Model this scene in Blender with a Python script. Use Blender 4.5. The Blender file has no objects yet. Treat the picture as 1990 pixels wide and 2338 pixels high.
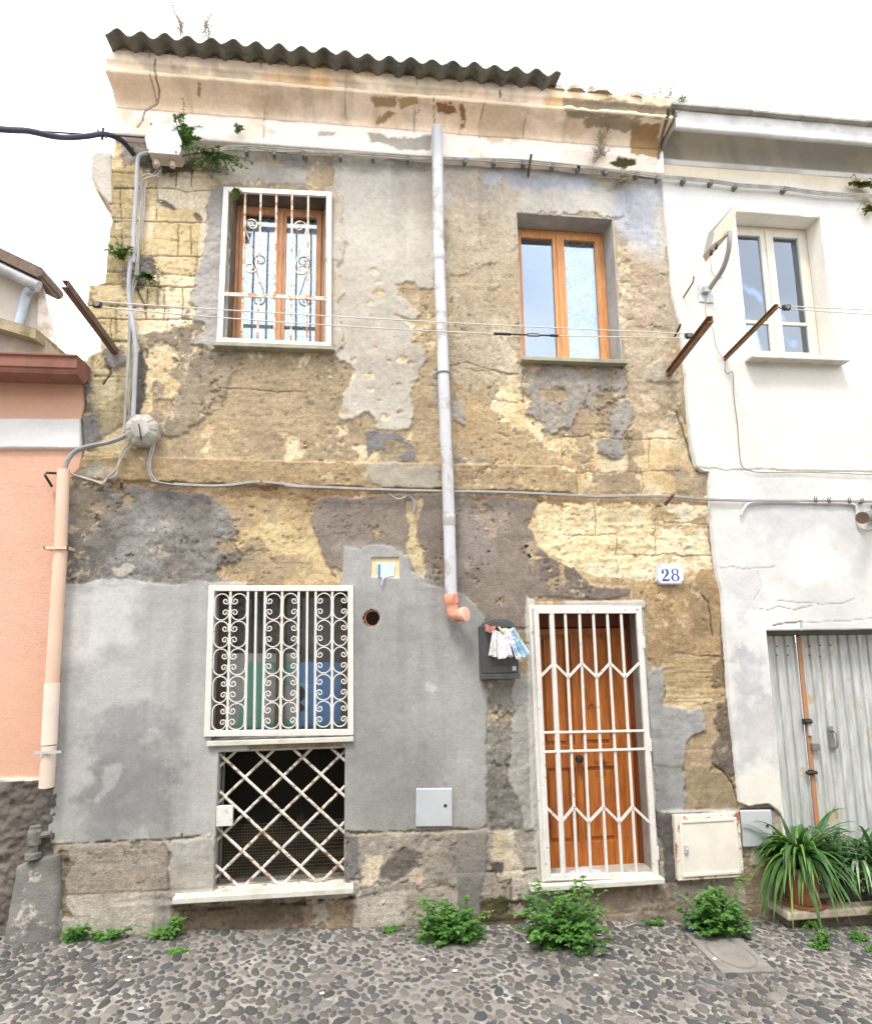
import bpy, math, random
import numpy as np
from mathutils import Vector, Matrix
rad = math.radians
C = bpy.context.scene.collection
scene = bpy.context.scene
rng = random.Random(7)

# ------------------------------------------------------------------ camera
YAW, PIT, ROL, FOC = 0.13019088, 0.17307419, -0.01449388, 1600.0   # focal length in photo pixels (1990 wide)
DIST, EYE = 5.35, 1.90
IW, IH = 1990.0, 2338.0
_fw = Vector((math.sin(YAW)*math.cos(PIT), math.cos(YAW)*math.cos(PIT), math.sin(PIT)))
_rt0 = Vector((math.cos(YAW), -math.sin(YAW), 0)); _up0 = _rt0.cross(_fw)
_c, _s = math.cos(ROL), math.sin(ROL)
_rt = _c*_rt0 + _s*_up0; _up = -_s*_rt0 + _c*_up0
cam = bpy.data.cameras.new('camera'); cam_o = bpy.data.objects.new('camera', cam); C.objects.link(cam_o)
cam.sensor_fit = 'HORIZONTAL'; cam.sensor_width = 36.0; cam.lens = 36.0*FOC/IW
cam.clip_start = 0.05; cam.clip_end = 2000
M = Matrix((( _rt.x, _up.x, -_fw.x, 0), (_rt.y, _up.y, -_fw.y, -DIST), (_rt.z, _up.z, -_fw.z, EYE), (0, 0, 0, 1)))
cam_o.matrix_world = M
scene.camera = cam_o

def at(px, py, Y=0.0):
    """photo measurement -> point on the vertical plane y=Y (the street front is y=0)"""
    d = _rt*(px-IW/2) + _up*(IH/2-py) + _fw*FOC
    t = (Y+DIST)/d.y
    return Vector((d.x*t, Y, EYE+d.z*t))
def ground_z(x):
    return 0.0 - 0.040*(x+0.6) - 0.075
def atg(px, py):
    """photo measurement -> point on the sloping street"""
    d = _rt*(px-IW/2) + _up*(IH/2-py) + _fw*FOC
    o = Vector((0, -DIST, EYE))
    # z = a + b x
    a = -0.040*0.6-0.075; b = -0.040
    t = (a + b*o.x - o.z)/(d.z - b*d.x)
    return o + d*t
def proj(x, y, z):
    vx, vy, vz = x, y+DIST, z-EYE
    w = vx*_fw.x+vy*_fw.y+vz*_fw.z
    u = vx*_rt.x+vy*_rt.y+vz*_rt.z
    v = vx*_up.x+vy*_up.y+vz*_up.z
    return IW/2+FOC*u/w, IH/2-FOC*v/w
ZO = dict(A=(0,0,2.52), B=(650,0,2.52), C=(1290,150,2.52), D=(0,400,2.52), E=(650,550,2.52), F=(1290,650,2.52),
          G=(0,900,2.52), H=(650,1050,2.52), I=(1290,1150,2.52), J=(0,1700,2.52), K=(650,1700,2.52), L=(1290,1700,2.52),
          M=(420,1280,4.009), N=(1160,1350,4.608), O=(0,0,0.88643))
def q(k, *p):
    ox, oy, s = ZO[k]
    r = [(ox+p[i]/s, oy+p[i+1]/s) for i in range(0, len(p), 2)]
    return r
def a1(k, x, y, Y=0.0):
    return at(*q(k, x, y)[0], Y)

# ------------------------------------------------------------------ sky and sun
SUN_EL, SUN_AZ = rad(60), rad(205)      # azimuth clockwise from +Y
w = bpy.data.worlds.new('World'); scene.world = w; w.use_nodes = True
nt = w.node_tree; nt.nodes.clear()
N_ = nt.nodes.new
out = N_('ShaderNodeOutputWorld'); bg = N_('ShaderNodeBackground'); sky = N_('ShaderNodeTexSky')
sky.sky_type = 'NISHITA'; sky.sun_disc = False; sky.sun_elevation = SUN_EL; sky.sun_rotation = SUN_AZ
sky.air_density = 1.0; sky.dust_density = 2.0; sky.ozone_density = 1.0
tc = N_('ShaderNodeTexCoord'); mp = N_('ShaderNodeMapping'); mp.inputs['Scale'].default_value = (1.0, 1.0, 1.9)
mp.inputs['Location'].default_value = (0.35, 0.1, 0.0)
nz = N_('ShaderNodeTexNoise'); nz.inputs['Scale'].default_value = 1.5; nz.inputs['Detail'].default_value = 7; nz.inputs['Roughness'].default_value = .55
cr = N_('ShaderNodeValToRGB'); cr.color_ramp.elements[0].position = .36; cr.color_ramp.elements[1].position = .56; cr.color_ramp.elements[0].color = (.42, .42, .42, 1)
mix = N_('ShaderNodeMixRGB'); mix.inputs[2].default_value = (9.5, 9.6, 9.8, 1)   # sunlit cloud, in the sky texture's own units
nt.links.new(tc.outputs['Generated'], mp.inputs[0]); nt.links.new(mp.outputs[0], nz.inputs['Vector'])
nt.links.new(nz.outputs['Fac'], cr.inputs[0]); nt.links.new(cr.outputs[0], mix.inputs[0])
nt.links.new(sky.outputs[0], mix.inputs[1]); nt.links.new(mix.outputs[0], bg.inputs[0]); nt.links.new(bg.outputs[0], out.inputs[0])
bg.inputs[1].default_value = 0.13
sun = bpy.data.lights.new('sun', 'SUN'); sun.energy = 1.3; sun.angle = rad(14); sun.color = (1.0, .93, .83)
sun_o = bpy.data.objects.new('sun', sun); C.objects.link(sun_o)
sd_ = Vector((math.sin(SUN_AZ)*math.cos(SUN_EL), math.cos(SUN_AZ)*math.cos(SUN_EL), math.sin(SUN_EL)))
sun_o.rotation_euler = sd_.to_track_quat('Z', 'Y').to_euler()
vs = scene.view_settings; vs.view_transform = 'Standard'; vs.look = 'None'; vs.gamma = 1; vs.exposure = 1.42
try: scene.display_settings.display_device = 'sRGB'
except Exception: pass

# ------------------------------------------------------------------ materials
def lin(c):
    return tuple(((v/255.)/12.92 if v/255. <= .04045 else ((v/255.+.055)/1.055)**2.4) for v in c)
def newmat(name):
    m = bpy.data.materials.new(name); m.use_nodes = True
    return m, m.node_tree.nodes, m.node_tree.links, m.node_tree.nodes['Principled BSDF']
def mat(name, col, rough=.6, metal=0., var=.12, vscale=6., dirt=None, bump=(60., .15), col2=None, spec=.4, grain=None):
    """procedural paint / stone / metal: base colour broken by noise, an optional dirt or rust layer (colour, scale, cover) and bump"""
    m, n, l, b = newmat(name)
    t = n.new('ShaderNodeTexCoord')
    src = t.outputs['Object']
    if grain:
        g = n.new('ShaderNodeMapping'); g.inputs['Scale'].default_value = grain; l.new(src, g.inputs[0]); src = g.outputs[0]
    a = n.new('ShaderNodeTexNoise'); a.inputs['Scale'].default_value = vscale; a.inputs['Detail'].default_value = 6
    a.inputs['Roughness'].default_value = .65
    l.new(src, a.inputs['Vector'])
    r = n.new('ShaderNodeValToRGB'); c2 = col2 or tuple(c*(1-2.2*var) for c in col)
    r.color_ramp.elements[0].position = .3; r.color_ramp.elements[1].position = .7
    r.color_ramp.elements[0].color = (*c2[:3], 1); r.color_ramp.elements[1].color = (*[min(1, c*(1+var)) for c in col[:3]], 1)
    l.new(a.outputs['Fac'], r.inputs[0]); last = r.outputs[0]
    if dirt:
        dc, ds, cov = dirt
        d = n.new('ShaderNodeTexNoise'); d.inputs['Scale'].default_value = ds; d.inputs['Detail'].default_value = 8; d.inputs['Roughness'].default_value = .7
        l.new(t.outputs['Object'], d.inputs['Vector'])
        rr = n.new('ShaderNodeValToRGB'); rr.color_ramp.elements[0].position = 1-cov-.5+.02; rr.color_ramp.elements[1].position = 1-cov-.5+.10
        l.new(d.outputs['Fac'], rr.inputs[0])
        mx = n.new('ShaderNodeMixRGB'); l.new(rr.outputs[0], mx.inputs[0]); l.new(last, mx.inputs[1]); mx.inputs[2].default_value = (*dc, 1)
        last = mx.outputs[0]
    l.new(last, b.inputs['Base Color'])
    b.inputs['Roughness'].default_value = rough; b.inputs['Metallic'].default_value = metal
    b.inputs['Specular IOR Level'].default_value = spec
    if bump:
        bn = n.new('ShaderNodeTexNoise'); bn.inputs['Scale'].default_value = bump[0]; bn.inputs['Detail'].default_value = 5
        l.new(src, bn.inputs['Vector'])
        bb = n.new('ShaderNodeBump'); bb.inputs['Strength'].default_value = bump[1]; bb.inputs['Distance'].default_value = .01
        l.new(bn.outputs['Fac'], bb.inputs['Height']); l.new(bb.outputs[0], b.inputs['Normal'])
    return m
def vcmat(name, bump=.5, fine=90., rough=.95, var=.30):
    """masonry: the coat of each patch is stored with the mesh, fine grain and pitting come from noise"""
    m, n, l, b = newmat(name)
    t = n.new('ShaderNodeTexCoord'); at_ = n.new('ShaderNodeVertexColor'); at_.layer_name = 'Col'
    a = n.new('ShaderNodeTexNoise'); a.inputs['Scale'].default_value = fine*.35; a.inputs['Detail'].default_value = 9; a.inputs['Roughness'].default_value = .75
    l.new(t.outputs['Object'], a.inputs['Vector'])
    mr = n.new('ShaderNodeMapRange'); mr.inputs['From Min'].default_value = .3; mr.inputs['From Max'].default_value = .7
    mr.inputs['To Min'].default_value = 1-var; mr.inputs['To Max'].default_value = 1+var*.8; l.new(a.outputs['Fac'], mr.inputs['Value'])
    # grain is stronger where the coat is rough (alpha)
    g = n.new('ShaderNodeMix'); g.data_type = 'FLOAT'; g.inputs[2].default_value = 1.0
    l.new(at_.outputs['Alpha'], g.inputs[0]); l.new(mr.outputs[0], g.inputs[3])
    mx = n.new('ShaderNodeVectorMath'); mx.operation = 'SCALE'; l.new(at_.outputs['Color'], mx.inputs[0]); l.new(g.outputs[0], mx.inputs['Scale'])
    l.new(mx.outputs[0], b.inputs['Base Color'])
    b.inputs['Roughness'].default_value = rough; b.inputs['Specular IOR Level'].default_value = .15
    bn = n.new('ShaderNodeTexNoise'); bn.inputs['Scale'].default_value = fine; bn.inputs['Detail'].default_value = 6; bn.inputs['Roughness'].default_value = .7
    l.new(t.outputs['Object'], bn.inputs['Vector'])
    bb = n.new('ShaderNodeBump'); bb.inputs['Distance'].default_value = .012
    ms = n.new('ShaderNodeMath'); ms.operation = 'MULTIPLY'; ms.inputs[1].default_value = bump; l.new(at_.outputs['Alpha'], ms.inputs[0])
    l.new(ms.outputs[0], bb.inputs['Strength'])
    l.new(bn.outputs['Fac'], bb.inputs['Height']); l.new(bb.outputs[0], b.inputs['Normal'])
    return m

# ------------------------------------------------------------------ object helpers
def link(o, parent=None, label=None, cat=None, group=None, kind=None):
    C.objects.link(o)
    if parent is not None: o.parent = parent
    tag(o, label, cat, group, kind); return o
def tag(o, label=None, cat=None, group=None, kind=None):
    if label: o['label'] = label
    if cat: o['category'] = cat
    if group: o['group'] = group
    if kind: o['kind'] = kind
    return o
def thing(name, label, cat, loc=(0, 0, 0), group=None):
    o = bpy.data.objects.new(name, None); o.empty_display_size = .1; o.location = loc
    return link(o, None, label, cat, group)
class MB:
    def __init__(s): s.v = []; s.f = []
    def add(s, vs, fs):
        k = len(s.v); s.v += [tuple(p) for p in vs]; s.f += [tuple(i+k for i in f) for f in fs]; return s
    def hexa(s, b, t):
        """b, t: four corners each (same order)"""
        return s.add(list(b)+list(t), [(3,2,1,0), (4,5,6,7), (0,1,5,4), (1,2,6,5), (2,3,7,6), (3,0,4,7)])
    def box(s, x0, x1, y0, y1, z0, z1):
        return s.hexa([(x0,y0,z0),(x1,y0,z0),(x1,y1,z0),(x0,y1,z0)], [(x0,y0,z1),(x1,y0,z1),(x1,y1,z1),(x0,y1,z1)])
    def bar(s, a, b, w, d, up=None):
        """square bar from a to b, w across and d along up"""
        a = Vector(a); b = Vector(b); t = (b-a).normalized(); u = Vector(up or (0,1,0)); r = t.cross(u)
        if r.length < 1e-4: u = Vector((1,0,0)); r = t.cross(u)
        r.normalize(); u = r.cross(t).normalized(); r = r*w/2; u = u*d/2
        return s.hexa([a-r-u, a+r-u, a+r+u, a-r+u], [b-r-u, b+r-u, b+r+u, b-r+u])
    def tube(s, pts, r, n=8, caps=True):
        pts = [Vector(p) for p in pts]; k = len(s.v); m = len(pts)
        rs = r if hasattr(r, '__len__') else [r]*m
        u = None
        for i, p in enumerate(pts):
            t = (pts[min(i+1, m-1)]-pts[max(i-1, 0)])
            t = t.normalized() if t.length > 1e-9 else Vector((0,0,1))
            if u is None:
                u = t.cross(Vector((0,0,1)));
                if u.length < .05: u = t.cross(Vector((0,1,0)))
            u = (u - t*u.dot(t)).normalized(); w_ = t.cross(u)
            for j in range(n):
                a = 2*math.pi*j/n; s.v.append(tuple(p + (u*math.cos(a)+w_*math.sin(a))*rs[i]))
        for i in range(m-1):
            for j in range(n):
                a = k+i*n+j; b = k+i*n+(j+1) % n; s.f.append((a, b, b+n, a+n))
        if caps:
            s.f.append(tuple(k+j for j in reversed(range(n)))); s.f.append(tuple(k+(m-1)*n+j for j in range(n)))
        return s
    def prism(s, poly, y0, y1):
        """outline in x,z pushed from y0 (front) to y1"""
        k = len(s.v); n = len(poly)
        s.v += [(p[0], y0, p[1]) for p in poly]+[(p[0], y1, p[1]) for p in poly]
        s.f.append(tuple(k+i for i in range(n))); s.f.append(tuple(k+n+i for i in reversed(range(n))))
        for i in range(n):
            j = (i+1) % n; s.f.append((k+j, k+i, k+n+i, k+n+j))
        return s
    def build(s, name, m, parent=None, bevel=0., smooth=False, origin=None, **kw):
        me = bpy.data.meshes.new(name)
        off = Vector(origin) if origin is not None else (parent.location.copy() if parent is not None and parent.parent is None else Vector((0,0,0)))
        if parent is not None and origin is None and parent.parent is not None: off = parent.parent.location + parent.location
        me.from_pydata([tuple(Vector(p)-off) for p in s.v], [], s.f); me.update()
        if m is not None: me.materials.append(m)
        if smooth:
            me.polygons.foreach_set('use_smooth', [True]*len(me.polygons))
            try: me.set_sharp_from_angle(angle=rad(45))
            except Exception: pass
        o = bpy.data.objects.new(name, me)
        if origin is not None and parent is None: o.location = off
        link(o, parent, **kw)
        if bevel:
            bm = o.modifiers.new('bevel', 'BEVEL'); bm.width = bevel; bm.segments = 2; bm.limit_method = 'ANGLE'
        return o
def quad_slab(c4, t, mb=None):
    """four corners (vectors, facing -y) thickened backwards by t"""
    mb = mb or MB(); b = [Vector(p)+Vector((0, t, 0)) for p in c4]
    return mb.hexa(b, c4)

# ------------------------------------------------------------------ noise
_T = [np.random.RandomState(100+i).rand(256, 256) for i in range(24)]
def vn(x, y, s=0):
    T = _T[s % 24]; xi = np.floor(x).astype(np.int64); yi = np.floor(y).astype(np.int64)
    fx = x-xi; fy = y-yi; fx = fx*fx*(3-2*fx); fy = fy*fy*(3-2*fy); xi &= 255; yi &= 255; x1 = (xi+1) & 255; y1 = (yi+1) & 255
    return (T[yi, xi]*(1-fx)+T[yi, x1]*fx)*(1-fy)+(T[y1, xi]*(1-fx)+T[y1, x1]*fx)*fy
def fbm(x, y, s=0, o=4, g=.5):
    r = 0; a = 1; t = 0
    for i in range(o):
        r = r + a*vn(x*2**i+17.3*i+s*3.1, y*2**i+5.7*i, s+i); t += a; a *= g
    return r/t*2-1
def ridge(x, y, s=0, o=4):
    r = 0; a = 1; t = 0
    for i in range(o):
        r = r + a*(1-np.abs(vn(x*2**i+9.1*i, y*2**i+3.3*i, s+i)*2-1)*2); t += a; a *= .5
    return r/t
def sst(a, b, x):
    t = np.clip((x-a)/(b-a), 0, 1); return t*t*(3-2*t)
def sdf(px, py, poly):
    """signed distance (inside positive) in photo pixels"""
    d = np.full(px.shape, 1e18); ins = np.zeros(px.shape, bool); n = len(poly)
    for i in range(n):
        ax, ay = poly[i]; bx, by = poly[(i+1) % n]
        ex, ey = bx-ax, by-ay; wx = px-ax; wy = py-ay
        t = np.clip((wx*ex+wy*ey)/(ex*ex+ey*ey+1e-9), 0, 1)
        d = np.minimum(d, (wx-ex*t)**2+(wy-ey*t)**2)
        c = ((ay > py) != (by > py))
        if ey != 0: ins ^= c & (px < ex*(py-ay)/ey+ax)
    return np.sqrt(d)*np.where(ins, 1, -1)
def sdl(px, py, line):
    d = np.full(px.shape, 1e18)
    for i in range(len(line)-1):
        ax, ay = line[i]; bx, by = line[i+1]; ex, ey = bx-ax, by-ay
        wx = px-ax; wy = py-ay; t = np.clip((wx*ex+wy*ey)/(ex*ex+ey*ey+1e-9), 0, 1)
        d = np.minimum(d, (wx-ex*t)**2+(wy-ey*t)**2)
    return np.sqrt(d)

# ------------------------------------------------------------------ masonry sheets with coats of plaster
PPM = 262.   # photo pixels per metre on the front
class Sheet:
    def __init__(s, xs, zs, Y0=None, zz=None):
        """xs: grid lines; zs: grid lines (or profile rows with Y0, zz)"""
        s.xs = np.array(xs); s.zs = np.array(zs); s.X, s.Z = np.meshgrid(s.xs, s.zs)
        s.V = s.Z.copy()                                # unrolled height for noise
        s.Yb = np.zeros_like(s.X) if Y0 is None else np.repeat(np.array(Y0)[:, None], len(xs), 1)
        if zz is not None: s.Z = np.repeat(np.array(zz)[:, None], len(xs), 1)
        s.px, s.py = proj(s.X, s.Yb, s.Z)
        s.h = np.zeros_like(s.X); s.col = np.ones(s.X.shape+(3,))*.5; s.rg = np.ones_like(s.X)
        s.seed = 0
    def mask(s, poly, edge=.03, soft=.006, freq=7.):
        s.seed += 1
        xs = [p[0] for p in poly]; ys = [p[1] for p in poly]; m = 60+edge*PPM*3
        w_ = (s.px > min(xs)-m) & (s.px < max(xs)+m) & (s.py > min(ys)-m) & (s.py < max(ys)+m)
        r = np.zeros_like(s.X)
        if not w_.any(): return r
        x = s.X[w_]; z = s.V[w_]
        d = sdf(s.px[w_], s.py[w_], poly)/PPM + edge*(fbm(x*freq, z*freq, s.seed, 6, .68)*1.9)
        if edge > .012: d = d + .017*fbm(x*27, z*27, s.seed+5, 5, .72)
        r[w_] = sst(-soft, soft, d)
        return r
    def coat(s, poly, c, c2=None, h=.0, rel=.003, rf=12., edge=.03, soft=.009, var=.10, vf=3., rg=1., op=1., bleed=.35, freq=7., cut=None, mottle=None):
        m = (s.mask(poly, edge, soft, freq) if poly is not None else np.ones_like(s.X))*op
        k = s.seed
        if cut is not None:                             # the coat has flaked away in places
            m = m*sst(cut[0]-.04, cut[0]+.04, fbm(s.X*cut[1], s.V*cut[1], k+5, 5, .6)*.5+.5)
        if rel is not None and rg > .7 and op == 1. and h >= .012 and poly is not None and cut is None:
            m = m*(1-.85*sst(.30, .34, fbm(s.X*5.5, s.V*5.5, k+9, 6, .65)))   # chips
        w_ = m > 1e-3
        if not w_.any(): return m
        x = s.X[w_]; z = s.V[w_]; mm = m[w_]
        n = fbm(x*vf, z*vf*1.1, k+3, 5, .6)
        base = np.array(c)[None, :]*(1+var*1.6*n[:, None])
        if c2 is not None:
            t = sst(-.25, .35, fbm(x*vf*.8+9, z*vf*.8, k+7, 5, .6))[:, None]
            base = base*(1-t)+np.array(c2)[None, :]*(1+var*n[:, None])*t
        s.col[w_] = s.col[w_]*(1-mm[:, None])+np.clip(base, .004, .93)*mm[:, None]
        if rel is not None:
            nh = h+bleed*s.h[w_]+rel*(fbm(x*rf, z*rf, k+1, 4, .55)*2)
            s.h[w_] = s.h[w_]*(1-mm)+nh*mm
        s.rg[w_] = s.rg[w_]*(1-mm)+rg*mm
        return m
    def crack(s, line, w=.004, d=.015, c=(.05, .045, .04), wob=.01):
        x0 = min(p[0] for p in line)-15; x1 = max(p[0] for p in line)+15; y0 = min(p[1] for p in line)-15; y1 = max(p[1] for p in line)+15
        w_ = (s.px > x0) & (s.px < x1) & (s.py > y0) & (s.py < y1)
        if not w_.any(): return
        x = s.X[w_]; z = s.V[w_]
        dx = fbm(x*12, z*12, 11, 3)*wob*PPM; dy = fbm(x*12, z*12, 15, 3)*wob*PPM
        dd = sdl(s.px[w_]+dx, s.py[w_]+dy, line)/PPM
        w = max(w, .0045); m = 1-sst(w*.4, w*1.5, dd)
        s.h[w_] -= d*m; s.col[w_] = s.col[w_]*(1-.85*m[:, None])+np.array(c)*.85*m[:, None]
    def build(s, name, m, keep=None, back=.3, holes=(), parent=None, Yoff=0., normal=None, smooth=True, **kw):
        nz_, nx = s.X.shape
        Y = s.Yb - s.h + Yoff; X = s.X.copy(); Z = s.Z.copy()
        if normal is not None:
            X = s.X + 0; Y = s.Yb + normal[0][:, None]*s.h; Z = s.Z + normal[1][:, None]*s.h
        cx = (s.xs[1:]+s.xs[:-1])/2; cz = (s.zs[1:]+s.zs[:-1])/2
        K = np.ones((nz_-1, nx-1), bool) if keep is None else keep
        CX, CZ = np.meshgrid(cx, cz)
        if hasattr(s, 'D'):                             # pull the cut edge onto the true outline so that it is not stepped
            Kq = np.pad(K, 1); tch = Kq[:-1, :-1].astype(int)+Kq[1:, :-1]+Kq[:-1, 1:]+Kq[1:, 1:]; bd = (tch > 0) & (tch < 4)
            bd[0, :] = bd[-1, :] = bd[:, 0] = bd[:, -1] = False
            gz = np.gradient(s.D, s.zs, axis=0); gx = np.gradient(s.D, s.xs, axis=1); gg = gx*gx+gz*gz+1e-6
            mv = np.clip(-s.D/gg, -.008, .008); X = np.where(bd & (gg > .2), X+mv*gx, X); Z = np.where(bd & (gg > .2), Z+mv*gz, Z)
        for (x0, x1, z0, z1) in holes: K = K & ~((CX > x0) & (CX < x1) & (CZ > z0) & (CZ < z1))
        idx = np.arange(nz_*nx).reshape(nz_, nx)
        a = idx[:-1, :-1][K]; b = idx[:-1, 1:][K]; c = idx[1:, 1:][K]; d = idx[1:, :-1][K]
        F = [np.stack([a, b, c, d], 1)]
        Kp = np.pad(K, 1)
        n0 = nz_*nx
        if back:
            L_ = K & ~Kp[1:-1, :-2]; F.append(np.stack([idx[:-1, :-1][L_], idx[1:, :-1][L_], idx[1:, :-1][L_]+n0, idx[:-1, :-1][L_]+n0], 1))
            R_ = K & ~Kp[1:-1, 2:]; F.append(np.stack([idx[1:, 1:][R_], idx[:-1, 1:][R_], idx[:-1, 1:][R_]+n0, idx[1:, 1:][R_]+n0], 1))
            B_ = K & ~Kp[:-2, 1:-1]; F.append(np.stack([idx[:-1, 1:][B_], idx[:-1, :-1][B_], idx[:-1, :-1][B_]+n0, idx[:-1, 1:][B_]+n0], 1))
            T_ = K & ~Kp[2:, 1:-1]; F.append(np.stack([idx[1:, :-1][T_], idx[1:, 1:][T_], idx[1:, 1:][T_]+n0, idx[1:, :-1][T_]+n0], 1))
        F = np.concatenate(F)
        V = np.stack([X.ravel(), Y.ravel(), Z.ravel()], 1); V2 = V.copy(); V2[:, 1] = (s.Yb+Yoff+back).ravel()
        V = np.concatenate([V, V2]); colr = np.concatenate([s.col.reshape(-1, 3)]*2); rg = np.concatenate([s.rg.ravel()]*2)
        used, inv = np.unique(F.ravel(), return_inverse=True)
        V = V[used]; colr = colr[used]; rg = rg[used]; F = inv.reshape(-1, 4)
        me = bpy.data.meshes.new(name); me.vertices.add(len(V)); me.vertices.foreach_set('co', V.astype(np.float32).ravel())
        me.loops.add(F.size); me.loops.foreach_set('vertex_index', F.astype(np.int32).ravel())
        me.polygons.add(len(F)); me.polygons.foreach_set('loop_start', np.arange(0, F.size, 4, dtype=np.int32))
        me.update(calc_edges=True)
        ca = me.color_attributes.new('Col', 'FLOAT_COLOR', 'POINT')
        ca.data.foreach_set('color', np.concatenate([np.clip(colr, .003, .95), rg[:, None]], 1).astype(np.float32).ravel())
        me.materials.append(m)
        if smooth: me.polygons.foreach_set('use_smooth', np.ones(len(F), bool))
        o = bpy.data.objects.new(name, me); link(o, parent, **kw)
        return o
def lines(breaks, step):
    b = sorted(set(breaks)); r = []
    for i in range(len(b)-1):
        n = max(1, int(math.ceil((b[i+1]-b[i])/step))); r += list(np.linspace(b[i], b[i+1], n, endpoint=False))
    return r+[b[-1]]
def inside(sheet, poly, edge=.0, freq=9., seed=3):
    sheet.D = sdf(sheet.px, sheet.py, poly)/PPM + edge*fbm(sheet.X*freq, sheet.V*freq, seed, 4)*1.5
    cx = (sheet.px[1:, 1:]+sheet.px[:-1, :-1])/2; cy = (sheet.py[1:, 1:]+sheet.py[:-1, :-1])/2
    x = (sheet.X[1:, 1:]+sheet.X[:-1, :-1])/2; z = (sheet.V[1:, 1:]+sheet.V[:-1, :-1])/2
    return sdf(cx, cy, poly)/PPM + edge*fbm(x*freq, z*freq, seed, 4)*1.5 > 0
def blocks(sh, course=.29, z0=0., joint=.010, depth=.014, pal=None, seed=5, wmin=.34, wmax=.62, relief=.006, vfreq=22.):
    """ashlar: courses of soft sandstone, every block with its own tone, worn faces and open joints"""
    R = np.random.RandomState(seed)
    x = sh.X + .012*fbm(sh.X*3, sh.V*3, seed, 3); z = sh.V - z0 + .012*fbm(sh.X*2.5+4, sh.V*2.5, seed+1, 3)
    row = np.floor(z/course).astype(int); fz = z/course-row; r0 = row.min()
    bid = np.zeros(sh.X.shape, int); jd = np.full(sh.X.shape, 9.)
    for r in range(r0, row.max()+1):
        m = row == r; e = [sh.xs[0]-R.rand()*wmax]
        while e[-1] < sh.xs[-1]+.1: e.append(e[-1]+wmin+R.rand()*(wmax-wmin))
        e = np.array(e); k = np.clip(np.searchsorted(e, x[m])-1, 0, len(e)-2)
        bid[m] = (r-r0)*97+k; jd[m] = np.minimum(x[m]-e[k], e[k+1]-x[m])
    jd = np.minimum(jd, np.minimum(fz, 1-fz)*course)
    H = R.rand(20000); H2 = R.rand(20000, 3)
    t = H[bid % 20000][..., None]
    pal = np.array(pal); ci = (H2[bid % 20000, 0]*len(pal)).astype(int) % len(pal)
    c = pal[ci]*(1+.14*(t-.5))
    n = fbm(sh.X*5, sh.V*5, seed+2, 6, .65)[..., None]; rd = ridge(sh.X*vfreq*.5, sh.V*vfreq, seed+4, 4)
    c = c*(1+.25*n+.10*np.clip(rd, -1, 1)[..., None])
    j = 1-sst(joint*.3, joint*1.4, jd+.006*fbm(sh.X*20, sh.V*20, seed+6, 3))
    open_ = sst(-.35, .3, fbm(sh.X*1.7, sh.V*1.7, seed+8, 3))
    sh.col = c*(1-.55*(j*open_)[..., None]); sh.h = relief*rd+.010*(t[..., 0]-.5)+.008*n[..., 0]-depth*j*(.35+.65*open_)
    sh.rg[:] = 1.
# ------------------------------------------------------------------ palettes (real surface colours)
def cl(r, g, b, f=1.3):
    return tuple(v/f for v in lin((r, g, b)))
UPG = cl(194,188,175,1.22); UPG2 = cl(184,175,160,1.22); TAN = cl(196,172,134); TAN2 = cl(178,158,126); CREAM = cl(236,216,176,1.2); OCH = cl(220,194,142,1.2)
OLIVE = cl(176,156,106); BRN = cl(150,132,112); MORT = cl(170,162,150); LOWG = cl(166,166,163, 1.1); LOWG2 = cl(146,145,143, 1.1)
MAUVE = cl(142,129,118, 1.1); DKG = cl(124,120,114, 1.08); DKG2 = cl(92,88,84, 1.0); WHT = cl(246,243,238, 1.2); PLIN = cl(168,156,138, 1.0)
M_WALL = vcmat('plaster_and_sandstone', bump=1.0, fine=85, var=.34)
M_WHITE = vcmat('limewashed_plaster', bump=.25, fine=60, var=.07)
M_CORN = vcmat('cornice_stone', bump=.45, fine=80, var=.14)
M_ORANGE = vcmat('orange_plaster', bump=.7, fine=80, var=.10)

# openings of the house in the middle (x0, x1, z0, z1)
def rect(l, t, r, b, Y=0):
    p0 = at(l, (t+b)/2, Y); p1 = at(r, (t+b)/2, Y); return (p0.x, p1.x, at((l+r)/2, b, Y).z, at((l+r)/2, t, Y).z)
OP_UL = rect(525, 440, 741, 782); OP_UR = rect(1185, 494, 1407, 822); OP_LL = rect(489, 1346, 796, 1686)
OP_BS = rect(494, 1712, 787, 2032); OP_DR = (1.47, 2.335, .085, 2.075)
OPEN = [OP_UL, OP_UR, OP_LL, OP_BS, OP_DR]

house = thing('terraced_house', 'two storey sandstone house with peeling grey plaster and corrugated roof between the other two', 'house', (.5, 0, -.1))

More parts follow.
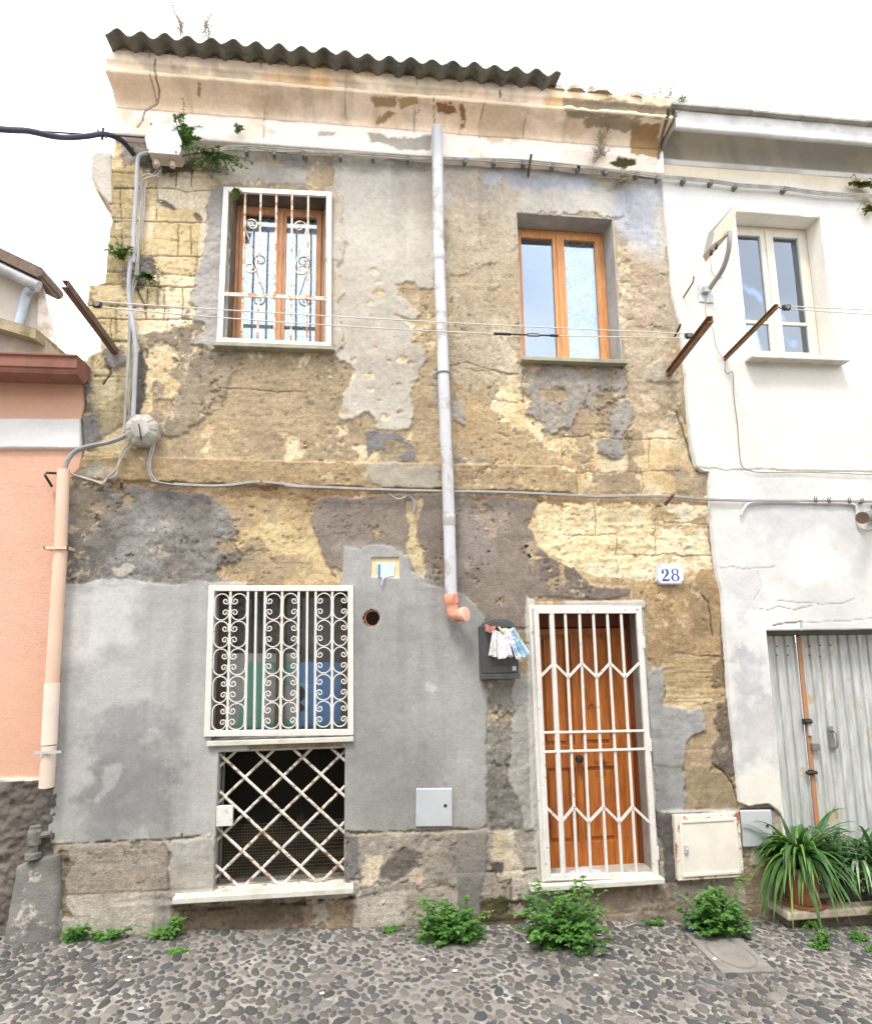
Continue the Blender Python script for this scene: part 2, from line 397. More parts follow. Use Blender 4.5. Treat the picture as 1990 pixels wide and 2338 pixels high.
def main_wall():
    X0, X1, Z0, Z1 = -2.5, 3.35, -.45, 6.24
    S = .0085
    xs = lines([X0, X1]+[v for o in OPEN for v in o[:2]], S); zs = lines([Z0, Z1]+[v for o in OPEN for v in o[2:]], S)
    sh = Sheet(xs, zs)
    blocks(sh, course=.288, z0=4.16, pal=[CREAM, OCH, cl(228,204,156,1.2), cl(210,186,134,1.2), CREAM, cl(234,218,188,1.2)], seed=5, relief=.007)
    # olive weathering on the outer corner blocks
    sh.coat(q('D', 600,-30,770,-30,760,480,740,640,500,640,500,520), OLIVE, cl(190,166,104), rel=None, op=.75, var=.12, edge=.01, soft=.03)
    sh.coat(q('O', 165,600,250,600,270,900,150,980), OLIVE, cl(205,182,120), rel=None, op=.6, soft=.05)
    # brown weathered skin on the stone between the floors and to the right
    sh.coat(q('O', 445,300,1360,300,1500,1640,1500,2000,60,2000,60,1000,150,960,300,900,330,700,400,690,430,560), TAN, TAN2, h=.004, rel=.007, rf=9, edge=.05, var=.12, vf=4)
    brown = q('O', 400,560,480,600,700,600,880,560,905,520,1040,480,1050,740,1040,800,1180,900,1200,1010,140,1010,150,960,300,900,330,700,360,690)
    sh.coat(brown, TAN, TAN2, h=.006, rel=.010, rf=9, edge=.05, var=.12, vf=4)
    sh.h += .004*ridge(sh.X*9, sh.Z*26, 21, 4)*sh.mask(brown, .04)
    sh.coat(q('D', 900,1180,1764,1200,1764,1512,900,1512), TAN2, TAN, h=.006, rel=None, op=.6, soft=.06, edge=.1)
    # pale stone shows through small flakes of the skin
    for poly, thr in ((brown, .66), (q('O', 1040,790,1200,850,1400,850,1400,1010,1060,1010), .5)):
        sh.coat(poly, CREAM, cl(226,196,140), h=-.004, rel=.005, edge=.05, cut=(thr, 5.5), vf=6)
    # right part under the right window: ochre brown and rough grey, cream flakes
    sh.coat(q('O', 1240,540,1350,560,1370,760,1390,860,1300,880,1240,800,1270,745), cl(222,200,170), TAN, h=.0, rel=.010, rf=14, edge=.04, cut=(.42, 7))
    sh.coat(q('E', 950,130,1180,0,1335,0,1345,600,1290,540,1180,440,1170,560,1240,760,1180,900,1230,1000,1330,1110,1560,1240,1700,1290,1764,1300,1764,1320,950,1260), TAN, cl(196,168,126), h=.007, rel=.007, rf=12, edge=.05, var=.14)
    sh.coat(q('E', 1180,440,1270,440,1300,640,1330,740,1230,750,1250,650,1200,560), CREAM, cl(246,226,190), h=0, rel=.006, rf=15, edge=.05)
    sh.coat(q('E', 1190,900,1230,760,1360,760,1430,920,1450,1040,1300,1060,1200,1000), CREAM, cl(240,214,160), h=-.002, rel=.010, rf=14, edge=.05)
    sh.coat(q('O', 1052,745,1262,745,1275,800,1240,815,1180,830,1120,880,1085,850,1062,800), MORT, cl(150,140,126), h=.016, rel=.012, rf=11, edge=.07, cut=(.36, 6), vf=5)
    sh.coat(q('F', 250,740,300,660,380,680,385,760,350,830,355,960,320,995,260,1000,190,960,180,900,250,880), cl(172,166,156), UPG2, h=.024, rel=.006, edge=.03)
    sh.coat(q('F', 460,470,560,450,640,500,640,560,520,570,460,540), cl(172,166,160), UPG2, h=.018, rel=.004, edge=.03)
    sh.coat(q('F', 0,1070,65,1080,60,1170,0,1180), TAN2, h=.01, rel=.004)
    sh.coat(q('F', 590,1040,680,1040,720,1100,810,1090,815,1140,640,1200,630,1120), cl(190,176,150), TAN, h=.012, rel=.006)
    # grey plaster, left of the pipe
    gp = q('E', 280,-640,862,-640,862,200,850,270,780,275,740,240,640,262,650,320,700,345,730,400,772,420,740,460,690,448,670,430,655,436,700,480,738,520,740,570,715,590,800,622,812,690,780,745,770,800,740,830,725,900,745,960,745,1000,720,1085,640,1100,560,1100,520,1085,525,1050,500,1010,480,985,440,1000,390,1025,330,1030,310,1015,330,950,345,870,390,800,422,765,380,712,310,690,290,650,345,600,325,500,270,500)
    sh.coat(gp, UPG, UPG2, h=.020, rel=.005, rf=7, edge=.018, var=.07, vf=2.5, rg=.55, bleed=.2)
    sh.coat(q('D', 700,-260,1260,-260,1764,-200,1764,80,1290,50,1240,40,1180,-20,700,-60), cl(170,160,146), UPG2, h=.016, rel=.006, edge=.03)
    for cx, cy, r in ((515,178,22),(490,360,20),(495,435,14),(540,245,22),(540,300,30),(640,430,14),(397,690,18),(672,685,30),(720,705,18),(495,860,18),(658,830,18),(345,985,28),(577,1015,22),(662,988,14),(425,980,10),(600,690,10),(480,780,30),(320,590,12),(400,930,12),(750,820,18),(540,920,10),(520,615,10)):
        a = q('E', *[v for k in range(7) for v in (cx+r*math.cos(k*.9)*1.2, cy+r*math.sin(k*.9)*.7)])
        sh.coat(a, TAN, CREAM, h=.004, rel=.003, edge=.012, freq=18)
    # dark blue-grey remains low down
    sh.coat(q('E', 455,1100,520,1085,560,1115,640,1100,690,1150,735,1180,740,1260,680,1262,650,1240,720,1210,690,1170,640,1150,590,1145,570,1195,510,1200,480,1235,468,1180), cl(140,136,136), h=.012, rel=.003, edge=.02)
    sh.coat(q('E', 965,1245,1120,1250,1150,1262,1040,1275,970,1270), cl(150,146,144), h=.012, rel=.003, edge=.02)
    sh.coat(q('E', 860,760,1000,900,1026,960,1024,1050,960,1060,890,1050,850,900), cl(182,176,164), UPG2, h=.018, rel=.004, edge=.03)
    # right of the pipe, top
    sh.coat(q('O', 880,300,1350,315,1350,560,1275,560,1262,440,1042,428,1042,520,905,560), UPG, cl(204,198,190), h=.018, rel=.006, rf=7, edge=.05, var=.08, vf=2.5, rg=.5)
    sh.coat(q('O', 905,340,1045,360,1045,540,960,620,905,560), cl(190,176,152), TAN, rel=None, op=.65, soft=.08, edge=.12)
    sh.coat(q('B', 1130,930,1240,940,1300,990,1440,1020,1560,960,1764,985,1764,1100,1640,1080,1500,1110,1400,1060,1300,1080,1240,1050,1130,1020), cl(164,167,178), cl(198,202,216), rel=None, op=.9, soft=.05, edge=.07, rg=.5)
    sh.coat(q('C', 260,700,530,660,545,900,520,1050,420,1040,300,1000,280,880), cl(168,171,184), cl(204,207,218), rel=None, op=.9, soft=.07, edge=.08, rg=.5)
    sh.coat(q('C', 540,680,560,1000,600,1200,520,1240,500,1120,440,1080,520,1000), cl(196,192,188), rel=None, op=.6, soft=.05)
    sh.coat(q('C', 300,1100,540,1180,640,1250,640,1510,300,1510,285,1200), cl(208,184,156), cl(190,170,144), h=.012, rel=.008, rf=13, edge=.04)
    sh.coat(q('C', 310,1150,360,1130,380,1300,420,1420,340,1510,300,1510,300,1250), cl(200,186,160), CREAM, h=.0, rel=.012, rf=22, edge=.03, cut=(.45, 12))
    sh.coat(q('O', 895,430,1050,430,1060,760,1000,800,905,780), cl(198,184,158), cl(188,170,140), rel=None, op=.7, soft=.10, edge=.12)
    sh.coat(q('O', 1250,500,1365,540,1385,800,1290,790,1262,745), cl(206,190,164), cl(196,172,142), rel=None, op=.6, soft=.08, edge=.10)
    # cement around the upper left window
    sh.coat(q('D', 1225,90,1300,50,1340,1010,1210,1005,1170,985,1110,985,1105,960,1180,870,1110,840,1140,770,1095,740,1130,650,1130,560,1160,460,1190,400,1200,290,1195,180), cl(176,172,166), cl(160,156,150), h=.040, rel=.008, rf=13, edge=.03, rg=.6)
    sh.coat(q('B', 265,1080,330,1130,345,1200,320,1300,350,1400,320,1510,230,1510,230,1080), cl(196,180,158), UPG, h=.034, rel=.005, edge=.02, rg=.6)
    sh.coat(q('E', 210,0,320,0,330,120,300,160,345,300,300,360,340,560,330,610,290,640,210,640), cl(196,178,152), UPG, h=.034, rel=.005, edge=.02, rg=.6)
    # brown-grey render left of the sill
    sh.coat(q('D', 810,920,960,895,1000,860,1170,845,1190,900,1110,970,1210,1015,1400,1040,1300,1200,1250,1350,1100,1440,990,1512,900,1512,880,1400,910,1330,870,1210,960,1150,1045,1060,1015,1000,960,980,870,990,820,1010), cl(168,152,128), cl(150,136,116), h=.020, rel=.007, rf=11, edge=.03)
    sh.coat(q('D', 840,985,960,975,1020,1000,1030,1060,960,1130,1050,1190,1040,1230,980,1280,900,1180,880,1200,870,1330,830,1390,830,1200,830,1060,880,1060), CREAM, OCH, h=.002, rel=.008, rf=14, edge=.03)
    sh.coat(q('D', 785,1010,835,1010,838,1150,815,1400,750,1400,780,1150), cl(112,106,98), h=.01, rel=.006)
    sh.coat(q('D', 600,1010,700,980,740,1080,660,1120,610,1090), cl(150,144,136), h=.03, rel=.004, edge=.02)
    sh.coat(q('D', 480,1090,520,1060,540,1180,520,1260,525,1340,490,1350,480,1200), cl(138,134,128), h=.02, rel=.006, edge=.02)
    sh.coat(q('D', 560,1340,720,1230,730,1420,600,1512,480,1512,500,1420), cl(176,160,120), cl(158,146,120), h=.01, rel=.008)
    sh.coat(q('G', 480,140,560,110,585,250,520,300,480,240), cl(150,146,142), h=.02, rel=.004)
    sh.coat(q('D', 700,560,800,455,890,480,900,560,820,640,700,640), cl(140,134,126), h=.016, rel=.008, edge=.04)
    for cx, cy, rx, ry in ((960,170,60,18),(1140,240,26,22),(905,545,40,30),(1010,1060,30,20)):
        sh.coat(q('D', *[v for k in range(8) for v in (cx+rx*math.cos(k*.785), cy+ry*math.sin(k*.785)+.5*rx*math.cos(k*.785))]), cl(120,110,100), h=.012, rel=.003, edge=.01)
    sh.coat(q('A', 1200,880,1764,1000,1764,1070,1290,1060,1230,1010), cl(184,178,168), UPG2, h=.018, rel=.005, edge=.03, rg=.6)
    sh.coat(q('B', 0,910,840,960,840,1000,0,960), cl(150,148,148), rel=None, op=.6, soft=.05, edge=.05)
    # dark green growth around the cables at the top left
    sh.coat(q('A', 780,880,1100,900,1260,960,1330,1010,1220,1010,1080,985,900,1010,780,960), cl(70,66,48), cl(100,96,60), rel=None, op=.8, soft=.03, edge=.05)
    # string course: slightly proud band, brown with grey repair
    band = q('O', 165,930,240,925,600,935,1130,944,1165,958,1165,1000,900,992,400,980,140,968,150,950)
    m = sh.mask(band, .012, .008)
    sh.h += .030*m
    sh.coat(q('O', 150,915,240,930,600,930,1130,940,1160,960,1160,1004,900,998,400,985,140,970), cl(190,162,118), cl(176,152,116), rel=None, op=.85, edge=.02, var=.12)
    sh.coat(q('E', 460,1290,620,1280,740,1290,890,1300,890,1430,500,1410), cl(184,172,146), cl(176,170,156), h=.036, rel=.004, rg=.6)
    sh.coat(q('G', 455,440,560,400,640,420,690,480,660,510,450,480), cl(186,178,160), h=.03, rel=.003)
    sh.coat(q('E', 0,1255,740,1262,900,1255,1300,1268,1300,1285,0,1285), cl(222,200,160), rel=None, op=.6, edge=.03, cut=(.5, 8))
    # lower floor: ochre skin under the band
    sh.coat(q('O', 140,985,1440,1010,1450,1190,1310,1210,1200,1190,950,1160,440,1190,300,1190), OCH, cl(180,152,112,1.1), h=.002, rel=.009, rf=10, edge=.05, cut=(.40, 4))
    sh.coat(q('O', 140,972,500,985,1100,1000,1435,1012,1430,1030,1080,1022,640,1012,420,1008,150,1000), cl(150,122,86,1.1), cl(168,142,102,1.1), h=.004, rel=.006, edge=.03)
    # dark rough cement, left
    sh.coat(q('G', 388,490,700,530,1000,545,1210,590,1330,690,1385,790,1330,850,1400,880,1390,940,1300,1000,1320,1080,1200,1090,1000,1110,740,1080,430,1115,365,1115), DKG, cl(140,136,130,1.0), h=.022, rel=.014, rf=9, edge=.035, var=.16, vf=2.5, bleed=.5)
    sh.coat(q('G', 400,540,560,540,620,600,760,620,640,700,520,720,420,840,392,900), cl(150,134,108,1.0), cl(120,110,98,1.0), rel=None, op=.7, soft=.03, edge=.06)
    sh.coat(q('G', 760,660,1000,700,1000,760,900,1000,640,980,760,800), cl(166,163,158,1.0), cl(150,148,144,1.0), rel=None, op=.75, soft=.06, edge=.08)
    sh.coat(q('G', 1080,620,1210,600,1240,800,1220,960,1390,880,1380,940,1290,1000,1150,900), DKG2, DKG, rel=None, op=.6, soft=.04, edge=.05)
    # mauve-brown cement
    sh.coat(q('H', 190,225,350,212,900,190,1440,235,1432,300,1400,380,1440,450,1440,500,1510,560,1600,585,1690,660,1764,730,1764,800,1400,790,1385,960,1120,930,1100,850,1060,800,920,760,760,740,700,540,440,540,330,680,270,645,210,540,180,420,150,330), MAUVE, cl(124,112,103,1.0), h=.020, rel=.004, rf=9, edge=.02, var=.08, rg=.85, bleed=.2)
    sh.coat(q('H', 1000,260,1240,300,1230,420,1180,560,1000,640,985,480), cl(160,150,142,1.0), rel=None, op=.55, soft=.08, edge=.08)
    sh.coat(q('H', 1380,470,1440,480,1430,640,1395,600), cl(180,158,130,1.0), rel=None, op=.8, soft=.02)
    sh.coat(q('I', 0,290,60,380,130,470,370,485,380,520,200,560,0,540), MAUVE, cl(124,112,103,1.0), h=.020, rel=.004, edge=.02)
    sh.coat(q('H', 700,245,790,225,770,300,760,440,790,520,800,690,740,650,700,500,716,400), cl(206,186,140,1.0), cl(176,156,118,1.0), h=.0, rel=.008, rf=14, edge=.02)
    rs = np.random.RandomState(3)
    for i in range(26):
        cx, cy = [(880+60*rs.rand(), 400+200*rs.rand()), (1030+140*rs.rand(), 440+240*rs.rand()), (1340+80*rs.rand(), 480+80*rs.rand())][i % 3]; r = 3+9*rs.rand()
        sh.coat(q('H', cx-r,cy,cx,cy-r*.7,cx+r*1.4,cy-r*.3,cx+r,cy+r*.8,cx-r*.4,cy+r*.5), cl(40,36,32,1.0), h=-.004, rel=None, edge=.0, soft=.003); 
    # the smooth grey cement, middle
    sh.coat(q('O', 696,1125)+q('H', 340,500,440,515,520,488,620,500,700,560,730,640,800,710,850,730,920,742,1000,770,1060,790,1100,840,1145,910,1130,1260,1165,1330,1165,1512)+q('K', 1150,0,1180,100,1165,260,1160,460,1140,482,350,505)+q('O', 690,1690,690,1180), LOWG2, cl(150,150,149,1.0), h=.030, rel=.003, rf=5, edge=.014, var=.06, vf=1.8, rg=.4, bleed=.1)
    sh.coat(q('H', 340,510,700,560,850,740,1000,800,1090,930,760,1010,560,700,400,720), cl(158,158,157,1.0), rel=None, op=.6, soft=.1, edge=.1, rg=.4)
    sh.coat(q('H', 785,1290,830,1270,880,1310,860,1360,800,1330), cl(176,176,174,1.0), rel=None, op=.8, soft=.01, edge=.03, rg=.4)
    # smooth grey cement, left
    sh.coat(q('G', 350,1120,430,1098,580,1068,740,1055,850,1088,1000,1098,1130,1080,1215,1082)+q('O', 500,1180,500,1700,440,1692)+q('J', 1000,545,880,550,650,555,520,600,420,600,340,600,200,440,300,330,320,200,330,0), LOWG, cl(172,172,171,1.0), h=.030, rel=.003, rf=5, edge=.018, var=.05, vf=1.6, rg=.35, bleed=.1)
    sh.coat(q('J', 500,0,1000,-40,1020,240,1000,520,700,540,560,560,480,380,560,200), cl(122,122,124,1.08), cl(140,140,140,1.08), rel=None, op=.8, soft=.12, edge=.16, rg=.35)
    sh.coat(q('J', 610,130,700,110,660,240,560,330,540,330,600,220), cl(160,160,160,1.0), rel=None, op=.8, soft=.02, edge=.04, rg=.35)
    sh.coat(q('J', 340,0,500,0,520,180,420,300,330,300), cl(172,172,171,1.0), rel=None, op=.7, soft=.05, edge=.08, rg=.35)
    sh.coat(q('J', 560,-200,1000,-260,1010,-60,700,0,560,20), cl(138,138,140,1.0), rel=None, op=.7, soft=.07, edge=.12, rg=.35)
    sh.coat(q('K', 350,40,700,0,760,300,500,420,360,400), cl(134,133,132,1.0), rel=None, op=.6, soft=.07, edge=.12, rg=.35)
    sh.coat(q('K', 940,0,1140,0,1160,420,980,460,930,200), cl(158,157,155,1.0), rel=None, op=.6, soft=.07, edge=.12, rg=.35)
    sh.coat(q('H', 860,1180,1130,1160,1150,1400,900,1450), cl(150,151,153,1.0), rel=None, op=.5, soft=.07, edge=.12, rg=.35)
    sh.coat(q('G', 540,1120,800,1100,900,1300,860,1512,600,1512), cl(156,156,156,1.0), rel=None, op=.6, soft=.1, edge=.1, rg=.35)
    sh.coat(q('G', 370,1120,820,1090,760,1400,540,1512,360,1512), cl(196,196,194,1.0), rel=None, op=.65, soft=.10, edge=.06, rg=.35)
    sh.coat(q('G', 660,1010,740,975,775,1000,750,1060,680,1060), cl(176,172,160,1.0), h=.034, rel=.002, edge=.02)
    # rough strip between mailbox and door
    sh.coat(q('O', 988,1375,1070,1375,1070,1700,985,1700,985,1500), cl(138,134,126,1.0), cl(122,118,112,1.0), h=.018, rel=.013, rf=11, edge=.03, var=.1)
    sh.coat(q('O', 1040,1370,1072,1360,1080,1680,1062,1680,1030,1560), cl(158,156,150,1.0), h=.026, rel=.006, edge=.03, rg=.6)
    sh.coat(q('I', -10,560,440,560,460,580,450,600,-10,600), cl(180,174,164,1.0), h=.03, rel=.004, edge=.01, rg=.5)
    sh.coat(q('O', 1062,1205,1080,1215,1085,1500,1095,1800,1078,1800,1065,1400), cl(180,178,172,1.0), h=.030, rel=.003, edge=.008, rg=.4)
    # above and right of the door
    sh.coat(q('O', 1085,1018,1430,1022,1440,1150,1330,1175,1200,1160,1130,1140,1090,1100), cl(236,214,164,1.1), cl(242,228,196,1.1), h=.0, rel=.010, rf=15, edge=.03, var=.12, cut=(.30, 4))
    sh.h += sh.mask(q('O', 1085,1018,1440,1022,1440,1150,1090,1150), .03)*.009*ridge(sh.X*14, sh.Z*18, 7, 3)
    sh.coat(q('I', 450,470,560,480,700,470,770,380,850,370,890,500,900,860,860,880,560,860,520,960,470,980,460,600), cl(180,150,106,1.05), cl(160,134,98,1.05), h=.012, rel=.007, rf=11, edge=.03, var=.12)
    sh.coat(q('I', 500,960,560,940,560,1150,780,1180,800,1300,700,1360,680,1512,470,1512,470,1000), cl(150,150,149,1.0), h=.026, rel=.005, edge=.02, rg=.5)
    g2 = q('I', 560,870,900,870,920,1100,830,1150,800,1190,560,1150)
    sh.coat(g2, cl(206,184,140,1.05), cl(176,150,108,1.05), h=.004, rel=.005, edge=.03)
    sh.h += sh.mask(g2, .03)*.008*ridge(sh.X*6, sh.Z*40, 9, 3)
    sh.coat(q('I', 850,940,900,890,930,960,920,1050,860,1050), cl(128,108,82,1.0), h=.016, rel=.004)
    sh.coat(q('I', 860,1140,935,1120,960,1330,960,1512,830,1512,870,1340,850,1260), cl(120,104,90,1.0), cl(106,94,84,1.0), h=.020, rel=.007, edge=.03)
    sh.coat(q('L', 680,130,800,130,900,150,970,240,980,380,700,380,680,260), cl(140,128,108,1.0), cl(150,134,104,1.0), h=.014, rel=.006, edge=.03, rg=.7)
    sh.coat(q('L', 850,-20,960,-20,975,240,900,150,840,110), cl(112,102,94,1.0), h=.022, rel=.006, edge=.02)
    sh.coat(q('L', 500,-20,650,-20,680,100,680,380,520,380), cl(148,148,147,1.0), h=.024, rel=.003, rg=.4)
    sh.crack(q('I', 770,515,820,570,835,700,850,760), .006); sh.crack(q('I', 830,140,845,290,870,400,895,520,900,700,905,860,915,1000,940,1150,960,1330), .010, .02)
    sh.crack(q('L', 840,110,900,150,965,240,985,330), .006)
    sh.crack(q('D', 620,1080,640,1130,590,1200), .010, .02); sh.crack(q('D', 790,660,830,740,835,800), .008, .02)
    sh.crack(q('E', 950,720,1040,700,1180,740,1340,770), .004, .012, c=(.2,.16,.1)); sh.crack(q('D', 1200,1220,1480,1240,1764,1250), .004, .012, c=(.2,.16,.1))
    sh.crack(q('F', 640,730,690,870,720,1000,760,1070,830,1080), .006, .02)
    # base course
    base = q('O', 100,1705,350,1702,352,1690,440,1688,440,1800,700,1800,700,1688,1080,1678,1090,1800,1330,1800,1330,1645,1560,1632,1590,1640,1640,2000,60,2000)
    bl = Sheet.__new__(Sheet); bl.__dict__.update(X=sh.X, V=sh.V, xs=sh.xs, seed=0, rg=np.ones_like(sh.X))
    blocks(bl, course=.33, z0=-.12, pal=[cl(168,156,138,1.0), cl(154,148,138,1.0), cl(178,168,150,1.0), cl(160,146,126,1.0)], seed=12, wmin=.7, wmax=1.1, relief=.010, vfreq=12, depth=.02)
    bl.col = bl.col.mean(2, keepdims=True)+(bl.col-bl.col.mean(2, keepdims=True))*.7
    m = sh.mask(base, .02, .006)
    sh.col = sh.col*(1-m[..., None])+bl.col*m[..., None]; sh.h = sh.h*(1-m)+(bl.h+.028)*m; sh.rg = sh.rg*(1-m)+m
    sh.coat(q('J', 360,600,960,560,990,640,960,720,1000,870,430,880,400,700), cl(170,156,134,1.0), cl(152,144,134,1.0), rel=None, op=.75, soft=.03, edge=.05)
    sh.coat(q('J', 950,560,1240,520,1250,870,1000,875,970,720,1000,640), cl(166,164,158,1.0), cl(156,152,142,1.0), h=.036, rel=.004, edge=.02, rg=.5)
    sh.coat(q('K', 345,505,425,510,425,640,440,790,350,800), cl(118,116,112,1.0), h=.03, rel=.006)
    sh.coat(q('K', 430,520,980,500,980,810,440,860), cl(156,148,134,1.0), cl(136,130,122,1.0), h=.028, rel=.012, rf=9, edge=.03, cut=(.35, 4))
    for pg in (q('K', 450,610,560,640,520,800,450,790), q('K', 720,720,800,710,800,790,720,800), q('K', 1200,530,1320,490,1330,640,1380,700,1380,790,1230,780,1200,640)):
        sh.coat(pg, cl(198,186,162,1.0), cl(184,164,134,1.0), h=.024, rel=.006, edge=.03)
    sh.coat(q('K', 690,580,800,610,790,690,640,780,540,780,540,700), cl(112,104,98,1.0), h=.02, rel=.010, edge=.03)
    sh.coat(q('K', 975,500,1150,485,1160,660,1130,820,1140,980,990,980,980,760), cl(118,114,110,1.0), cl(132,126,120,1.0), h=.034, rel=.003, edge=.015, rg=.6)
    sh.coat(q('K', 1180,680,1250,690,1250,740,1200,760), cl(90,84,80,1.0), h=.014, rel=.004)
    sh.coat(q('K', 1130,880,1390,900,1390,1060,1130,1060), cl(70,68,40,1.0), cl(124,108,80,1.0), h=.02, rel=.012, rf=10, edge=.04)
    sh.coat(q('J', 1000,920,1764,900,1764,1090,1000,1080), cl(104,92,78,1.0), cl(132,118,98,1.0), h=.002, rel=.014, rf=8, edge=.03)
    sh.coat(q('K', 0,930,240,900,390,880,400,1080,0,1090), cl(150,132,108,1.0), cl(124,112,96,1.0), h=.012, rel=.014, rf=9, edge=.03)
    sh.coat(q('J', 990,915,1764,885,1764,930,1560,930,1020,960)+q('K', 395,880,0,890), cl(84,70,56,1.0), h=-.006, rel=.004, edge=.02)
    sh.coat(q('J', 340,600,400,600,400,860,430,1000,330,1000), cl(120,112,92,1.0), cl(150,140,110,1.0), h=.01, rel=.012)
    sh.coat(q('L', 110,840,590,820,640,900,620,1050,150,1050), cl(150,134,116,1.0), cl(134,120,104,1.0), h=.02, rel=.014, rf=9, edge=.03)
    sh.coat(q('L', 520,395,620,395,640,780,560,800), cl(96,92,88,1.0), h=.028, rel=.004, rg=.6)
    sh.coat(q('L', 580,790,1000,780,1010,1040,620,1040), cl(140,130,118,1.0), cl(152,142,128,1.0), h=.024, rel=.008, rf=7, edge=.03)
    sh.coat(q('L', 1040,590,1260,560,1280,1040,1010,1050,1020,780), cl(160,140,116,1.0), cl(144,128,108,1.0), h=.02, rel=.013, rf=9, edge=.03)
    sh.coat(q('L', 1060,600,1130,600,1130,690,1060,690), cl(216,208,192,1.0), h=.03, rel=.004, edge=.02)
    sh.coat(q('L', 540,378,1000,370,1000,392,540,398), cl(186,184,178,1.0), h=.036, rel=.002, edge=.006)
    # niche for the paper slip
    nic = sh.mask(q('H', 497,568,655,564,658,680,500,672), .002, .004)
    sh.h -= .022*nic; sh.col = sh.col*(1-nic[..., None])+np.array(cl(226,206,160,1.0))*nic[..., None]
    J_ = lambda k, *p: sh.crack(q(k, *p), .005, .015 if k in 'AD' else .009, c=(.16, .11, .06) if k in 'AD' else (.30, .22, .13), wob=.008 if k in 'AD' else .022)
    for v in ((650,72,1000,74,1060,92,1225,84),(640,262,820,266,1190,272),(630,452,850,462,1160,466),(500,626,700,630,1140,645),(560,824,840,832,1110,826),(905,95,900,260),(1027,282,1022,458),(1095,290,1098,455),(848,650,842,828),(945,652,942,828),(1052,650,1050,826),(700,270,700,450),(690,80,700,262),(640,832,640,1000),(900,75,905,30)): J_('D', *v)
    for v in ((1012,990,1012,1070),(1102,985,1104,1072),(830,990,1220,975),(655,1075,780,1078),(650,1250,770,1255)): J_('A', *v)
    for v in ((350,890,640,892),(480,900,488,1050),(362,900,365,1060),(60,1078,650,1072),(442,1080,446,1212),(64,1085,66,1212),(0,870,350,890)): J_('F', *v)
    for v in ((1368,760,1366,930),(1456,950,1462,1040),(1588,1130,1590,1290),(1185,915,1335,935),(1500,1118,1764,1126),(1040,735,1340,770)): J_('E', *v)
    for v in ((0,178,290,178),(168,0,172,172),(300,185,300,460),(520,95,524,290),(300,296,830,300),(520,96,830,120),(680,870,900,878)): J_('I', *v)
    for v in ((1440,1450,1440,1290),(1200,1060,1500,1065)): J_('H', *v)
    # small pits and chips in the rough coats
    pit = sst(.36, .52, fbm(sh.X*26, sh.Z*30, 81, 3, .6))*sst(-.2, .25, fbm(sh.X*2.2, sh.Z*2.2, 85, 3))*sh.rg**2
    sh.h -= .009*pit; sh.col *= (1-.35*pit)[..., None]
    sp = sst(.20, .34, fbm(sh.X*16, sh.Z*16, 88, 5, .7))*sst(.0, .3, fbm(sh.X*1.6+3, sh.Z*1.6, 91, 4))*sst(.8, 1., sh.rg)*sst(.6, 1.4, sh.Z)
    sh.col = sh.col*(1-.6*sp[..., None])+np.array(cl(236,214,172,1.2))*.6*sp[..., None]
    lowz = (1-sst(1.9, 2.2, sh.Z))*(1-sst(.5, 1., sh.rg))
    sh.col *= (1+.16*lowz*fbm(sh.X*1.9+3, sh.Z*1.5, 95, 5, .6)-.10*lowz*sst(.05, .5, fbm(sh.X*6, sh.Z*.7+2, 97, 4)))[..., None]
    # uneven dirt over everything
    lum = sh.col.mean(2, keepdims=True); sh.col = lum+(sh.col-lum)*.84
    sh.col *= (1+.10*fbm(sh.X*1.3, sh.Z*1.3, 71, 6, .65)+.07*fbm(sh.X*9, sh.Z*9, 72, 5, .7))[..., None]
    sh.h *= .72
    # vertical soiling
    ln = sst(.1, .6, fbm(sh.X*7, sh.Z*.55, 31, 4))[..., None]*.14; sh.col *= (1-ln)
    out_ = [(262,330),(255,362),(218,358),(214,380),(214,425),(236,446),(252,480),(256,505),(250,520),(246,570),(240,645),(203,650),(200,700),(228,735),(229,800),(205,815),(190,838),(192,880),(200,930),(190,950),(190,1040),(183,1070),(158,1098),(150,1104),(150,1340),(143,1500),(134,1700),(125,1800),(112,1900),(128,1960),(138,2000),(130,2300),(1990,2300),(1990,1985),(1797,1985),(1788,1900),(1776,1838),(1720,1790),(1720,1000),(1600,300),(1540,230),(300,90),(262,90)]
    keep = inside(sh, out_, .012)
    hc = a1('H', 505, 912)
    cx = (sh.X[1:, 1:]+sh.X[:-1, :-1])/2; cz = (sh.Z[1:, 1:]+sh.Z[:-1, :-1])/2
    keep &= ((cx-hc.x)**2+(cz-hc.z)**2) > .062**2
    sh.build('wall', M_WALL, keep=keep, back=.30, holes=OPEN, parent=None)
    o = bpy.data.objects['wall']; o.parent = house; o.matrix_parent_inverse = Matrix.Translation(-house.location)
    return hc
HOLE = main_wall()
def adopt(o, p):
    o.parent = p; o.matrix_parent_inverse = Matrix.Translation(-p.location); return o
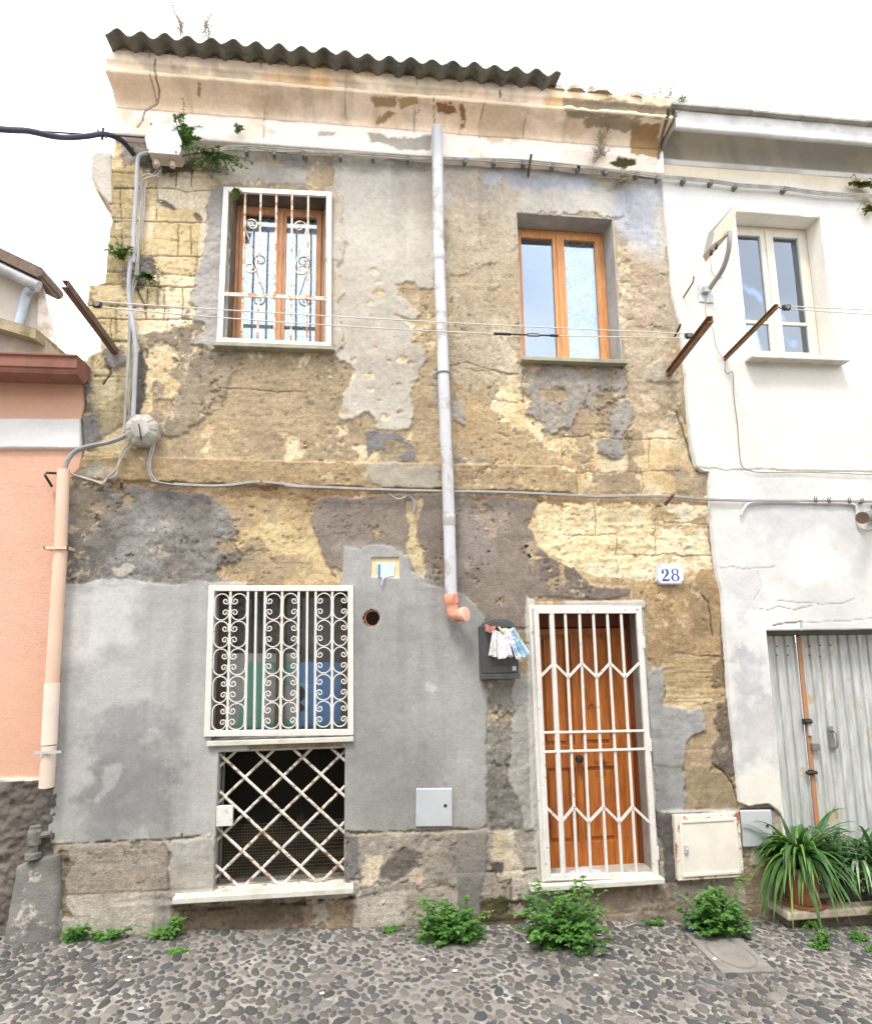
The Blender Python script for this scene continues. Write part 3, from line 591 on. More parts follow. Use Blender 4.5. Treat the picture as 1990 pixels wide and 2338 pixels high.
# ------------------------------------------------------------------ cornice of the middle house
def cornice():
    # profile rows (y, z): fascia, groove, cove, bead, top fillet
    zc = at(785, 300, -.10)   # only for reference
    def zz(px, py, Y): return at(px, py, Y).z
    zb = zz(1240, 372, -.09)      # foot of the fascia
    zf = zz(1290, 327, -.09)      # top of fascia
    zbead = (zz(361, 166, -.30)+zz(1288, 258, -.30))/2
    ztop = (zz(361, 120, -.34)+zz(1240, 205, -.34))/2
    pr = [(.0, zb-.02), (-.085, zb-.01), (-.09, zb+.01), (-.10, zf-.015), (-.095, zf), (-.075, zf+.012), (-.078, zf+.03)]
    n = 14
    for i in range(1, n+1):
        t = i/n; a = t*math.pi/2
        pr.append((-.078-(.21)*(1-math.cos(a)), zf+.03+(zbead-zf-.05)*math.sin(a)**.9))
    pr += [(-.318, zbead-.014), (-.326, zbead-.004), (-.326, zbead+.014), (-.298, zbead+.020), (-.296, zbead+.032), (-.315, zbead+.060), (-.345, zbead+(ztop-zbead)*.5), (-.35, ztop)]
    # resample
    P = [pr[0]]
    for a, b in zip(pr[:-1], pr[1:]):
        L_ = math.hypot(b[0]-a[0], b[1]-a[1]); k = max(1, int(L_/.009))
        for i in range(1, k+1): P.append((a[0]+(b[0]-a[0])*i/k, a[1]+(b[1]-a[1])*i/k))
    s = [0]
    for a, b in zip(P[:-1], P[1:]): s.append(s[-1]+math.hypot(b[0]-a[0], b[1]-a[1]))
    P = np.array(P); g = np.gradient(P, axis=0); nrm = np.stack([-g[:, 1], g[:, 0]], 1); nrm /= np.linalg.norm(nrm, axis=1)[:, None]
    x0 = -1.87; x1 = at(1512, 330, -.1).x
    sh = Sheet(lines([x0, x1], .010), np.array(s), Y0=P[:, 0], zz=P[:, 1])
    sh.V = np.repeat(np.array(s)[:, None], sh.X.shape[1], 1)+6
    sh.coat(None, cl(240,224,206,.98), cl(228,208,186,.98), h=0, rel=.004, rf=6, var=.10, vf=2.2)
    # stone lengths: tone of each piece and its joints
    R = np.random.RandomState(4); e = [x0]
    while e[-1] < x1: e.append(e[-1]+.30+.38*R.rand())
    e[1] = x0+.33
    e = np.array(e); xx = sh.X+.006*fbm(sh.X*9, sh.V*9, 3, 3)
    k = np.clip(np.searchsorted(e, xx)-1, 0, len(e)-2); tone = (1+.16*(R.rand(60)-.5))[k]; sh.col *= tone[..., None]
    jd = np.minimum(xx-e[k], e[k+1]-xx); j = (1-sst(.002, .010, jd))*sst(-.3, .2, fbm(sh.X*3, sh.V*7, 33, 3)); sh.h -= .010*j; sh.col *= (1-.45*j)[..., None]
    up = sh.V-6 > (s[-1]-.20)
    upm = sst(s[-1]-.26, s[-1]-.18, sh.V-6)
    warm = sst(-.1, .25, fbm(sh.X*2.2, sh.V*3, 40, 4))*upm
    sh.col = sh.col*(1-.7*warm[..., None])+np.array(cl(232,196,140,1.05))*.7*warm[..., None]
    gr = sst(.05, .3, fbm(sh.X*3.5+5, sh.V*5, 44, 5))*upm
    sh.col = sh.col*(1-.6*gr[..., None])+np.array(cl(188,176,160,1.05))*.6*gr[..., None]
    cvm = sst(.12, .16, sh.V-6)*(1-upm); s2 = sst(.02, .35, fbm(sh.X*2.6+8, sh.V*3.5, 47, 6, .62))*cvm
    sh.col = sh.col*(1-.5*s2[..., None])+np.array(cl(206,184,156,1.05))*.5*s2[..., None]
    dr = sst(.1, .6, fbm(sh.X*11, sh.V*1.2, 49, 4))*.16; sh.col *= (1-dr)[..., None]; sh.h += .003*fbm(sh.X*20, sh.V*20, 52, 4)
    # fascia: white paint, with grey bare patch
    fm = 1-sst(zf-zb+.07, zf-zb+.11, sh.V-6)
    fl = fm*sst(-.35, -.1, fbm(sh.X*4, sh.V*6, 50, 5))
    sh.col = sh.col*(1-fl[..., None])+np.array(cl(248,240,234,1.12))*fl[..., None]; sh.h += .003*fl
    sh.coat(q('B', 470,760,560,755,600,790,700,790,800,780,845,790,845,870,740,865,640,850,600,840,500,820), cl(186,180,170), h=0, rel=.002, edge=.02)
    sh.coat(q('B', 190,755,300,760,280,780,190,785), cl(196,188,178), h=0, rel=.002, edge=.01)
    sh.coat(q('C', 0,480,530,530,530,640,0,600), cl(238,222,196), rel=None, op=.5)
    # missing paint, brown scars in the cove
    for pg in (q('B', 870,590,960,590,1000,650,930,650,880,640), q('B', 1005,595,1035,600,1035,740,1010,740,1020,680,1005,640), q('B', 520,680,600,640,630,650,590,690,530,715), q('B', 735,630,780,635,760,655), q('B', 500,560,640,560,640,620,520,610), q('A', 1130,460,1160,480,1155,580,1135,560), q('A', 1260,480,1305,475,1290,495)):
        sh.coat(pg, cl(170,128,98), cl(196,170,130), h=-.003, rel=.002, edge=.02, cut=(.35, 14))
    sh.coat(q('B', 640,560,760,560,770,600,660,615), cl(196,166,104), rel=None, op=.8, edge=.02)
    sh.coat(q('C', 370,330,540,330,535,520,370,505), cl(176,142,90), cl(150,118,74), h=.0, rel=.006, op=.9, edge=.02)
    sh.coat(q('C', 90,280,460,300,440,380,200,360,120,350), cl(158,146,128), cl(186,168,140), rel=.004, op=.85, edge=.04, cut=(.35, 8))
    sh.coat(q('C', 0,180,640,230,600,300,0,290), cl(150,140,126), cl(178,164,142), rel=.012, rf=9, op=.85, edge=.04)
    sh.coat(q('C', 250,560,300,520,400,540,410,570,330,590,270,580), cl(76,74,40), rel=.006, edge=.02)
    sbd = s[-1]-(ztop-zbead)-.035; bl_ = sst(.026, .010, np.abs(sh.V-6-sbd)); sh.col = sh.col*(1-.6*bl_[..., None])+np.array(cl(240,222,190,1.0))*.6*bl_[..., None]
    # darker line along the groove
    gl = 1-sst(.004, .022, np.abs(sh.V-6-(zf-zb+.12)+.006*fbm(sh.X*8, sh.V, 3, 3)))
    sh.col *= (1-.45*gl)[..., None]
    sh.crack(q('A', 895,340,893,420,910,500,918,560,905,600,830,640,820,690,790,730), .006, .015); sh.crack(q('B', 1235,520,1238,560), .006); sh.crack(q('C', 600,260,560,400,540,530), .012, .03)
    sh.crack(q('B', 855,560,857,700), .004, .006, c=(.2,.12,.08))
    # ragged foot of the fascia
    fo = sst(.035, .0, sh.V-6)*np.clip(fbm(sh.X*5, sh.V*0+3, 60, 4), 0, 1)
    sh.Yb[:] += 0
    H = sh.h.copy(); sh.h = H
    Y = sh.Yb+nrm[:, 0][:, None]*sh.h; Z = sh.Z+nrm[:, 1][:, None]*sh.h + .05*fo
    sh.h = -(Y-sh.Yb); sh.Z = Z
    o = sh.build('cornice', M_CORN, back=.0, parent=None)
    adopt(o, house)
    # solid core and the left end of the moulding
    m = MB()
    outl = [(p[0]-n_[0]*.03, p[1]-n_[1]*.03) for p, n_ in zip(P[::3], nrm[::3])]+[(.15, P[-1][1]), (.15, zb-.02)]
    k = len(outl)
    v = [(x0+.004, y, z) for y, z in outl]+[(x1, y, z) for y, z in outl]
    m.add(v, [tuple(range(k)), tuple(range(2*k-1, k-1, -1))]+[((i+1) % k, i, k+i, k+(i+1) % k) for i in range(k)])
    M_CORE = mat('stone_core', cl(196,184,168), rough=.95, var=.1, vscale=8, bump=(70, .5))
    adopt(m.build('cornice_core', M_CORE), house)
    return P, zb, zf, zbead, ztop, x0, x1
CP, zb, zf, zbead, ztop, cx0, cx1 = cornice()

# ------------------------------------------------------------------ corrugated roof sheets
M_ROOF = mat('weathered_fibre_cement', cl(124,122,116,1.05), col2=cl(78,78,74,1.05), rough=.95, vscale=7, var=.1, bump=(90, .6), dirt=(cl(120,118,100,1.1), 14, .02))
def roof():
    Yf = -.525
    L_ = at(240, 68, Yf); R_ = at(1281, 168, Yf)
    pitch = (R_.x-L_.x)/20.7
    zm = (L_.z+R_.z)/2; slope = (R_.z-L_.z)/(R_.x-L_.x)
    xs = np.linspace(L_.x, R_.x, 420); ys = [Yf, Yf+.06, Yf+.15, Yf+.5, Yf+1.5, Yf+4.5]
    m = MB(); n = len(xs); th = .009; A = .027
    def zf_(x, y):
        ph = 2*math.pi*(x-L_.x)/pitch
        dz = .010*(vn(np.array([x*6.]), np.array([y*3]), 2)[0]-.5)
        lap = .010*(int((x-L_.x)/(pitch*5))%2)
        return L_.z+slope*(x-L_.x)+.0-A*math.cos(ph)+(y-Yf)*.10+dz+lap
    for side in (0, 1):
        for y in ys:
            for x in xs:
                yy = y + (.012*(vn(np.array([x*11.]), np.array([1.]), 5)[0]-.5) if y == Yf else 0)
                m.v.append((x, yy, zf_(x, y)-(th if side else 0)))
    k = len(ys)
    for side in (0, 1):
        o = side*k*n
        for j in range(k-1):
            for i in range(n-1):
                f = (o+j*n+i, o+j*n+i+1, o+(j+1)*n+i+1, o+(j+1)*n+i); m.f.append(f if not side else f[::-1])
    for i in range(n-1): m.f.append((i+1, i, k*n+i, k*n+i+1))
    for j in range(k-1):
        m.f.append((j*n, (j+1)*n, k*n+(j+1)*n, k*n+j*n)); m.f.append(((j+1)*n+n-1, j*n+n-1, k*n+j*n+n-1, k*n+(j+1)*n+n-1))
    adopt(m.build('roof', M_ROOF, smooth=True), house)
    # mortar packed under the waves
    m = MB(); xs2 = [x for x in np.linspace(cx0+.02, R_.x-.02, 400)]
    M_PACK = mat('packing_mortar', cl(204,180,156), rough=.95, var=.15, vscale=9, bump=(60, .6))
    n2 = len(xs2); ya, yb = -.335, -.05
    for y in (ya, yb):
        for x in xs2:
            wob = .012*(vn(np.array([x*14.]), np.array([y*3+2]), 6)[0]-.5)
            m.v.append((x, y+wob, ztop-.02)); m.v.append((x, y+wob*2, min(zf_(x, y)-.004, ztop+.16)))
    for i in range(n2-1):
        a = 2*i; m.f.append((a, a+2, a+3, a+1)); b = a+2*n2; m.f.append((b+2, b, b+1, b+3)); m.f.append((a+1, a+3, b+3, b+1))
    m.f.append((0, 1, 2*n2+1, 2*n2)); m.f.append((2*n2-2, 4*n2-2, 4*n2-1, 2*n2-1))
    adopt(m.build('roof_mortar', M_PACK), house)
    return L_, R_
RL, RR = roof()
# broken tiles and rubble on the right end of the cornice
def rubble():
    M_R = mat('broken_tile_mortar', cl(176,166,150), col2=cl(140,128,108), rough=.95, var=.12, vscale=9, bump=(50, .6))
    r = random.Random(5); xa = RR.x-.02; xb = cx1-.04; m = MB()
    m.box(xa-.1, xb, -.30, .25, ztop-.03, ztop+.012)
    for i in range(46):
        x = xa+(xb-xa)*r.random(); y = -.34+.30*r.random(); w_ = .05+.07*r.random(); h = .03+.05*r.random(); k = r.randint(5, 7)
        z0 = ztop-.01; a0 = r.random()*6
        pts = [(x+w_*math.cos(a0+2*math.pi*j/k)*(.7+.5*r.random()), y+w_*.6*math.sin(a0+2*math.pi*j/k)) for j in range(k)]
        m.add([(p[0], p[1], z0) for p in pts]+[(p[0]*.7+x*.3, p[1]*.7+y*.3, z0+h*(.6+.6*r.random())) for p in pts], [tuple(range(k))[::-1], tuple(range(k, 2*k))]+[(j, (j+1) % k, k+(j+1) % k, k+j) for j in range(k)])
    adopt(m.build('roof_edge', M_R), house)
rubble()

# ------------------------------------------------------------------ white house to the right
white = thing('plastered_house', 'white plastered house on the right with a blue-grey corrugated metal garage door', 'house', (4.2, 0, -.2))
OP_WW = rect(1686, 497, 1882, 812); gl_ = at(1743, 1500); OP_G = (gl_.x+.01, gl_.x+1.42, -.08, at(1860, 1438).z)
def white_wall():
    X0, X1, Z0, Z1 = 2.55, 6.0, -.6, 6.0
    sh = Sheet(lines([X0, X1, OP_WW[0], OP_WW[1], OP_G[0], OP_G[1]], .0095), lines([Z0, Z1, OP_WW[2], OP_WW[3], OP_G[2], OP_G[3]], .0095))
    sh.coat(None, cl(236,233,226,1.42), cl(244,240,232,1.42), rel=.004, rf=2.2, var=.03, vf=1.3, rg=.6)
    sh.h += .0015*fbm(sh.X*18, sh.Z*18, 5, 3)
    lowm = q('F', 810,1080,1764,1090,1764,1512)+q('I', 1764,1512,940,1512,830,100)
    sh.coat(lowm, cl(202,203,202,1.12), cl(224,224,221,1.12), rel=None, op=.85, soft=.12, edge=.15, var=.05, rg=.6)
    sh.coat(q('F', 1040,1270,1660,1270,1600,1450,1300,1420,1250,1512,1040,1400), cl(186,188,191,1.05), rel=None, op=.8, soft=.09, edge=.10)
    sh.coat(q('I', 870,370,1080,380,1120,560,1000,700,900,520), cl(186,186,189,1.0), rel=None, op=.8, soft=.06, edge=.1)
    sh.coat(q('I', 1000,830,1130,850,1150,1150,1000,1130,960,960), cl(158,160,165,1.0), cl(188,188,191,1.0), rel=None, op=.85, soft=.05, edge=.10)
    sh.coat(q('I', 930,1100,1180,1140,1200,1512,960,1512), cl(192,190,188,1.0), cl(168,168,171,1.0), rel=None, op=.85, soft=.06, edge=.10)
    sh.coat(q('F', 760,760,960,900,1000,1060,730,1040), cl(222,220,216,1.1), rel=None, op=.7, soft=.08, edge=.1)
    sh.coat(q('F', 720,560,760,560,780,900,730,900), cl(222,218,212,1.1), rel=None, op=.6, soft=.03, edge=.04)
    sh.coat(q('C', 560,700,1500,760,1760,780,1760,820,560,770), cl(212,212,216,1.15), rel=None, op=.5, soft=.05, edge=.06)
    sh.coat(q('C', 545,540,1764,640,1764,740,1300,700,545,640), cl(244,230,204,1.35), rel=None, op=.8, soft=.03, edge=.03)
    sh.coat(q('C', 1580,640,1764,640,1764,880,1680,870,1600,700), cl(140,130,84,1.1), cl(206,190,140,1.1), rel=.004, op=.7, soft=.05, edge=.08, cut=(.42, 7))
    sh.coat(q('C', 1330,500,1400,500,1400,520,1330,520), cl(200,190,160,1.1), rel=None, op=.2)
    for cx, cy in ((760,130),(980,170),(1040,430)):
        sh.coat(q('F', cx-30,cy-15,cx+25,cy-30,cx+35,cy+15,cx-10,cy+30), cl(236,230,222,1.15), h=.004, rel=.002, edge=.02)
    sh.crack(q('I', 870,375,940,365,1030,380,1180,365), .002, .003, c=(.3,.29,.27)); sh.crack(q('I', 1200,560,1450,580,1560,575,1640,550), .002, .003, c=(.25,.24,.22))
    sh.crack(q('I', 1095,605,1150,615,1200,595,1300,610,1400,590), .0025, .004, c=(.2,.19,.18)); sh.crack(q('I', 1168,704,1240,690,1335,682,1340,730), .005, .012); sh.crack(q('I', 1340,690,1500,680,1764,660), .002, .004, c=(.3,.29,.27))
    sh.crack(q('F', 740,1055,900,1075,1100,1070,1300,1080,1500,1078,1764,1088), .005, .010, c=(.35,.31,.24)); sh.crack(q('I', 1080,390,1110,480,1060,560), .002, .003, c=(.4,.39,.37))
    sh.col *= (1-sst(.1, .6, fbm(sh.X*6, sh.Z*.5, 12, 4))*.05)[..., None]
    out_ = [(1499,262),(1500,330),(1504,404),(1515,500),(1525,600),(1531,680),(1548,745),(1556,830),(1562,900),(1565,960),(1575,1030),(1585,1070),(1600,1078),(1612,1080),(1614,1134),(1618,1200),(1624,1270),(1632,1320),(1640,1350),(1648,1450),(1652,1500),(1658,1600),(1668,1700),(1673,1760),(1683,1830),(1700,1838),(1745,1832),(1768,1850),(1778,1862),(1800,1870),(2000,2600),(4500,2600),(4500,-900),(1800,-300)]
    keep = inside(sh, out_, .005)
    o = sh.build('wall', M_WHITE, keep=keep, back=.20, holes=[OP_WW, OP_G], Yoff=-.048); adopt(o, white)
    # cornice of the white house: cove in bare grey cement, white fascia, thin stone capping
    xl = at(1506, 300, -.05).x
    z0 = at(1520, 366, -.05).z; z1 = at(1535, 296, -.30).z; z2 = at(1540, 254, -.32).z; z3 = at(1560, 242, -.36).z
    P = [(-.045, z0-.03), (-.06, z0)]
    for i in range(1, 11):
        t = i/10*math.pi/2; P.append((-.06-.24*(1-math.cos(t)), z0+(z1-z0)*math.sin(t)))
    P += [(-.325, z1+.004), (-.33, z1+.02), (-.335, z2-.01), (-.335, z2)]
    PP = [P[0]]
    for a, b in zip(P[:-1], P[1:]):
        k = max(1, int(math.hypot(b[0]-a[0], b[1]-a[1])/.014))
        for i in range(1, k+1): PP.append((a[0]+(b[0]-a[0])*i/k, a[1]+(b[1]-a[1])*i/k))
    s = [0]
    for a, b in zip(PP[:-1], PP[1:]): s.append(s[-1]+math.hypot(b[0]-a[0], b[1]-a[1]))
    PP = np.array(PP)
    sh = Sheet(lines([xl, X1], .018), np.array(s), Y0=PP[:, 0], zz=PP[:, 1]); sh.V = np.repeat(np.array(s)[:, None], sh.X.shape[1], 1)+3
    sh.coat(None, cl(238,238,236,1.35), cl(206,206,206,1.35), rel=.003, rf=4, var=.04, vf=3)
    cov = sst(.03, .05, sh.V-3)*(1-sst(s[-1]-.25, s[-1]-.235, sh.V-3+.0*sh.X))
    sv = sh.V-3; top = s[-1]-(z2-z1)-.02
    cov = sst(.035, .05, sv)*(1-sst(top-.012, top+.004, sv))
    sh.col = sh.col*(1-cov[..., None])+np.array(cl(162,158,150,1.5))*cov[..., None]
    st = sst(-.1, .22, fbm((sh.X+sv*.9)*3.2, sv*1.5, 9, 5))*cov
    sh.col = sh.col*(1-.45*st[..., None])+np.array(cl(196,188,168,1.5))*.45*st[..., None]
    dk = sst(.0, .3, fbm((sh.X+sv*.8)*4+7, sv*2, 14, 5))*cov
    sh.col = sh.col*(1-.5*dk[..., None])+np.array(cl(124,120,112,1.5))*.5*dk[..., None]
    o = sh.build('cornice', M_WHITE, back=0); adopt(o, white)
    m = MB(); outl = [(p[0]+.02, p[1]+(.015 if 1 < i < 12 else 0)) for i, p in enumerate(P)]+[(.3, P[-1][1]), (.3, z0-.03)]; k = len(outl)
    v = [(xl+.003, y, z) for y, z in outl]+[(X1, y, z) for y, z in outl]
    m.add(v, [tuple(range(k)), tuple(range(2*k-1, k-1, -1))]+[((i+1) % k, i, k+i, k+(i+1) % k) for i in range(k)])
    adopt(m.build('cornice_core', mat('white_core', cl(190,186,178), rough=.95)), white)
    m = MB(); r = random.Random(2); x = xl-.05
    while x < X1:
        L_ = .45+.3*r.random(); e = min(x+L_-.004, X1+.1); dz = .006*(r.random()-.5)
        m.box(x, e, -.39+.012*(r.random()-.5), .3, z2+.002+dz, z3+.004+dz); x += L_
    adopt(m.build('coping', mat('coping_stone', cl(178,176,168,1.2), col2=cl(120,118,108,1.2), rough=.95, vscale=3, bump=(50, .5)), bevel=.004), white)
    m = MB(); m.box(xl, X1, -.30, 5, z3-.06, z3-.02); adopt(m.build('roof', M_ROOF), white)
white_wall()

# ------------------------------------------------------------------ orange house to the left
orange = thing('low_orange_house', 'low orange plastered house on the left with brown cornice and pale grey band', 'house', (-3.6, 0, 0))
def orange_wall():
    X0, X1, Z0, Z1 = -5.2, -1.75, -.4, 4.0
    sh = Sheet(lines([X0, -2.9], .03)[:-1]+lines([-2.9, X1], .0095), lines([Z0, Z1], .0105))
    sh.coat(None, cl(237,190,166,1.35), cl(231,184,160,1.35), rel=.002, rf=3, var=.03, vf=1.2, rg=.5)
    sh.coat(q('G', -200,350,400,350,330,1512,-200,1512), cl(229,185,163,1.25), cl(223,177,154,1.25), rel=None, op=.8, soft=.1, edge=.1, var=.03)
    sh.coat(q('G', -2500,142,465,146,480,200,478,318,-2500,318), cl(204,204,204,1.05), cl(214,214,212,1.05), h=.035, rel=.001, edge=.003, rg=.4)
    sh.coat(q('J', -2500,212,250,205,340,240,330,620,330,1200,-2500,1200), cl(118,112,106,1.0), cl(100,95,90,1.0), h=.020, op=.999, rel=.013, rf=20, edge=.01, var=.12, rg=1)
    sh.coat(q('J', -2500,202,232,196,232,208,-2500,214), cl(222,214,206,1.0), h=.028, rel=.002, edge=.004)
    out_ = [(-4000,800),(192,800),(194,880),(192,930),(186,945),(187,1035),(182,1070),(156,1098),(156,2400),(-4000,2400)]
    keep = inside(sh, out_, .008)
    o = sh.build('wall', M_ORANGE, keep=keep, back=.25, Yoff=.004); adopt(o, orange)
    M_BC = mat('brown_cornice', cl(142,96,82,1.15), col2=cl(122,82,70,1.15), rough=.8, var=.06, vscale=9)
    # cornice: stepped brown moulding
    za = at(100, 876, -.22).z; a = at(190, 862, -.05)
    zt = at(80, 806, -.30).z; zm = at(80, 838, -.27).z; zl = at(80, 851, -.25).z; zw = at(80, 874, -.0).z
    xr = at(193, 870, -.10).x
    m = MB(); outl = [(.1, zw), (-.012, zw), (-.04, zw+.02), (-.10, zl-.02), (-.24, zl), (-.25, zm-.012), (-.25, zm), (-.265, zm+.006), (-.265, zt-.012), (-.28, zt-.004), (-.28, zt+.012), (.35, zt+.03)]
    k = len(outl)
    def mit(y): return xr - .0
    v = [(X0, y, z) for y, z in outl]+[(mit(y), y, z) for y, z in outl]
    m.add(v, [tuple(range(k)), tuple(range(2*k-1, k-1, -1))]+[((i+1) % k, i, k+i, k+(i+1) % k) for i in range(k)])
    adopt(m.build('cornice', M_BC, bevel=.004), orange)
    m = MB(); m.box(X0, xr-.02, -.1, 4, zt-.1, zt-.02); adopt(m.build('roof', mat('roof_slab', cl(150,130,120))), orange)
orange_wall()

# ------------------------------------------------------------------ street
street = None
def street_():
    global street
    m = MB(); X = 60; 
    a = MB(); nx, ny = 60, 40
    xs = np.concatenate([[-120, -40, -12], np.linspace(-6, 7, 90), [12, 40, 120]]); ys = np.concatenate([[-120, -40, -12], np.linspace(-5.5, .12, 50), [6, 40, 120]])
    for y in ys:
        for x in xs:
            xx = max(-12, min(12, x)); z = ground_z(xx)+.006*(vn(np.array([x*2.]), np.array([y*2.]), 3)[0]-.5)
            a.v.append((x, y, z))
    n = len(xs)
    for j in range(len(ys)-1):
        for i in range(n-1): a.f.append((j*n+i, j*n+i+1, (j+1)*n+i+1, (j+1)*n+i))
    M_ST = mat('cement_mortar_bed', cl(156,150,143,1.3), col2=cl(132,126,120,1.3), rough=.95, vscale=1.3, var=.08, bump=(120, .5), dirt=(cl(178,174,166,1.3), 5, -.02))
    a.build('street', M_ST, smooth=True, kind='structure')
street_()
def cobbles():
    """rounded river pebbles set on edge in mortar; each a low dome of its own size, turn and tone"""
    R = np.random.RandomState(11)
    # dart throwing on a jittered grid
    pts = []; cell = {}; cs = .05
    x0, x1, y0, y1 = -4.2, 5.6, -3.4, -.02
    cand = 220000
    px = R.rand(cand)*(x1-x0)+x0; py = R.rand(cand)*(y1-y0)+y0; sz = .013+.009*R.rand(cand)
    sz[:9000] = .0245+.0115*R.rand(9000)**1.4
    order = np.argsort(-sz[:500]); 
    an0 = math.pi/2+.5*fbm(px*.5, py*.5, 5, 2)
    asp = 1.3+.75*R.rand(cand)
    an = an0+R.normal(0, .5, cand)
    keep = []
    g = {}
    for i in range(cand):
        x, y, s = px[i], py[i], sz[i]
        ci, cj = int(math.floor(x/.1)), int(math.floor(y/.1)); ok = True
        for a in (-2, -1, 0, 1, 2):
            for b in (-2, -1, 0, 1, 2):
                for (X, Y, S, A, Q) in g.get((ci+a, cj+b), ()):
                    dx, dy = x-X, y-Y; d = math.hypot(dx, dy)
                    if d > .17: continue
                    t = math.atan2(dy, dx)
                    def rr(S, Q, A): 
                        c, s_ = math.cos(t-A), math.sin(t-A); return S/math.sqrt((c/Q)**2+s_**2)
                    if d < (rr(S, Q, A)+rr(s, asp[i], an[i]))*.90+.0012: ok = False; break
                if not ok: break
            if not ok: break
        if ok:
            g.setdefault((ci, cj), []).append((x, y, s, an[i], asp[i])); keep.append(i)
    # dome template
    rings = [(0, 1.), (.38, .93), (.68, .74), (.88, .45), (1., .0), (1.02, -.5)]
    nseg = 12
    tv = [(0, 0, 1.)]
    for r, z in rings[1:]:
        for k in range(nseg):
            a = 2*math.pi*k/nseg; tv.append((r*math.cos(a), r*math.sin(a), z))
    tv = np.array(tv); tf = [(0, 1+k, 1+(k+1) % nseg) for k in range(nseg)]
    tq = []
    for j in range(len(rings)-2):
        for k in range(nseg):
            a = 1+j*nseg+k; b = 1+j*nseg+(k+1) % nseg; tq.append((a, a+nseg, b+nseg, b))
    K = len(keep); nv = len(tv)
    V = np.zeros((K, nv, 3)); Cc = np.zeros((K, nv, 4))
    pal = np.array([cl(122,116,111,1.05), cl(110,106,103,1.05), cl(132,125,118,1.05), cl(96,96,98,1.05), cl(92,98,103,1.05), cl(142,135,127,1.05), cl(116,108,101,1.05), cl(104,100,98,1.05)])
    th = np.arctan2(tv[:, 1], tv[:, 0])
    for n_, i in enumerate(keep):
        s = sz[i]; c, s_ = math.cos(an[i]), math.sin(an[i])
        wob = 1+.10*np.sin(2*th+R.rand()*6)+.07*np.sin(3*th+R.rand()*6)+.03*np.sin(5*th+R.rand()*6)
        x = tv[:, 0]*s*asp[i]*wob; y = tv[:, 1]*s*wob; hh = s*(.26+.20*R.rand())
        z = tv[:, 2]*hh; z = z+x*(R.rand()-.5)*.12
        X = x*c-y*s_+px[i]; Yy = x*s_+y*c+py[i]
        V[n_] = np.stack([X, Yy, ground_z(X)+z+.002-.25*hh], 1)
        col = pal[R.randint(8)]; col = col.mean()+(col-col.mean())*.65; col = col*(.50+.32*R.rand())
        Cc[n_, :, :3] = col; Cc[n_, :, 3] = .6
    tri = np.array(tf)[None]+(np.arange(K)*nv)[:, None, None]; qd = np.array(tq)[None]+(np.arange(K)*nv)[:, None, None]
    loops = np.concatenate([tri.reshape(-1), qd.reshape(-1)]); nt_, nq = K*len(tf), K*len(tq)
    st = np.concatenate([np.arange(nt_)*3, nt_*3+np.arange(nq)*4])
    me = bpy.data.meshes.new('cobbles'); me.vertices.add(K*nv); me.vertices.foreach_set('co', V.astype(np.float32).ravel())
    me.loops.add(len(loops)); me.loops.foreach_set('vertex_index', loops.astype(np.int32))
    me.polygons.add(nt_+nq); me.polygons.foreach_set('loop_start', st.astype(np.int32)); me.update(calc_edges=True)
    me.polygons.foreach_set('use_smooth', np.ones(nt_+nq, bool))
    ca = me.color_attributes.new('Col', 'FLOAT_COLOR', 'POINT'); ca.data.foreach_set('color', Cc.astype(np.float32).ravel())
    me.materials.append(vcmat('river_pebbles', bump=.35, fine=110, rough=.72, var=.25))
    o = bpy.data.objects.new('cobbles', me); link(o, kind='stuff')
    o['label'] = 'grey river pebbles set in pale mortar across the street'; o['category'] = 'cobbles'
    print('cobbles', K)
cobbles()
# the house across the street, seen in the window panes
def opposite():
    t = thing('opposite_house', 'pale house across the street with arched windows, mirrored in the upper window panes', 'house', (0, -7.4, -.1))
    M_O = mat('pale_plaster', cl(214,204,186,1.1), rough=.95, vscale=1.5, var=.06)
    m = MB(); m.box(-14, 14, -12, -7.4, -.7, 5.5); adopt(m.build('wall', M_O), t)
    m = MB(); m.box(-14.2, 14.2, -12, -7.12, 5.5, 5.65); m.box(-14.1, 14.1, -12, -7.22, 5.36, 5.5); adopt(m.build('cornice', M_O), t)
    M_D = mat('dark_pane', (.03,.035,.04), rough=.1, spec=.6, bump=None)
    for x in (-7, -4.2, -1.4, 1.4, 4.2, 7):
        m = MB(); a = [(x-.5, 2.9), (x+.5, 2.9), (x+.5, 4.1)]+[(x+.5*math.cos(k*math.pi/8), 4.1+.35*math.sin(k*math.pi/8)) for k in range(1, 8)]+[(x-.5, 4.1)]
        m.prism(a, -7.385, -7.42); adopt(m.build('window', M_D), t)
opposite()
# ------------------------------------------------------------------ materials of the fittings
WP = cl(238,236,231,1.38); RUST = cl(150,86,46,1.2)
M_WP = mat('white_painted_iron', WP, rough=.45, var=.05, vscale=14, dirt=(RUST, 22, -.09), bump=(80, .12))
M_WPR = mat('rusting_white_iron', cl(226,214,196,1.15), rough=.6, var=.08, vscale=16, dirt=(cl(176,110,60,1.2), 18, .03), bump=(90, .3))
M_WPM = mat('spotted_white_iron', cl(220,216,208,1.1), rough=.55, var=.12, vscale=14, dirt=(cl(140,104,78,1.1), 24, .01), bump=(90, .25))
M_RUST = mat('rusty_iron', cl(120,92,74,1.2), col2=cl(84,70,62,1.2), rough=.85, var=.2, vscale=12, bump=(120, .5))
M_RUST2 = mat('brown_rusty_iron', cl(146,110,78,1.1), col2=cl(112,86,64,1.1), rough=.85, var=.2, vscale=12, bump=(120, .5))
M_DARK = mat('dark_interior', (.035,.032,.03), rough=.95, bump=None)
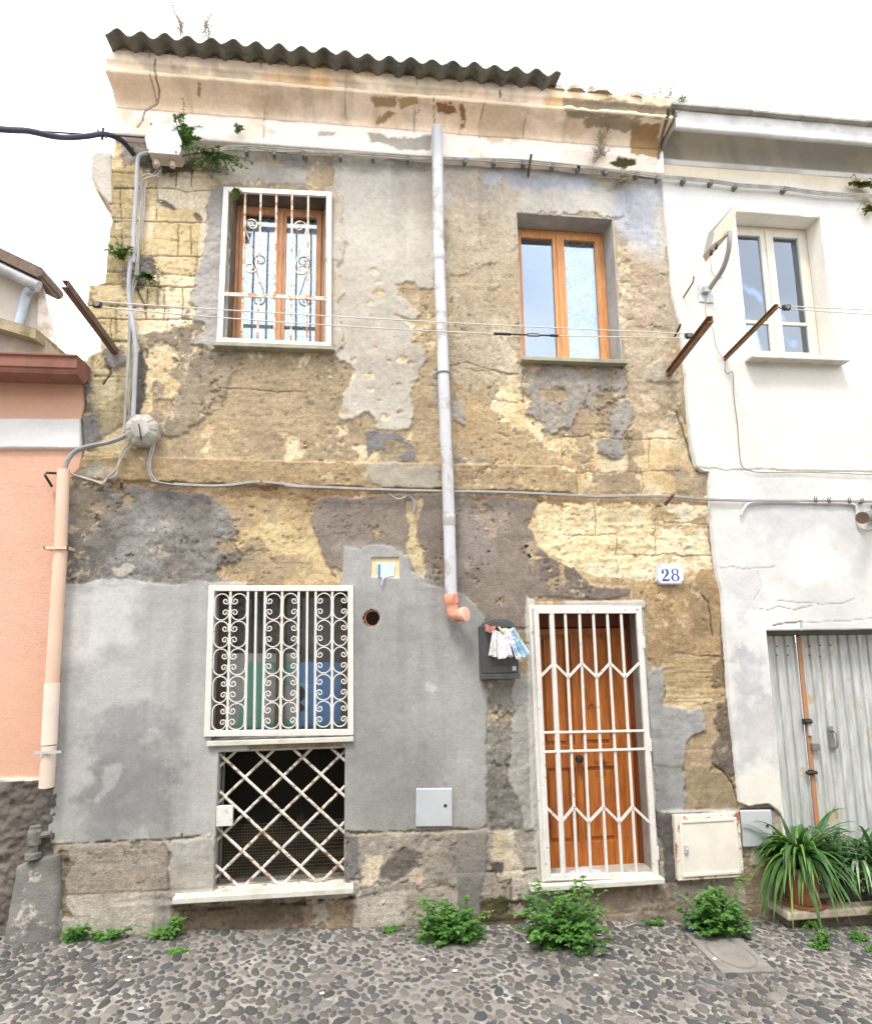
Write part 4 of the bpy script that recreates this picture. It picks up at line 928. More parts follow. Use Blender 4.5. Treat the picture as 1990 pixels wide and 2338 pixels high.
M_MARB = mat('weathered_marble', cl(214,212,204,1.1), col2=cl(176,174,162,1.1), rough=.6, var=.06, vscale=7, bump=(60, .2), dirt=(cl(176,172,160,1.1), 7, -.04))
M_SILL = mat('mossy_slate_sill', cl(176,172,150,1.3), col2=cl(140,138,120,1.3), rough=.8, var=.1, vscale=8, bump=(60, .3))
M_PLG = mat('grey_reveal_plaster', cl(166,164,160,1.05), col2=cl(140,138,134,1.05), rough=.95, var=.06, vscale=5, bump=(70, .4))
M_PLW = mat('white_reveal_plaster', cl(236,232,222,1.15), col2=cl(220,214,204,1.15), rough=.95, var=.04, vscale=4, bump=(60, .2))
M_WOOD = mat('varnished_window_wood', cl(214,156,100,1.1), col2=cl(178,118,74,1.1), rough=.45, var=.14, vscale=6, grain=(14, 14, 1.2), bump=(30, .2))
M_WOODP = mat('faded_window_wood', cl(212,160,120,1.0), col2=cl(172,124,94,1.0), rough=.7, var=.12, vscale=6, grain=(14, 14, 1.2), bump=(30, .3))
M_DOOR = mat('orange_stained_pine', cl(190,116,54,1.0), col2=cl(138,76,32,1.0), rough=.42, var=.16, vscale=5, grain=(9, 9, .8), bump=(30, .2), dirt=(cl(96,46,18,1.0), 3.2, -.09))
M_DOORD = mat('dark_door_frame', cl(120,62,28,1.0), col2=cl(90,44,20,1.0), rough=.5, var=.12, vscale=5, grain=(9, 9, .8))
M_CREAMW = mat('cream_window_paint', cl(222,216,202,1.15), rough=.5, var=.04, vscale=8)
M_PVC = mat('grey_white_pvc', cl(208,209,215,1.2), col2=cl(190,191,197,1.2), rough=.4, var=.04, vscale=2.5, dirt=(cl(170,166,160,1.15), 5, -.01), bump=None)
M_TERR = mat('terracotta_pvc', cl(206,146,122,1.0), col2=cl(186,124,100,1.0), rough=.5, var=.08, vscale=9, bump=None)
M_CAB = mat('pale_grey_cable', cl(190,186,176,1.2), col2=cl(150,146,138,1.2), rough=.6, var=.06, vscale=9, bump=None)
M_CABD = mat('grey_conduit', cl(150,152,154,1.1), col2=cl(124,124,126,1.1), rough=.5, var=.06, vscale=7, bump=None)
M_BLK = mat('black_cable_sheath', cl(44,44,62,1.0), rough=.5, bump=None)
M_CLIP = mat('grey_clip', cl(120,120,118,1.1), rough=.7, bump=None)
M_LINE = mat('washing_line_wire', cl(206,204,200,1.2), rough=.5, bump=None)
M_WBOX = mat('white_plastic', cl(232,232,240,1.8), rough=.4, var=.02, vscale=3, bump=None)
M_GBOX = mat('old_grey_plastic', cl(176,172,166,1.05), col2=cl(146,140,132,1.05), rough=.6, var=.08, vscale=9)
M_MAIL = mat('dark_grey_tin', cl(84,86,88,1.0), col2=cl(66,68,70,1.0), rough=.45, metal=.2, var=.06, vscale=8, bump=(60, .1))
M_COVER = mat('pale_metal_cover', cl(190,193,197,1.15), col2=cl(172,178,186,1.15), rough=.45, var=.04, vscale=3, bump=None)
M_GAS = mat('cream_gas_cabinet', cl(222,218,208,1.05), col2=cl(206,202,192,1.05), rough=.45, var=.03, vscale=5, bump=(40, .05))
M_GASR = mat('rusting_cabinet_frame', cl(216,210,196,1.05), rough=.6, var=.05, vscale=8, dirt=(cl(160,100,60,1.1), 11, .0), bump=(70, .3))
M_BLACKP = mat('black_iron', cl(46,44,44,1.0), rough=.6, bump=None)
def glassmat(name, tint=(1, 1, 1), boost=1.5, rough=.02):
    m, n, l, b = newmat(name); n.remove(b); o = n['Material Output']
    tr = n.new('ShaderNodeBsdfTransparent'); tr.inputs[0].default_value = (*tint, 1)
    gl = n.new('ShaderNodeBsdfGlossy'); gl.inputs['Roughness'].default_value = rough; gl.inputs[0].default_value = (.78, .88, 1, 1)
    nz = n.new('ShaderNodeTexNoise'); nz.inputs['Scale'].default_value = 2.2; t = n.new('ShaderNodeTexCoord'); l.new(t.outputs['Object'], nz.inputs['Vector'])
    bp = n.new('ShaderNodeBump'); bp.inputs['Strength'].default_value = .05; bp.inputs['Distance'].default_value = .05; l.new(nz.outputs['Fac'], bp.inputs['Height']); l.new(bp.outputs[0], gl.inputs['Normal'])
    f = n.new('ShaderNodeFresnel'); f.inputs['IOR'].default_value = 1.52
    mm = n.new('ShaderNodeMath'); mm.operation = 'MULTIPLY'; mm.inputs[1].default_value = boost; mm.use_clamp = True; l.new(f.outputs[0], mm.inputs[0])
    mx = n.new('ShaderNodeMixShader'); l.new(mm.outputs[0], mx.inputs[0]); l.new(tr.outputs[0], mx.inputs[1]); l.new(gl.outputs[0], mx.inputs[2]); l.new(mx.outputs[0], o.inputs[0])
    return m
M_GLASS = glassmat('window_glass', (.93, .96, .98), 4.2)
M_GLASSL = glassmat('dusty_glass', (.95, .96, .96), .9)
def lacemat():
    m, n, l, b = newmat('lace_curtain'); b.inputs['Base Color'].default_value = (.88, .89, .92, 1); b.inputs['Roughness'].default_value = .9
    o = n['Material Output']; tr = n.new('ShaderNodeBsdfTransparent'); t = n.new('ShaderNodeTexCoord')
    v = n.new('ShaderNodeTexVoronoi'); v.inputs['Scale'].default_value = 38; v.feature = 'DISTANCE_TO_EDGE'; l.new(t.outputs['Object'], v.inputs['Vector'])
    nz = n.new('ShaderNodeTexNoise'); nz.inputs['Scale'].default_value = 9; l.new(t.outputs['Object'], nz.inputs['Vector'])
    a = n.new('ShaderNodeMath'); a.operation = 'LESS_THAN'; a.inputs[1].default_value = .13; l.new(v.outputs['Distance'], a.inputs[0])
    c = n.new('ShaderNodeMath'); c.operation = 'GREATER_THAN'; c.inputs[1].default_value = .5; l.new(nz.outputs['Fac'], c.inputs[0])
    mxx = n.new('ShaderNodeMath'); mxx.operation = 'MAXIMUM'; l.new(a.outputs[0], mxx.inputs[0]); l.new(c.outputs[0], mxx.inputs[1])
    ad = n.new('ShaderNodeMapRange'); ad.inputs['To Min'].default_value = .40; ad.inputs['To Max'].default_value = .95; l.new(mxx.outputs[0], ad.inputs['Value'])
    mx = n.new('ShaderNodeMixShader'); l.new(ad.outputs[0], mx.inputs[0]); l.new(tr.outputs[0], mx.inputs[1]); l.new(b.outputs[0], mx.inputs[2]); l.new(mx.outputs[0], o.inputs[0])
    return m
M_LACE = lacemat()

def part(mb, name, m, parent, bevel=0, smooth=False, label=None):
    return adopt(mb.build(name, m, bevel=bevel, smooth=smooth, label=label), parent)
def reveal(op, depth, m, parent, y0=-.006, top=True, t=.012):
    x0, x1, z0, z1 = op; mb = MB(); e = .003
    mb.box(x0-t, x0+e, y0, depth, z0, z1); mb.box(x1-e, x1+t, y0, depth, z0, z1)
    if top: mb.box(x0+e, x1-e, y0, depth, z1-e, z1+t)
    mb.box(x0+e, x1-e, y0+.01, depth, z0-t, z0+e)
    return part(mb, 'window_reveal', m, parent)
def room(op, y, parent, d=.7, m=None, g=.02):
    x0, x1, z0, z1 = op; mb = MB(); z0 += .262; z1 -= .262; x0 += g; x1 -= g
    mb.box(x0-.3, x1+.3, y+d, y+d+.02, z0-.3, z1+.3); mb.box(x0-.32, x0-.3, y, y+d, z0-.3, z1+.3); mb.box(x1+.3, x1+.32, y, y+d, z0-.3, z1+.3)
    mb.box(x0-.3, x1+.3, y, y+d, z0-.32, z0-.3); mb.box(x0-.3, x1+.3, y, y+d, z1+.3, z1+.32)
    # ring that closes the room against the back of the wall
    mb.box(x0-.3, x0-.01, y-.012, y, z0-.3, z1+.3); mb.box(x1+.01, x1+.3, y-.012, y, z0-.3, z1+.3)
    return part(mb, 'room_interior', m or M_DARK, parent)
def curtain(x0, x1, z0, z1, y, folds, parent, name='curtain', m=None, bottom=None, seed=1):
    mb = MB(); n = max(12, folds*8); R = random.Random(seed); ph = R.random()*6
    rows = 10
    for j in range(rows+1):
        t = j/rows; z = z1+(z0-z1)*t
        for i in range(n+1):
            u = i/n; yy = y+.014*math.sin(u*folds*2*math.pi+ph+.5*math.sin(t*2+u*5))*(.5+.5*t)
            zz = z if not (bottom and j == rows) else z+bottom(u)
            mb.v.append((x0+(x1-x0)*u, yy, zz))
    for j in range(rows):
        for i in range(n):
            a = j*(n+1)+i; mb.f.append((a, a+n+1, a+n+2, a+1))
    return part(mb, name, m or M_LACE, parent, smooth=True)
def frame_ring(mb, x0, x1, z0, z1, w, y0, y1, wb=None, wt=None):
    wb = wb or w; wt = wt or w
    mb.box(x0, x0+w, y0, y1, z0, z1); mb.box(x1-w, x1, y0, y1, z0, z1); mb.box(x0+w, x1-w, y0, y1, z0, z0+wb); mb.box(x0+w, x1-w, y0, y1, z1-wt, z1); return mb
def casement_window(op, y, m, parent, cur, fw=.045, sw=.055, label=None, bar=None, seed=1):
    x0, x1, z0, z1 = op; g = .004; x0 += g; x1 -= g; z0 += g; z1 -= g
    mb = frame_ring(MB(), x0, x1, z0, z1, fw, y, y+.06)
    wnd = part(mb, 'window', m, parent, bevel=.003, label=label)
    xm = (x0+x1)/2
    for k, (a, b) in enumerate(((x0+fw+.003, xm-.002), (xm+.002, x1-fw-.003))):
        mb = frame_ring(MB(), a, b, z0+fw+.003, z1-fw-.003, sw, y-.012, y+.035, wb=.065)
        if bar: mb.box(a+sw, b-sw, y-.008, y+.030, z0+bar, z0+bar+.028)
        part(mb, 'casement', m, wnd, bevel=.003)
        mb = MB(); mb.box(a+sw-.006, b-sw+.006, y+.010, y+.014, z0+fw+.06, z1-fw-sw+.006); part(mb, 'pane', M_GLASS, wnd)
        if cur and cur[k]:
            c = cur[k]; curtain(a+c[0]*(b-a), a+c[1]*(b-a), z0+.05+c[2], z1-.06, y+.075, c[3], wnd, seed=seed+k)
    mb = MB(); mb.box(xm-.018, xm+.018, y-.024, y-.012, z0+fw+.01, z1-fw-.01); part(mb, 'centre_strip', m, wnd, bevel=.003)
    return wnd
def sill(l, r, y, parent, px_z, proj_=.09, th=.035, back=.2, m=None, name='window_sill'):
    a = at(l, y, -proj_); b = at(r, y, -proj_); mb = MB(); mb.box(a.x, b.x, -proj_, back, px_z-th, px_z)
    return part(mb, name, m or M_SILL, parent, bevel=.005)

# upper windows of the middle house
WY = .20
w1 = casement_window(OP_UL, WY, M_WOODP, house, ((.06, .94, 0, 4), (.06, .94, 0, 4)), fw=.03, sw=.042, label='faded wooden window with lace curtains behind the scrolled iron grille', seed=3)
reveal(OP_UL, WY, mat('soiled_reveal', cl(126,116,104,1.05), col2=cl(96,88,78,1.05), rough=.95, vscale=5), house); room(OP_UL, WY+.06, house)
w2 = casement_window(OP_UR, WY+.02, M_WOOD, house, (None, (.05, .95, 0, 5)), fw=.03, sw=.052, label='orange varnished wooden window with a lace curtain on its right', seed=8)
reveal(OP_UR, WY+.02, M_PLG, house); room(OP_UR, WY+.08, house)
sill(486, 762, 792, house, at(620, 783, -.09).z+.0, .09)
sill(1192, 1434, 822, house, at(1310, 816, -.09).z, .09)
# lower left window: dark panes, a painted board stands inside
reveal(OP_LL, .16, M_PLG, house)
room(OP_LL, .20, house, d=.16, m=mat('dim_room', (.34,.32,.28), rough=.95, var=.2, vscale=2, bump=None))
def lower_window():
    x0, x1, z0, z1 = OP_LL; y = .11
    mb = frame_ring(MB(), x0+.004, x1-.004, z0+.004, z1-.004, .05, y, y+.05); wd = part(mb, 'window', mat('brown_window_frame', cl(96,80,66,1.0), rough=.6, var=.15, vscale=6), house)
    xm = at(640, 1500, y).x; mb = MB(); mb.box(xm-.03, xm+.03, y-.01, y+.04, z0+.05, z1-.05); part(mb, 'casement', mat('brown_stile', cl(96,80,66,1.0), rough=.6), wd)
    mb = MB(); mb.box(x0+.05, xm-.03, y+.012, y+.016, z0+.05, z1-.05); part(mb, 'pane', M_GLASSL, wd)
    mb = MB(); mb.box(xm+.03, x1-.05, y+.012, y+.016, z0+.05, z1-.05); part(mb, 'pane', M_GLASSL, wd)
    # painted board of white, green and blue fields
    Y = .165
    bd = thing('painted_board', 'white green and blue painted board standing behind the lower left window', 'board', at(640, 1690, Y)); 
    def pg(pts, name, col, y):
        mb = MB(); mb.prism([(p.x, p.z) for p in (at(*a, Y) for a in q('M', *pts))], y, y+.003); part(mb, name, mat(name+'_paint', col, rough=.7, var=.06, vscale=3, bump=None), bd)
    pg((410,850,1060,850,1060,1600,410,1600), 'panel', cl(236,230,226,.95), Y)
    pg((570,930,730,930,725,1560,480,1560,530,1270,560,1200), 'green_field', cl(146,206,188,.75), Y-.004)
    pg((740,930,1030,930,1040,1000,960,1030,870,980,740,1010), 'green_field', cl(146,206,188,.75), Y-.004)
    pg((745,1490,880,1480,990,1440,1040,1470,1040,1560,745,1560), 'green_field', cl(146,206,188,.75), Y-.004)
    pg((840,1130,870,1100,1060,1110,1130,1140,1080,1150,900,1140,860,1300,840,1290), 'green_field', cl(146,206,188,.75), Y-.0065)
    pg((1062,935,1130,925,1500,935,1500,1560,1062,1560,1050,1400,1120,1350,1060,1300,1140,1220,1062,1140), 'blue_field', cl(122,168,224,.75), Y-.005)
lower_window()
z_ll = at(640, 1696, -.04).z
mb = MB(); a_, b_ = at(472, 1690, -.05), at(807, 1690, -.05); mb.box(a_.x, b_.x, -.055, .1, at(640, 1699, -.055).z, at(640, 1688, -.055).z); part(mb, 'window_sill', M_MARB, house, bevel=.003)
# basement opening
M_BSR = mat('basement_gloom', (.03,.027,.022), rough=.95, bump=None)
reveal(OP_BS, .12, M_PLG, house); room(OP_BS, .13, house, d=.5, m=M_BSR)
def mesh_screen():
    x0, x1, z0, z1 = OP_BS; mb = MB(); y = .10
    for i in range(46):
        x = x0+.01+(x1-x0-.02)*i/45; mb.bar((x, y, z0+.01), (x, y, z0+.42+.05*math.sin(i*.7)), .0016, .0016)
    for j in range(22):
        z = z0+.012+j*.019; mb.bar((x0+.01, y+.002, z), (x1-.01, y+.002, z+.01*math.sin(j)), .0016, .0016)
    part(mb, 'wire_screen', mat('dull_wire', cl(110,100,84,1.0), rough=.7, bump=None), house)
mesh_screen()
def marble(l, r, yt, yb, pj, bk, name, zt=None, th=None):
    a, b = at(l, yb, -pj), at(r, yb, -pj); zb_ = at((l+r)/2, yb, -pj).z; z_ = at((l+r)/2, yt, -pj).z
    mb = MB(); mb.box(a.x, b.x, -pj, bk, zb_, z_); return part(mb, name, M_MARB, house, bevel=.005)
marble(393, 807, 2040, 2054, .13, .13, 'window_sill')
marble(1212, 1519, 2016, 2029, .10, .27, 'door_step')

# front door
def front_door():
    Y = .265; x0, x1, z0, z1 = OP_DR; zb_ = at(1350, 1983, Y).z; zt_ = z1+.02
    reveal(OP_DR, Y, M_PLG, house, y0=-.008)
    L_, R_ = x0-.02, at(1432, 1500, Y).x
    mb = MB(); mb.box(x0, x0+.05, Y-.02, Y+.06, zb_, zt_); mb.box(R_, x1-.002, Y-.01, Y+.06, zb_, zt_); mb.box(x0+.05, R_, Y-.02, Y+.06, at(1300, 1432, Y).z, zt_)
    part(mb, 'door_frame', M_DOORD, house, bevel=.003)
    d0, d1 = x0+.052, R_-.002; zT = at(1300, 1434, Y).z-.003; xm = at(1306, 1600, Y).x
    mb = MB(); mb.box(d0, d1, Y+.02, Y+.05, zb_+.004, zT)
    # stiles and rails stand proud of the panels
    def zz(p): return at(1330, p, Y).z
    rails = [(zb_+.004, zz(1922)), (zz(1752), zz(1716)), (zT-.05, zT)]
    for a, b in rails: mb.box(d0, d1, Y, Y+.02, a, b)
    mb.box(d0, d1, Y, Y+.02, zz(1716), zz(1700))
    for a, b in ((d0, d0+.055), (xm-.045, xm-.004), (xm+.004, xm+.06), (at(1392, 1600, Y).x, d1)): mb.box(a, b, Y-.001, Y+.021, zb_+.004, zT)
    for a, b in ((d0+.075, xm-.065), (xm+.08, at(1392, 1600, Y).x-.02)):
        for c, d in ((zz(1700)+.03, zT-.08), (zz(1922)+.03, zz(1752)-.03)):
            mb.box(a, b, Y+.006, Y+.022, c, d)
    dr = part(mb, 'door', M_DOOR, house, bevel=.004, label='orange stained wooden front door with tall panels')
    k = a1('N', 745, 1765, Y-.04); mb = MB(); mb.tube([(k.x, Y+.0, k.z), (k.x, Y-.03, k.z), (k.x, Y-.035, k.z), (k.x, Y-.06, k.z), (k.x, Y-.065, k.z)], [.012, .012, .03, .03, .018], 14)
    part(mb, 'handle', M_BLACKP, dr, smooth=True)
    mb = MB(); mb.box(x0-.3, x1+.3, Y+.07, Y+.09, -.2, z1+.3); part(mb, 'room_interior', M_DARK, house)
front_door()
# terracotta pipe in the round hole
mb = MB(); n = 28
for y, r in ((-.012, .064), (-.012, .052), (.25, .052)):
    for i in range(n): mb.v.append((HOLE.x+r*math.cos(2*math.pi*i/n), y, HOLE.z+r*math.sin(2*math.pi*i/n)))
for j in range(2):
    for i in range(n): mb.f.append((j*n+i, j*n+(i+1) % n, (j+1)*n+(i+1) % n, (j+1)*n+i))
mb.f.append(tuple(range(2*n, 3*n)))
part(mb, 'vent_pipe', mat('old_terracotta', cl(150,92,60,1.0), rough=.8), house, smooth=True)
mb = MB(); a_ = -1.86; mb.box(a_, a_+.2, .285, 5, 2.9, zb+.3); mb.box(2.75, 2.95, .285, 5, 5, zb+.3); mb.box(-1.86, 3, 4.8, 5, 0, zb+.3); part(mb, 'side_wall', mat('side_masonry', cl(190,166,120), col2=OCH, rough=.95, vscale=4, bump=(40, .6)), house)
# the corbel stone that sticks out at the outer corner
mb = MB(); pts = [(x/2.52, y/2.52) for x, y in ((655,905),(560,895),(540,930),(538,1050),(560,1080),(600,1150),(640,1195),(660,1190))]
pp = [at(x, y, .05) for x, y in pts]; mb.prism([(p.x, p.z) for p in pp][::-1], -.01, .28); part(mb, 'corner_stone', mat('pale_corner_stone', cl(200,192,180), rough=.95, vscale=6, bump=(40, .7)), house, bevel=.02)

# window and fittings of the white house
wy = .155
casement_window(OP_WW, wy, M_CREAMW, white, ((.1, .97, 0, 3), (.42, .9, 0, 3)), fw=.03, sw=.062, bar=.36, label='cream painted two leaf window', seed=12)
reveal(OP_WW, wy, M_PLW, white, y0=-.046); room(OP_WW, wy+.062, white)
mb = MB(); a_ = a1('F', 1078, 430, -.16); b_ = a1('F', 1640, 440, -.16); zt_ = a1('F', 1350, 412, -.16).z; mb.box(a_.x, b_.x, -.165, .15, zt_-.024, zt_); part(mb, 'window_sill', M_MARB, white, bevel=.004)
reveal(OP_G, .18, M_PLW, white, y0=-.046)
def garage():
    Y = .12; x0, x1, z0, z1 = OP_G
    M_SH = mat('pale_blue_grey_sheet', cl(196,199,198,1.1), col2=cl(152,156,156,1.1), rough=.5, var=.1, vscale=4, grain=(6, 6, .8), dirt=(cl(170,156,126,1.0), 6, -.05), bump=(50, .15))
    zt = at(1850, 1450, Y).z; p = .0885; mb = MB(); mb.box(x0+.003, x1-.003, Y-.02, Y+.06, zt, z1+.0); 
    part(mb, 'door_frame', mat('lintel_shade', cl(96,100,98,1.0), rough=.7), white)  # dark bar carries the lintel's shadow in its colour
    xr = at(1823, 1470, Y).x
    n = 0; leaves = []
    for (a, b) in ((x0+.004, xr-.012), (xr+.012, x1-.01)):
        mb = MB(); xs = []; x = a
        while x < b:
            for dx, dy in ((0, 0), (.060, 0), (.066, .016), (.082, .016), (.0885, 0)):
                if x+dx <= b+.001: xs.append((x+dx, dy))
            x += p
        k = len(xs)
        for z in (z0+.02, zt-.004):
            for (xx, dy) in xs: mb.v.append((xx, Y+dy, z))
        for z in (z0+.02, zt-.004):
            for (xx, dy) in xs: mb.v.append((xx, Y+dy+.003, z))
        for i in range(k-1):
            mb.f.append((i, i+1, k+i+1, k+i)); mb.f.append((2*k+i+1, 2*k+i, 3*k+i, 3*k+i+1))
        mb.f.append((0, k, 3*k, 2*k)); mb.f.append((k-1, 3*k-1, 4*k-1, 2*k-1))
        leaves.append(part(mb, 'door_leaf', M_SH, white))
        mb = MB(); mb.box(a, b, Y+.03, Y+.05, z0, zt); part(mb, 'backing', M_DARK, leaves[-1])
    # rusty joint strip, bolts, padlock and handle
    a, b = a1('I', 1343, 760, Y-.01), a1('I', 1412, 1512, Y-.01)
    mb = MB(); mb.box(xr-.022, xr+.016, Y-.012, Y-.004, z0+.02, zt-.01); part(mb, 'joint_strip', mat('rusted_strip', cl(170,116,80,1.1), col2=cl(150,126,106,1.1), rough=.8, vscale=3, var=.15), leaves[1])
    h = a1('I', 1395, 1255, Y-.03); mb = MB(); mb.box(h.x-.04, h.x+.035, Y-.028, Y-.012, h.z-.022, h.z+.022); mb.tube([(h.x-.03, Y-.035, h.z), (h.x+.03, Y-.035, h.z)], .016, 10); part(mb, 'hasp', M_BLACKP, leaves[1], bevel=.003)
    h = a1('I', 1443, 1395, Y-.04); mb = MB(); mb.box(h.x-.033, h.x+.033, Y-.045, Y-.014, h.z-.036, h.z+.020); part(mb, 'padlock', mat('worn_padlock', cl(128,124,116,1.0), rough=.5, metal=.3), leaves[1], bevel=.006)
    mb = MB(); g = a1('I', 1410, 1300, Y-.03); mb.box(g.x-.016, g.x+.016, Y-.03, Y-.012, g.z-.05, g.z+.05); part(mb, 'hasp_plate', M_SH, leaves[1], bevel=.003)
    h = a1('L', 1417, 163, Y-.03); mb = MB(); mb.tube([(h.x-.045, Y-.03, h.z), (h.x+.045, Y-.03, h.z)], .014, 10); mb.box(h.x-.02, h.x+.02, Y-.03, Y-.01, h.z-.02, h.z+.02); part(mb, 'bolt', M_BLACKP, leaves[1])
    h0, h1 = a1('I', 1548, 1308, Y-.05), a1('I', 1552, 1408, Y-.05); mb = MB()
    mb.tube([(h0.x, Y, h0.z), (h0.x, Y-.05, h0.z), (h0.x+.012, Y-.062, h0.z-.02), (h1.x+.012, Y-.062, h1.z+.02), (h1.x, Y-.05, h1.z), (h1.x, Y, h1.z)], .011, 10)
    mb.box(h0.x-.022, h0.x+.022, Y-.008, Y-.002, h1.z-.03, h0.z+.03); part(mb, 'handle', mat('steel_handle', cl(150,152,152,1.0), rough=.4, metal=.6), leaves[1], smooth=True)
    rr = random.Random(3)
    for i in range(13):
        X = 1155+62*(i % 7); Yp = 815+55*(i//7)+rr.random()*10; c = a1('I', X, Yp, Y-.002)
        mb = MB(); mb.tube([(c.x, Y-.006, c.z), (c.x, Y-.001, c.z)], .006, 8); part(mb, 'rivet', M_BLACKP, leaves[0] if c.x < xr else leaves[1])
garage()
# ------------------------------------------------------------------ iron grilles
def tpart(mb, name, m, parent, **k): return part(mb, name, m, parent, **k)
def spiral(cx, cz, r0, r1, a0, turns, n=16):
    out = []
    for i in range(n+1):
        t = i/n; a = a0+turns*2*math.pi*t; r = r0+(r1-r0)*t; out.append((cx+r*math.cos(a), cz+r*math.sin(a)))
    return out
def ribbon(mb, pts, y, w=.009, d=.014):
    """flat bar following pts (x,z)"""
    n = len(pts); k = len(mb.v)
    for i, (x, z) in enumerate(pts):
        a = pts[max(i-1, 0)]; b = pts[min(i+1, n-1)]; tx, tz = b[0]-a[0], b[1]-a[1]; l = math.hypot(tx, tz) or 1; nx, nz_ = -tz/l*w/2, tx/l*w/2
        mb.v += [(x+nx, y-d/2, z+nz_), (x-nx, y-d/2, z-nz_), (x-nx, y+d/2, z-nz_), (x+nx, y+d/2, z+nz_)]
    for i in range(n-1):
        for j in range(4):
            a = k+4*i+j; b = k+4*i+(j+1) % 4; mb.f.append((a, b, b+4, a+4))
    mb.f.append((k+3, k+2, k+1, k)); e = k+4*(n-1); mb.f.append((e, e+1, e+2, e+3)); return mb
def frame4(c4, w, d, y):
    """mitred frame: c4 = TL, TR, BR, BL as points"""
    mb = MB(); c = [Vector((p.x, 0, p.z)) for p in c4]; ctr = sum(c, Vector())/4
    def inn(i):
        p = c[i]; a = (c[(i+1) % 4]-p).normalized(); b = (c[(i-1) % 4]-p).normalized(); return p+(a+b)*w
    q_ = [inn(i) for i in range(4)]
    for i in range(4):
        j = (i+1) % 4; o = [c[i], c[j], q_[j], q_[i]]
        mb.hexa([(p.x, y+d, p.z) for p in o][::-1], [(p.x, y, p.z) for p in o][::-1])
    return mb
def lower_grille():
    Y = -.045
    t = thing('window_grille', 'white scrolled iron grille over the ground floor window', 'window grille', at(640, 1684, Y))
    c4 = [at(*p, Y) for p in q('M', 225,226, 1550,228, 1552,1600, 180,1614)]
    part(frame4(c4, .042, .03, Y), 'frame', M_WP, t, bevel=.003)
    top = [425,585,658,742,898,1050,1128,1205,1357]; bot = [390,557,640,718,880,1035,1118,1195,1353]
    bars = [(a1('M', 270, 270, Y), a1('M', 243, 1600, Y))]
    for a, b in zip(top, bot):
        p, r = a1('M', a, 255, Y), a1('M', b, 1598, Y); bars.append((p, r))
        mb = MB(); mb.bar((p.x, Y+.012, p.z), (r.x, Y+.012, r.z), .017, .014); part(mb, 'bar', M_WP, t, bevel=.002)
    bars.append((a1('M', 1500, 270, Y), a1('M', 1500, 1590, Y)))
    cols = [(0, 1, -1), (1, 2, 1), (4, 5, 1), (5, 6, -1), (8, 9, 1), (9, 10, -1)]
    for ci, (i, j, side) in enumerate(cols):
        for r in range(5):
            f = lambda b, yy: b[0]+(b[1]-b[0])*((yy-255)/1345)
            ym = 420+250*r + (0 if ci < 4 else 0); h = 121
            A = f(bars[i], ym); B = f(bars[j], ym); zc = a1('M', 800, ym, Y).z; hz = abs(a1('M', 800, ym+h, Y).z-zc)
            x0, x1 = A.x+.008, B.x-.008; W_ = x1-x0; R_ = W_/2
            # C with its back at 'side' (-1 left, 1 right); each end curls inwards
            sp = x1 if side > 0 else x0; op = x0 if side > 0 else x1; s = 1 if side > 0 else -1
            xc = (x0+x1)/2; pts = []
            def end(sgn):
                out = []
                # curl: small spiral near the open side
                rr = R_*.47; ccx = op+s*rr*1.0; ccz = zc+sgn*.44*hz
                sp_ = spiral(0, 0, .18*rr, rr, 0, 1.25, 16)
                # from the curl centre outwards, ending at the outer side, top
                e = []
                for (u, v) in sp_:
                    pass
                n = 20
                for k in range(n+1):
                    t_ = k/n; a = math.pi*2*1.15*(1-t_); rad_ = rr*(.22+.78*t_)
                    # end angle: pointing to the open side (pi for side>0)
                    e.append((ccx - s*rad_*math.cos(a), ccz + sgn*rad_*math.sin(-a)*1.0))
                out = e
                # large arc from open side over the top to the back
                m_ = 12
                for k in range(1, m_+1):
                    a = math.pi*k/m_; zz = ccz+sgn*((zc+sgn*hz-ccz)*sgn)*math.sin(a)*1.0
                    zz = ccz+sgn*.55*hz*math.sin(a)
                    out.append((xc-s*R_*math.cos(a), zz))
                return out
            up = end(1); dn = end(-1)
            mb = MB(); ribbon(mb, up+dn[::-1], Y+.012, .0075, .012); part(mb, 'scroll', M_WP, t)
lower_grille()
M_WPL = mat('streaked_white_iron', cl(236,232,224,1.15), rough=.5, var=.05, vscale=9, dirt=(cl(196,140,90,1.15), 9, -.07), bump=(80, .15))
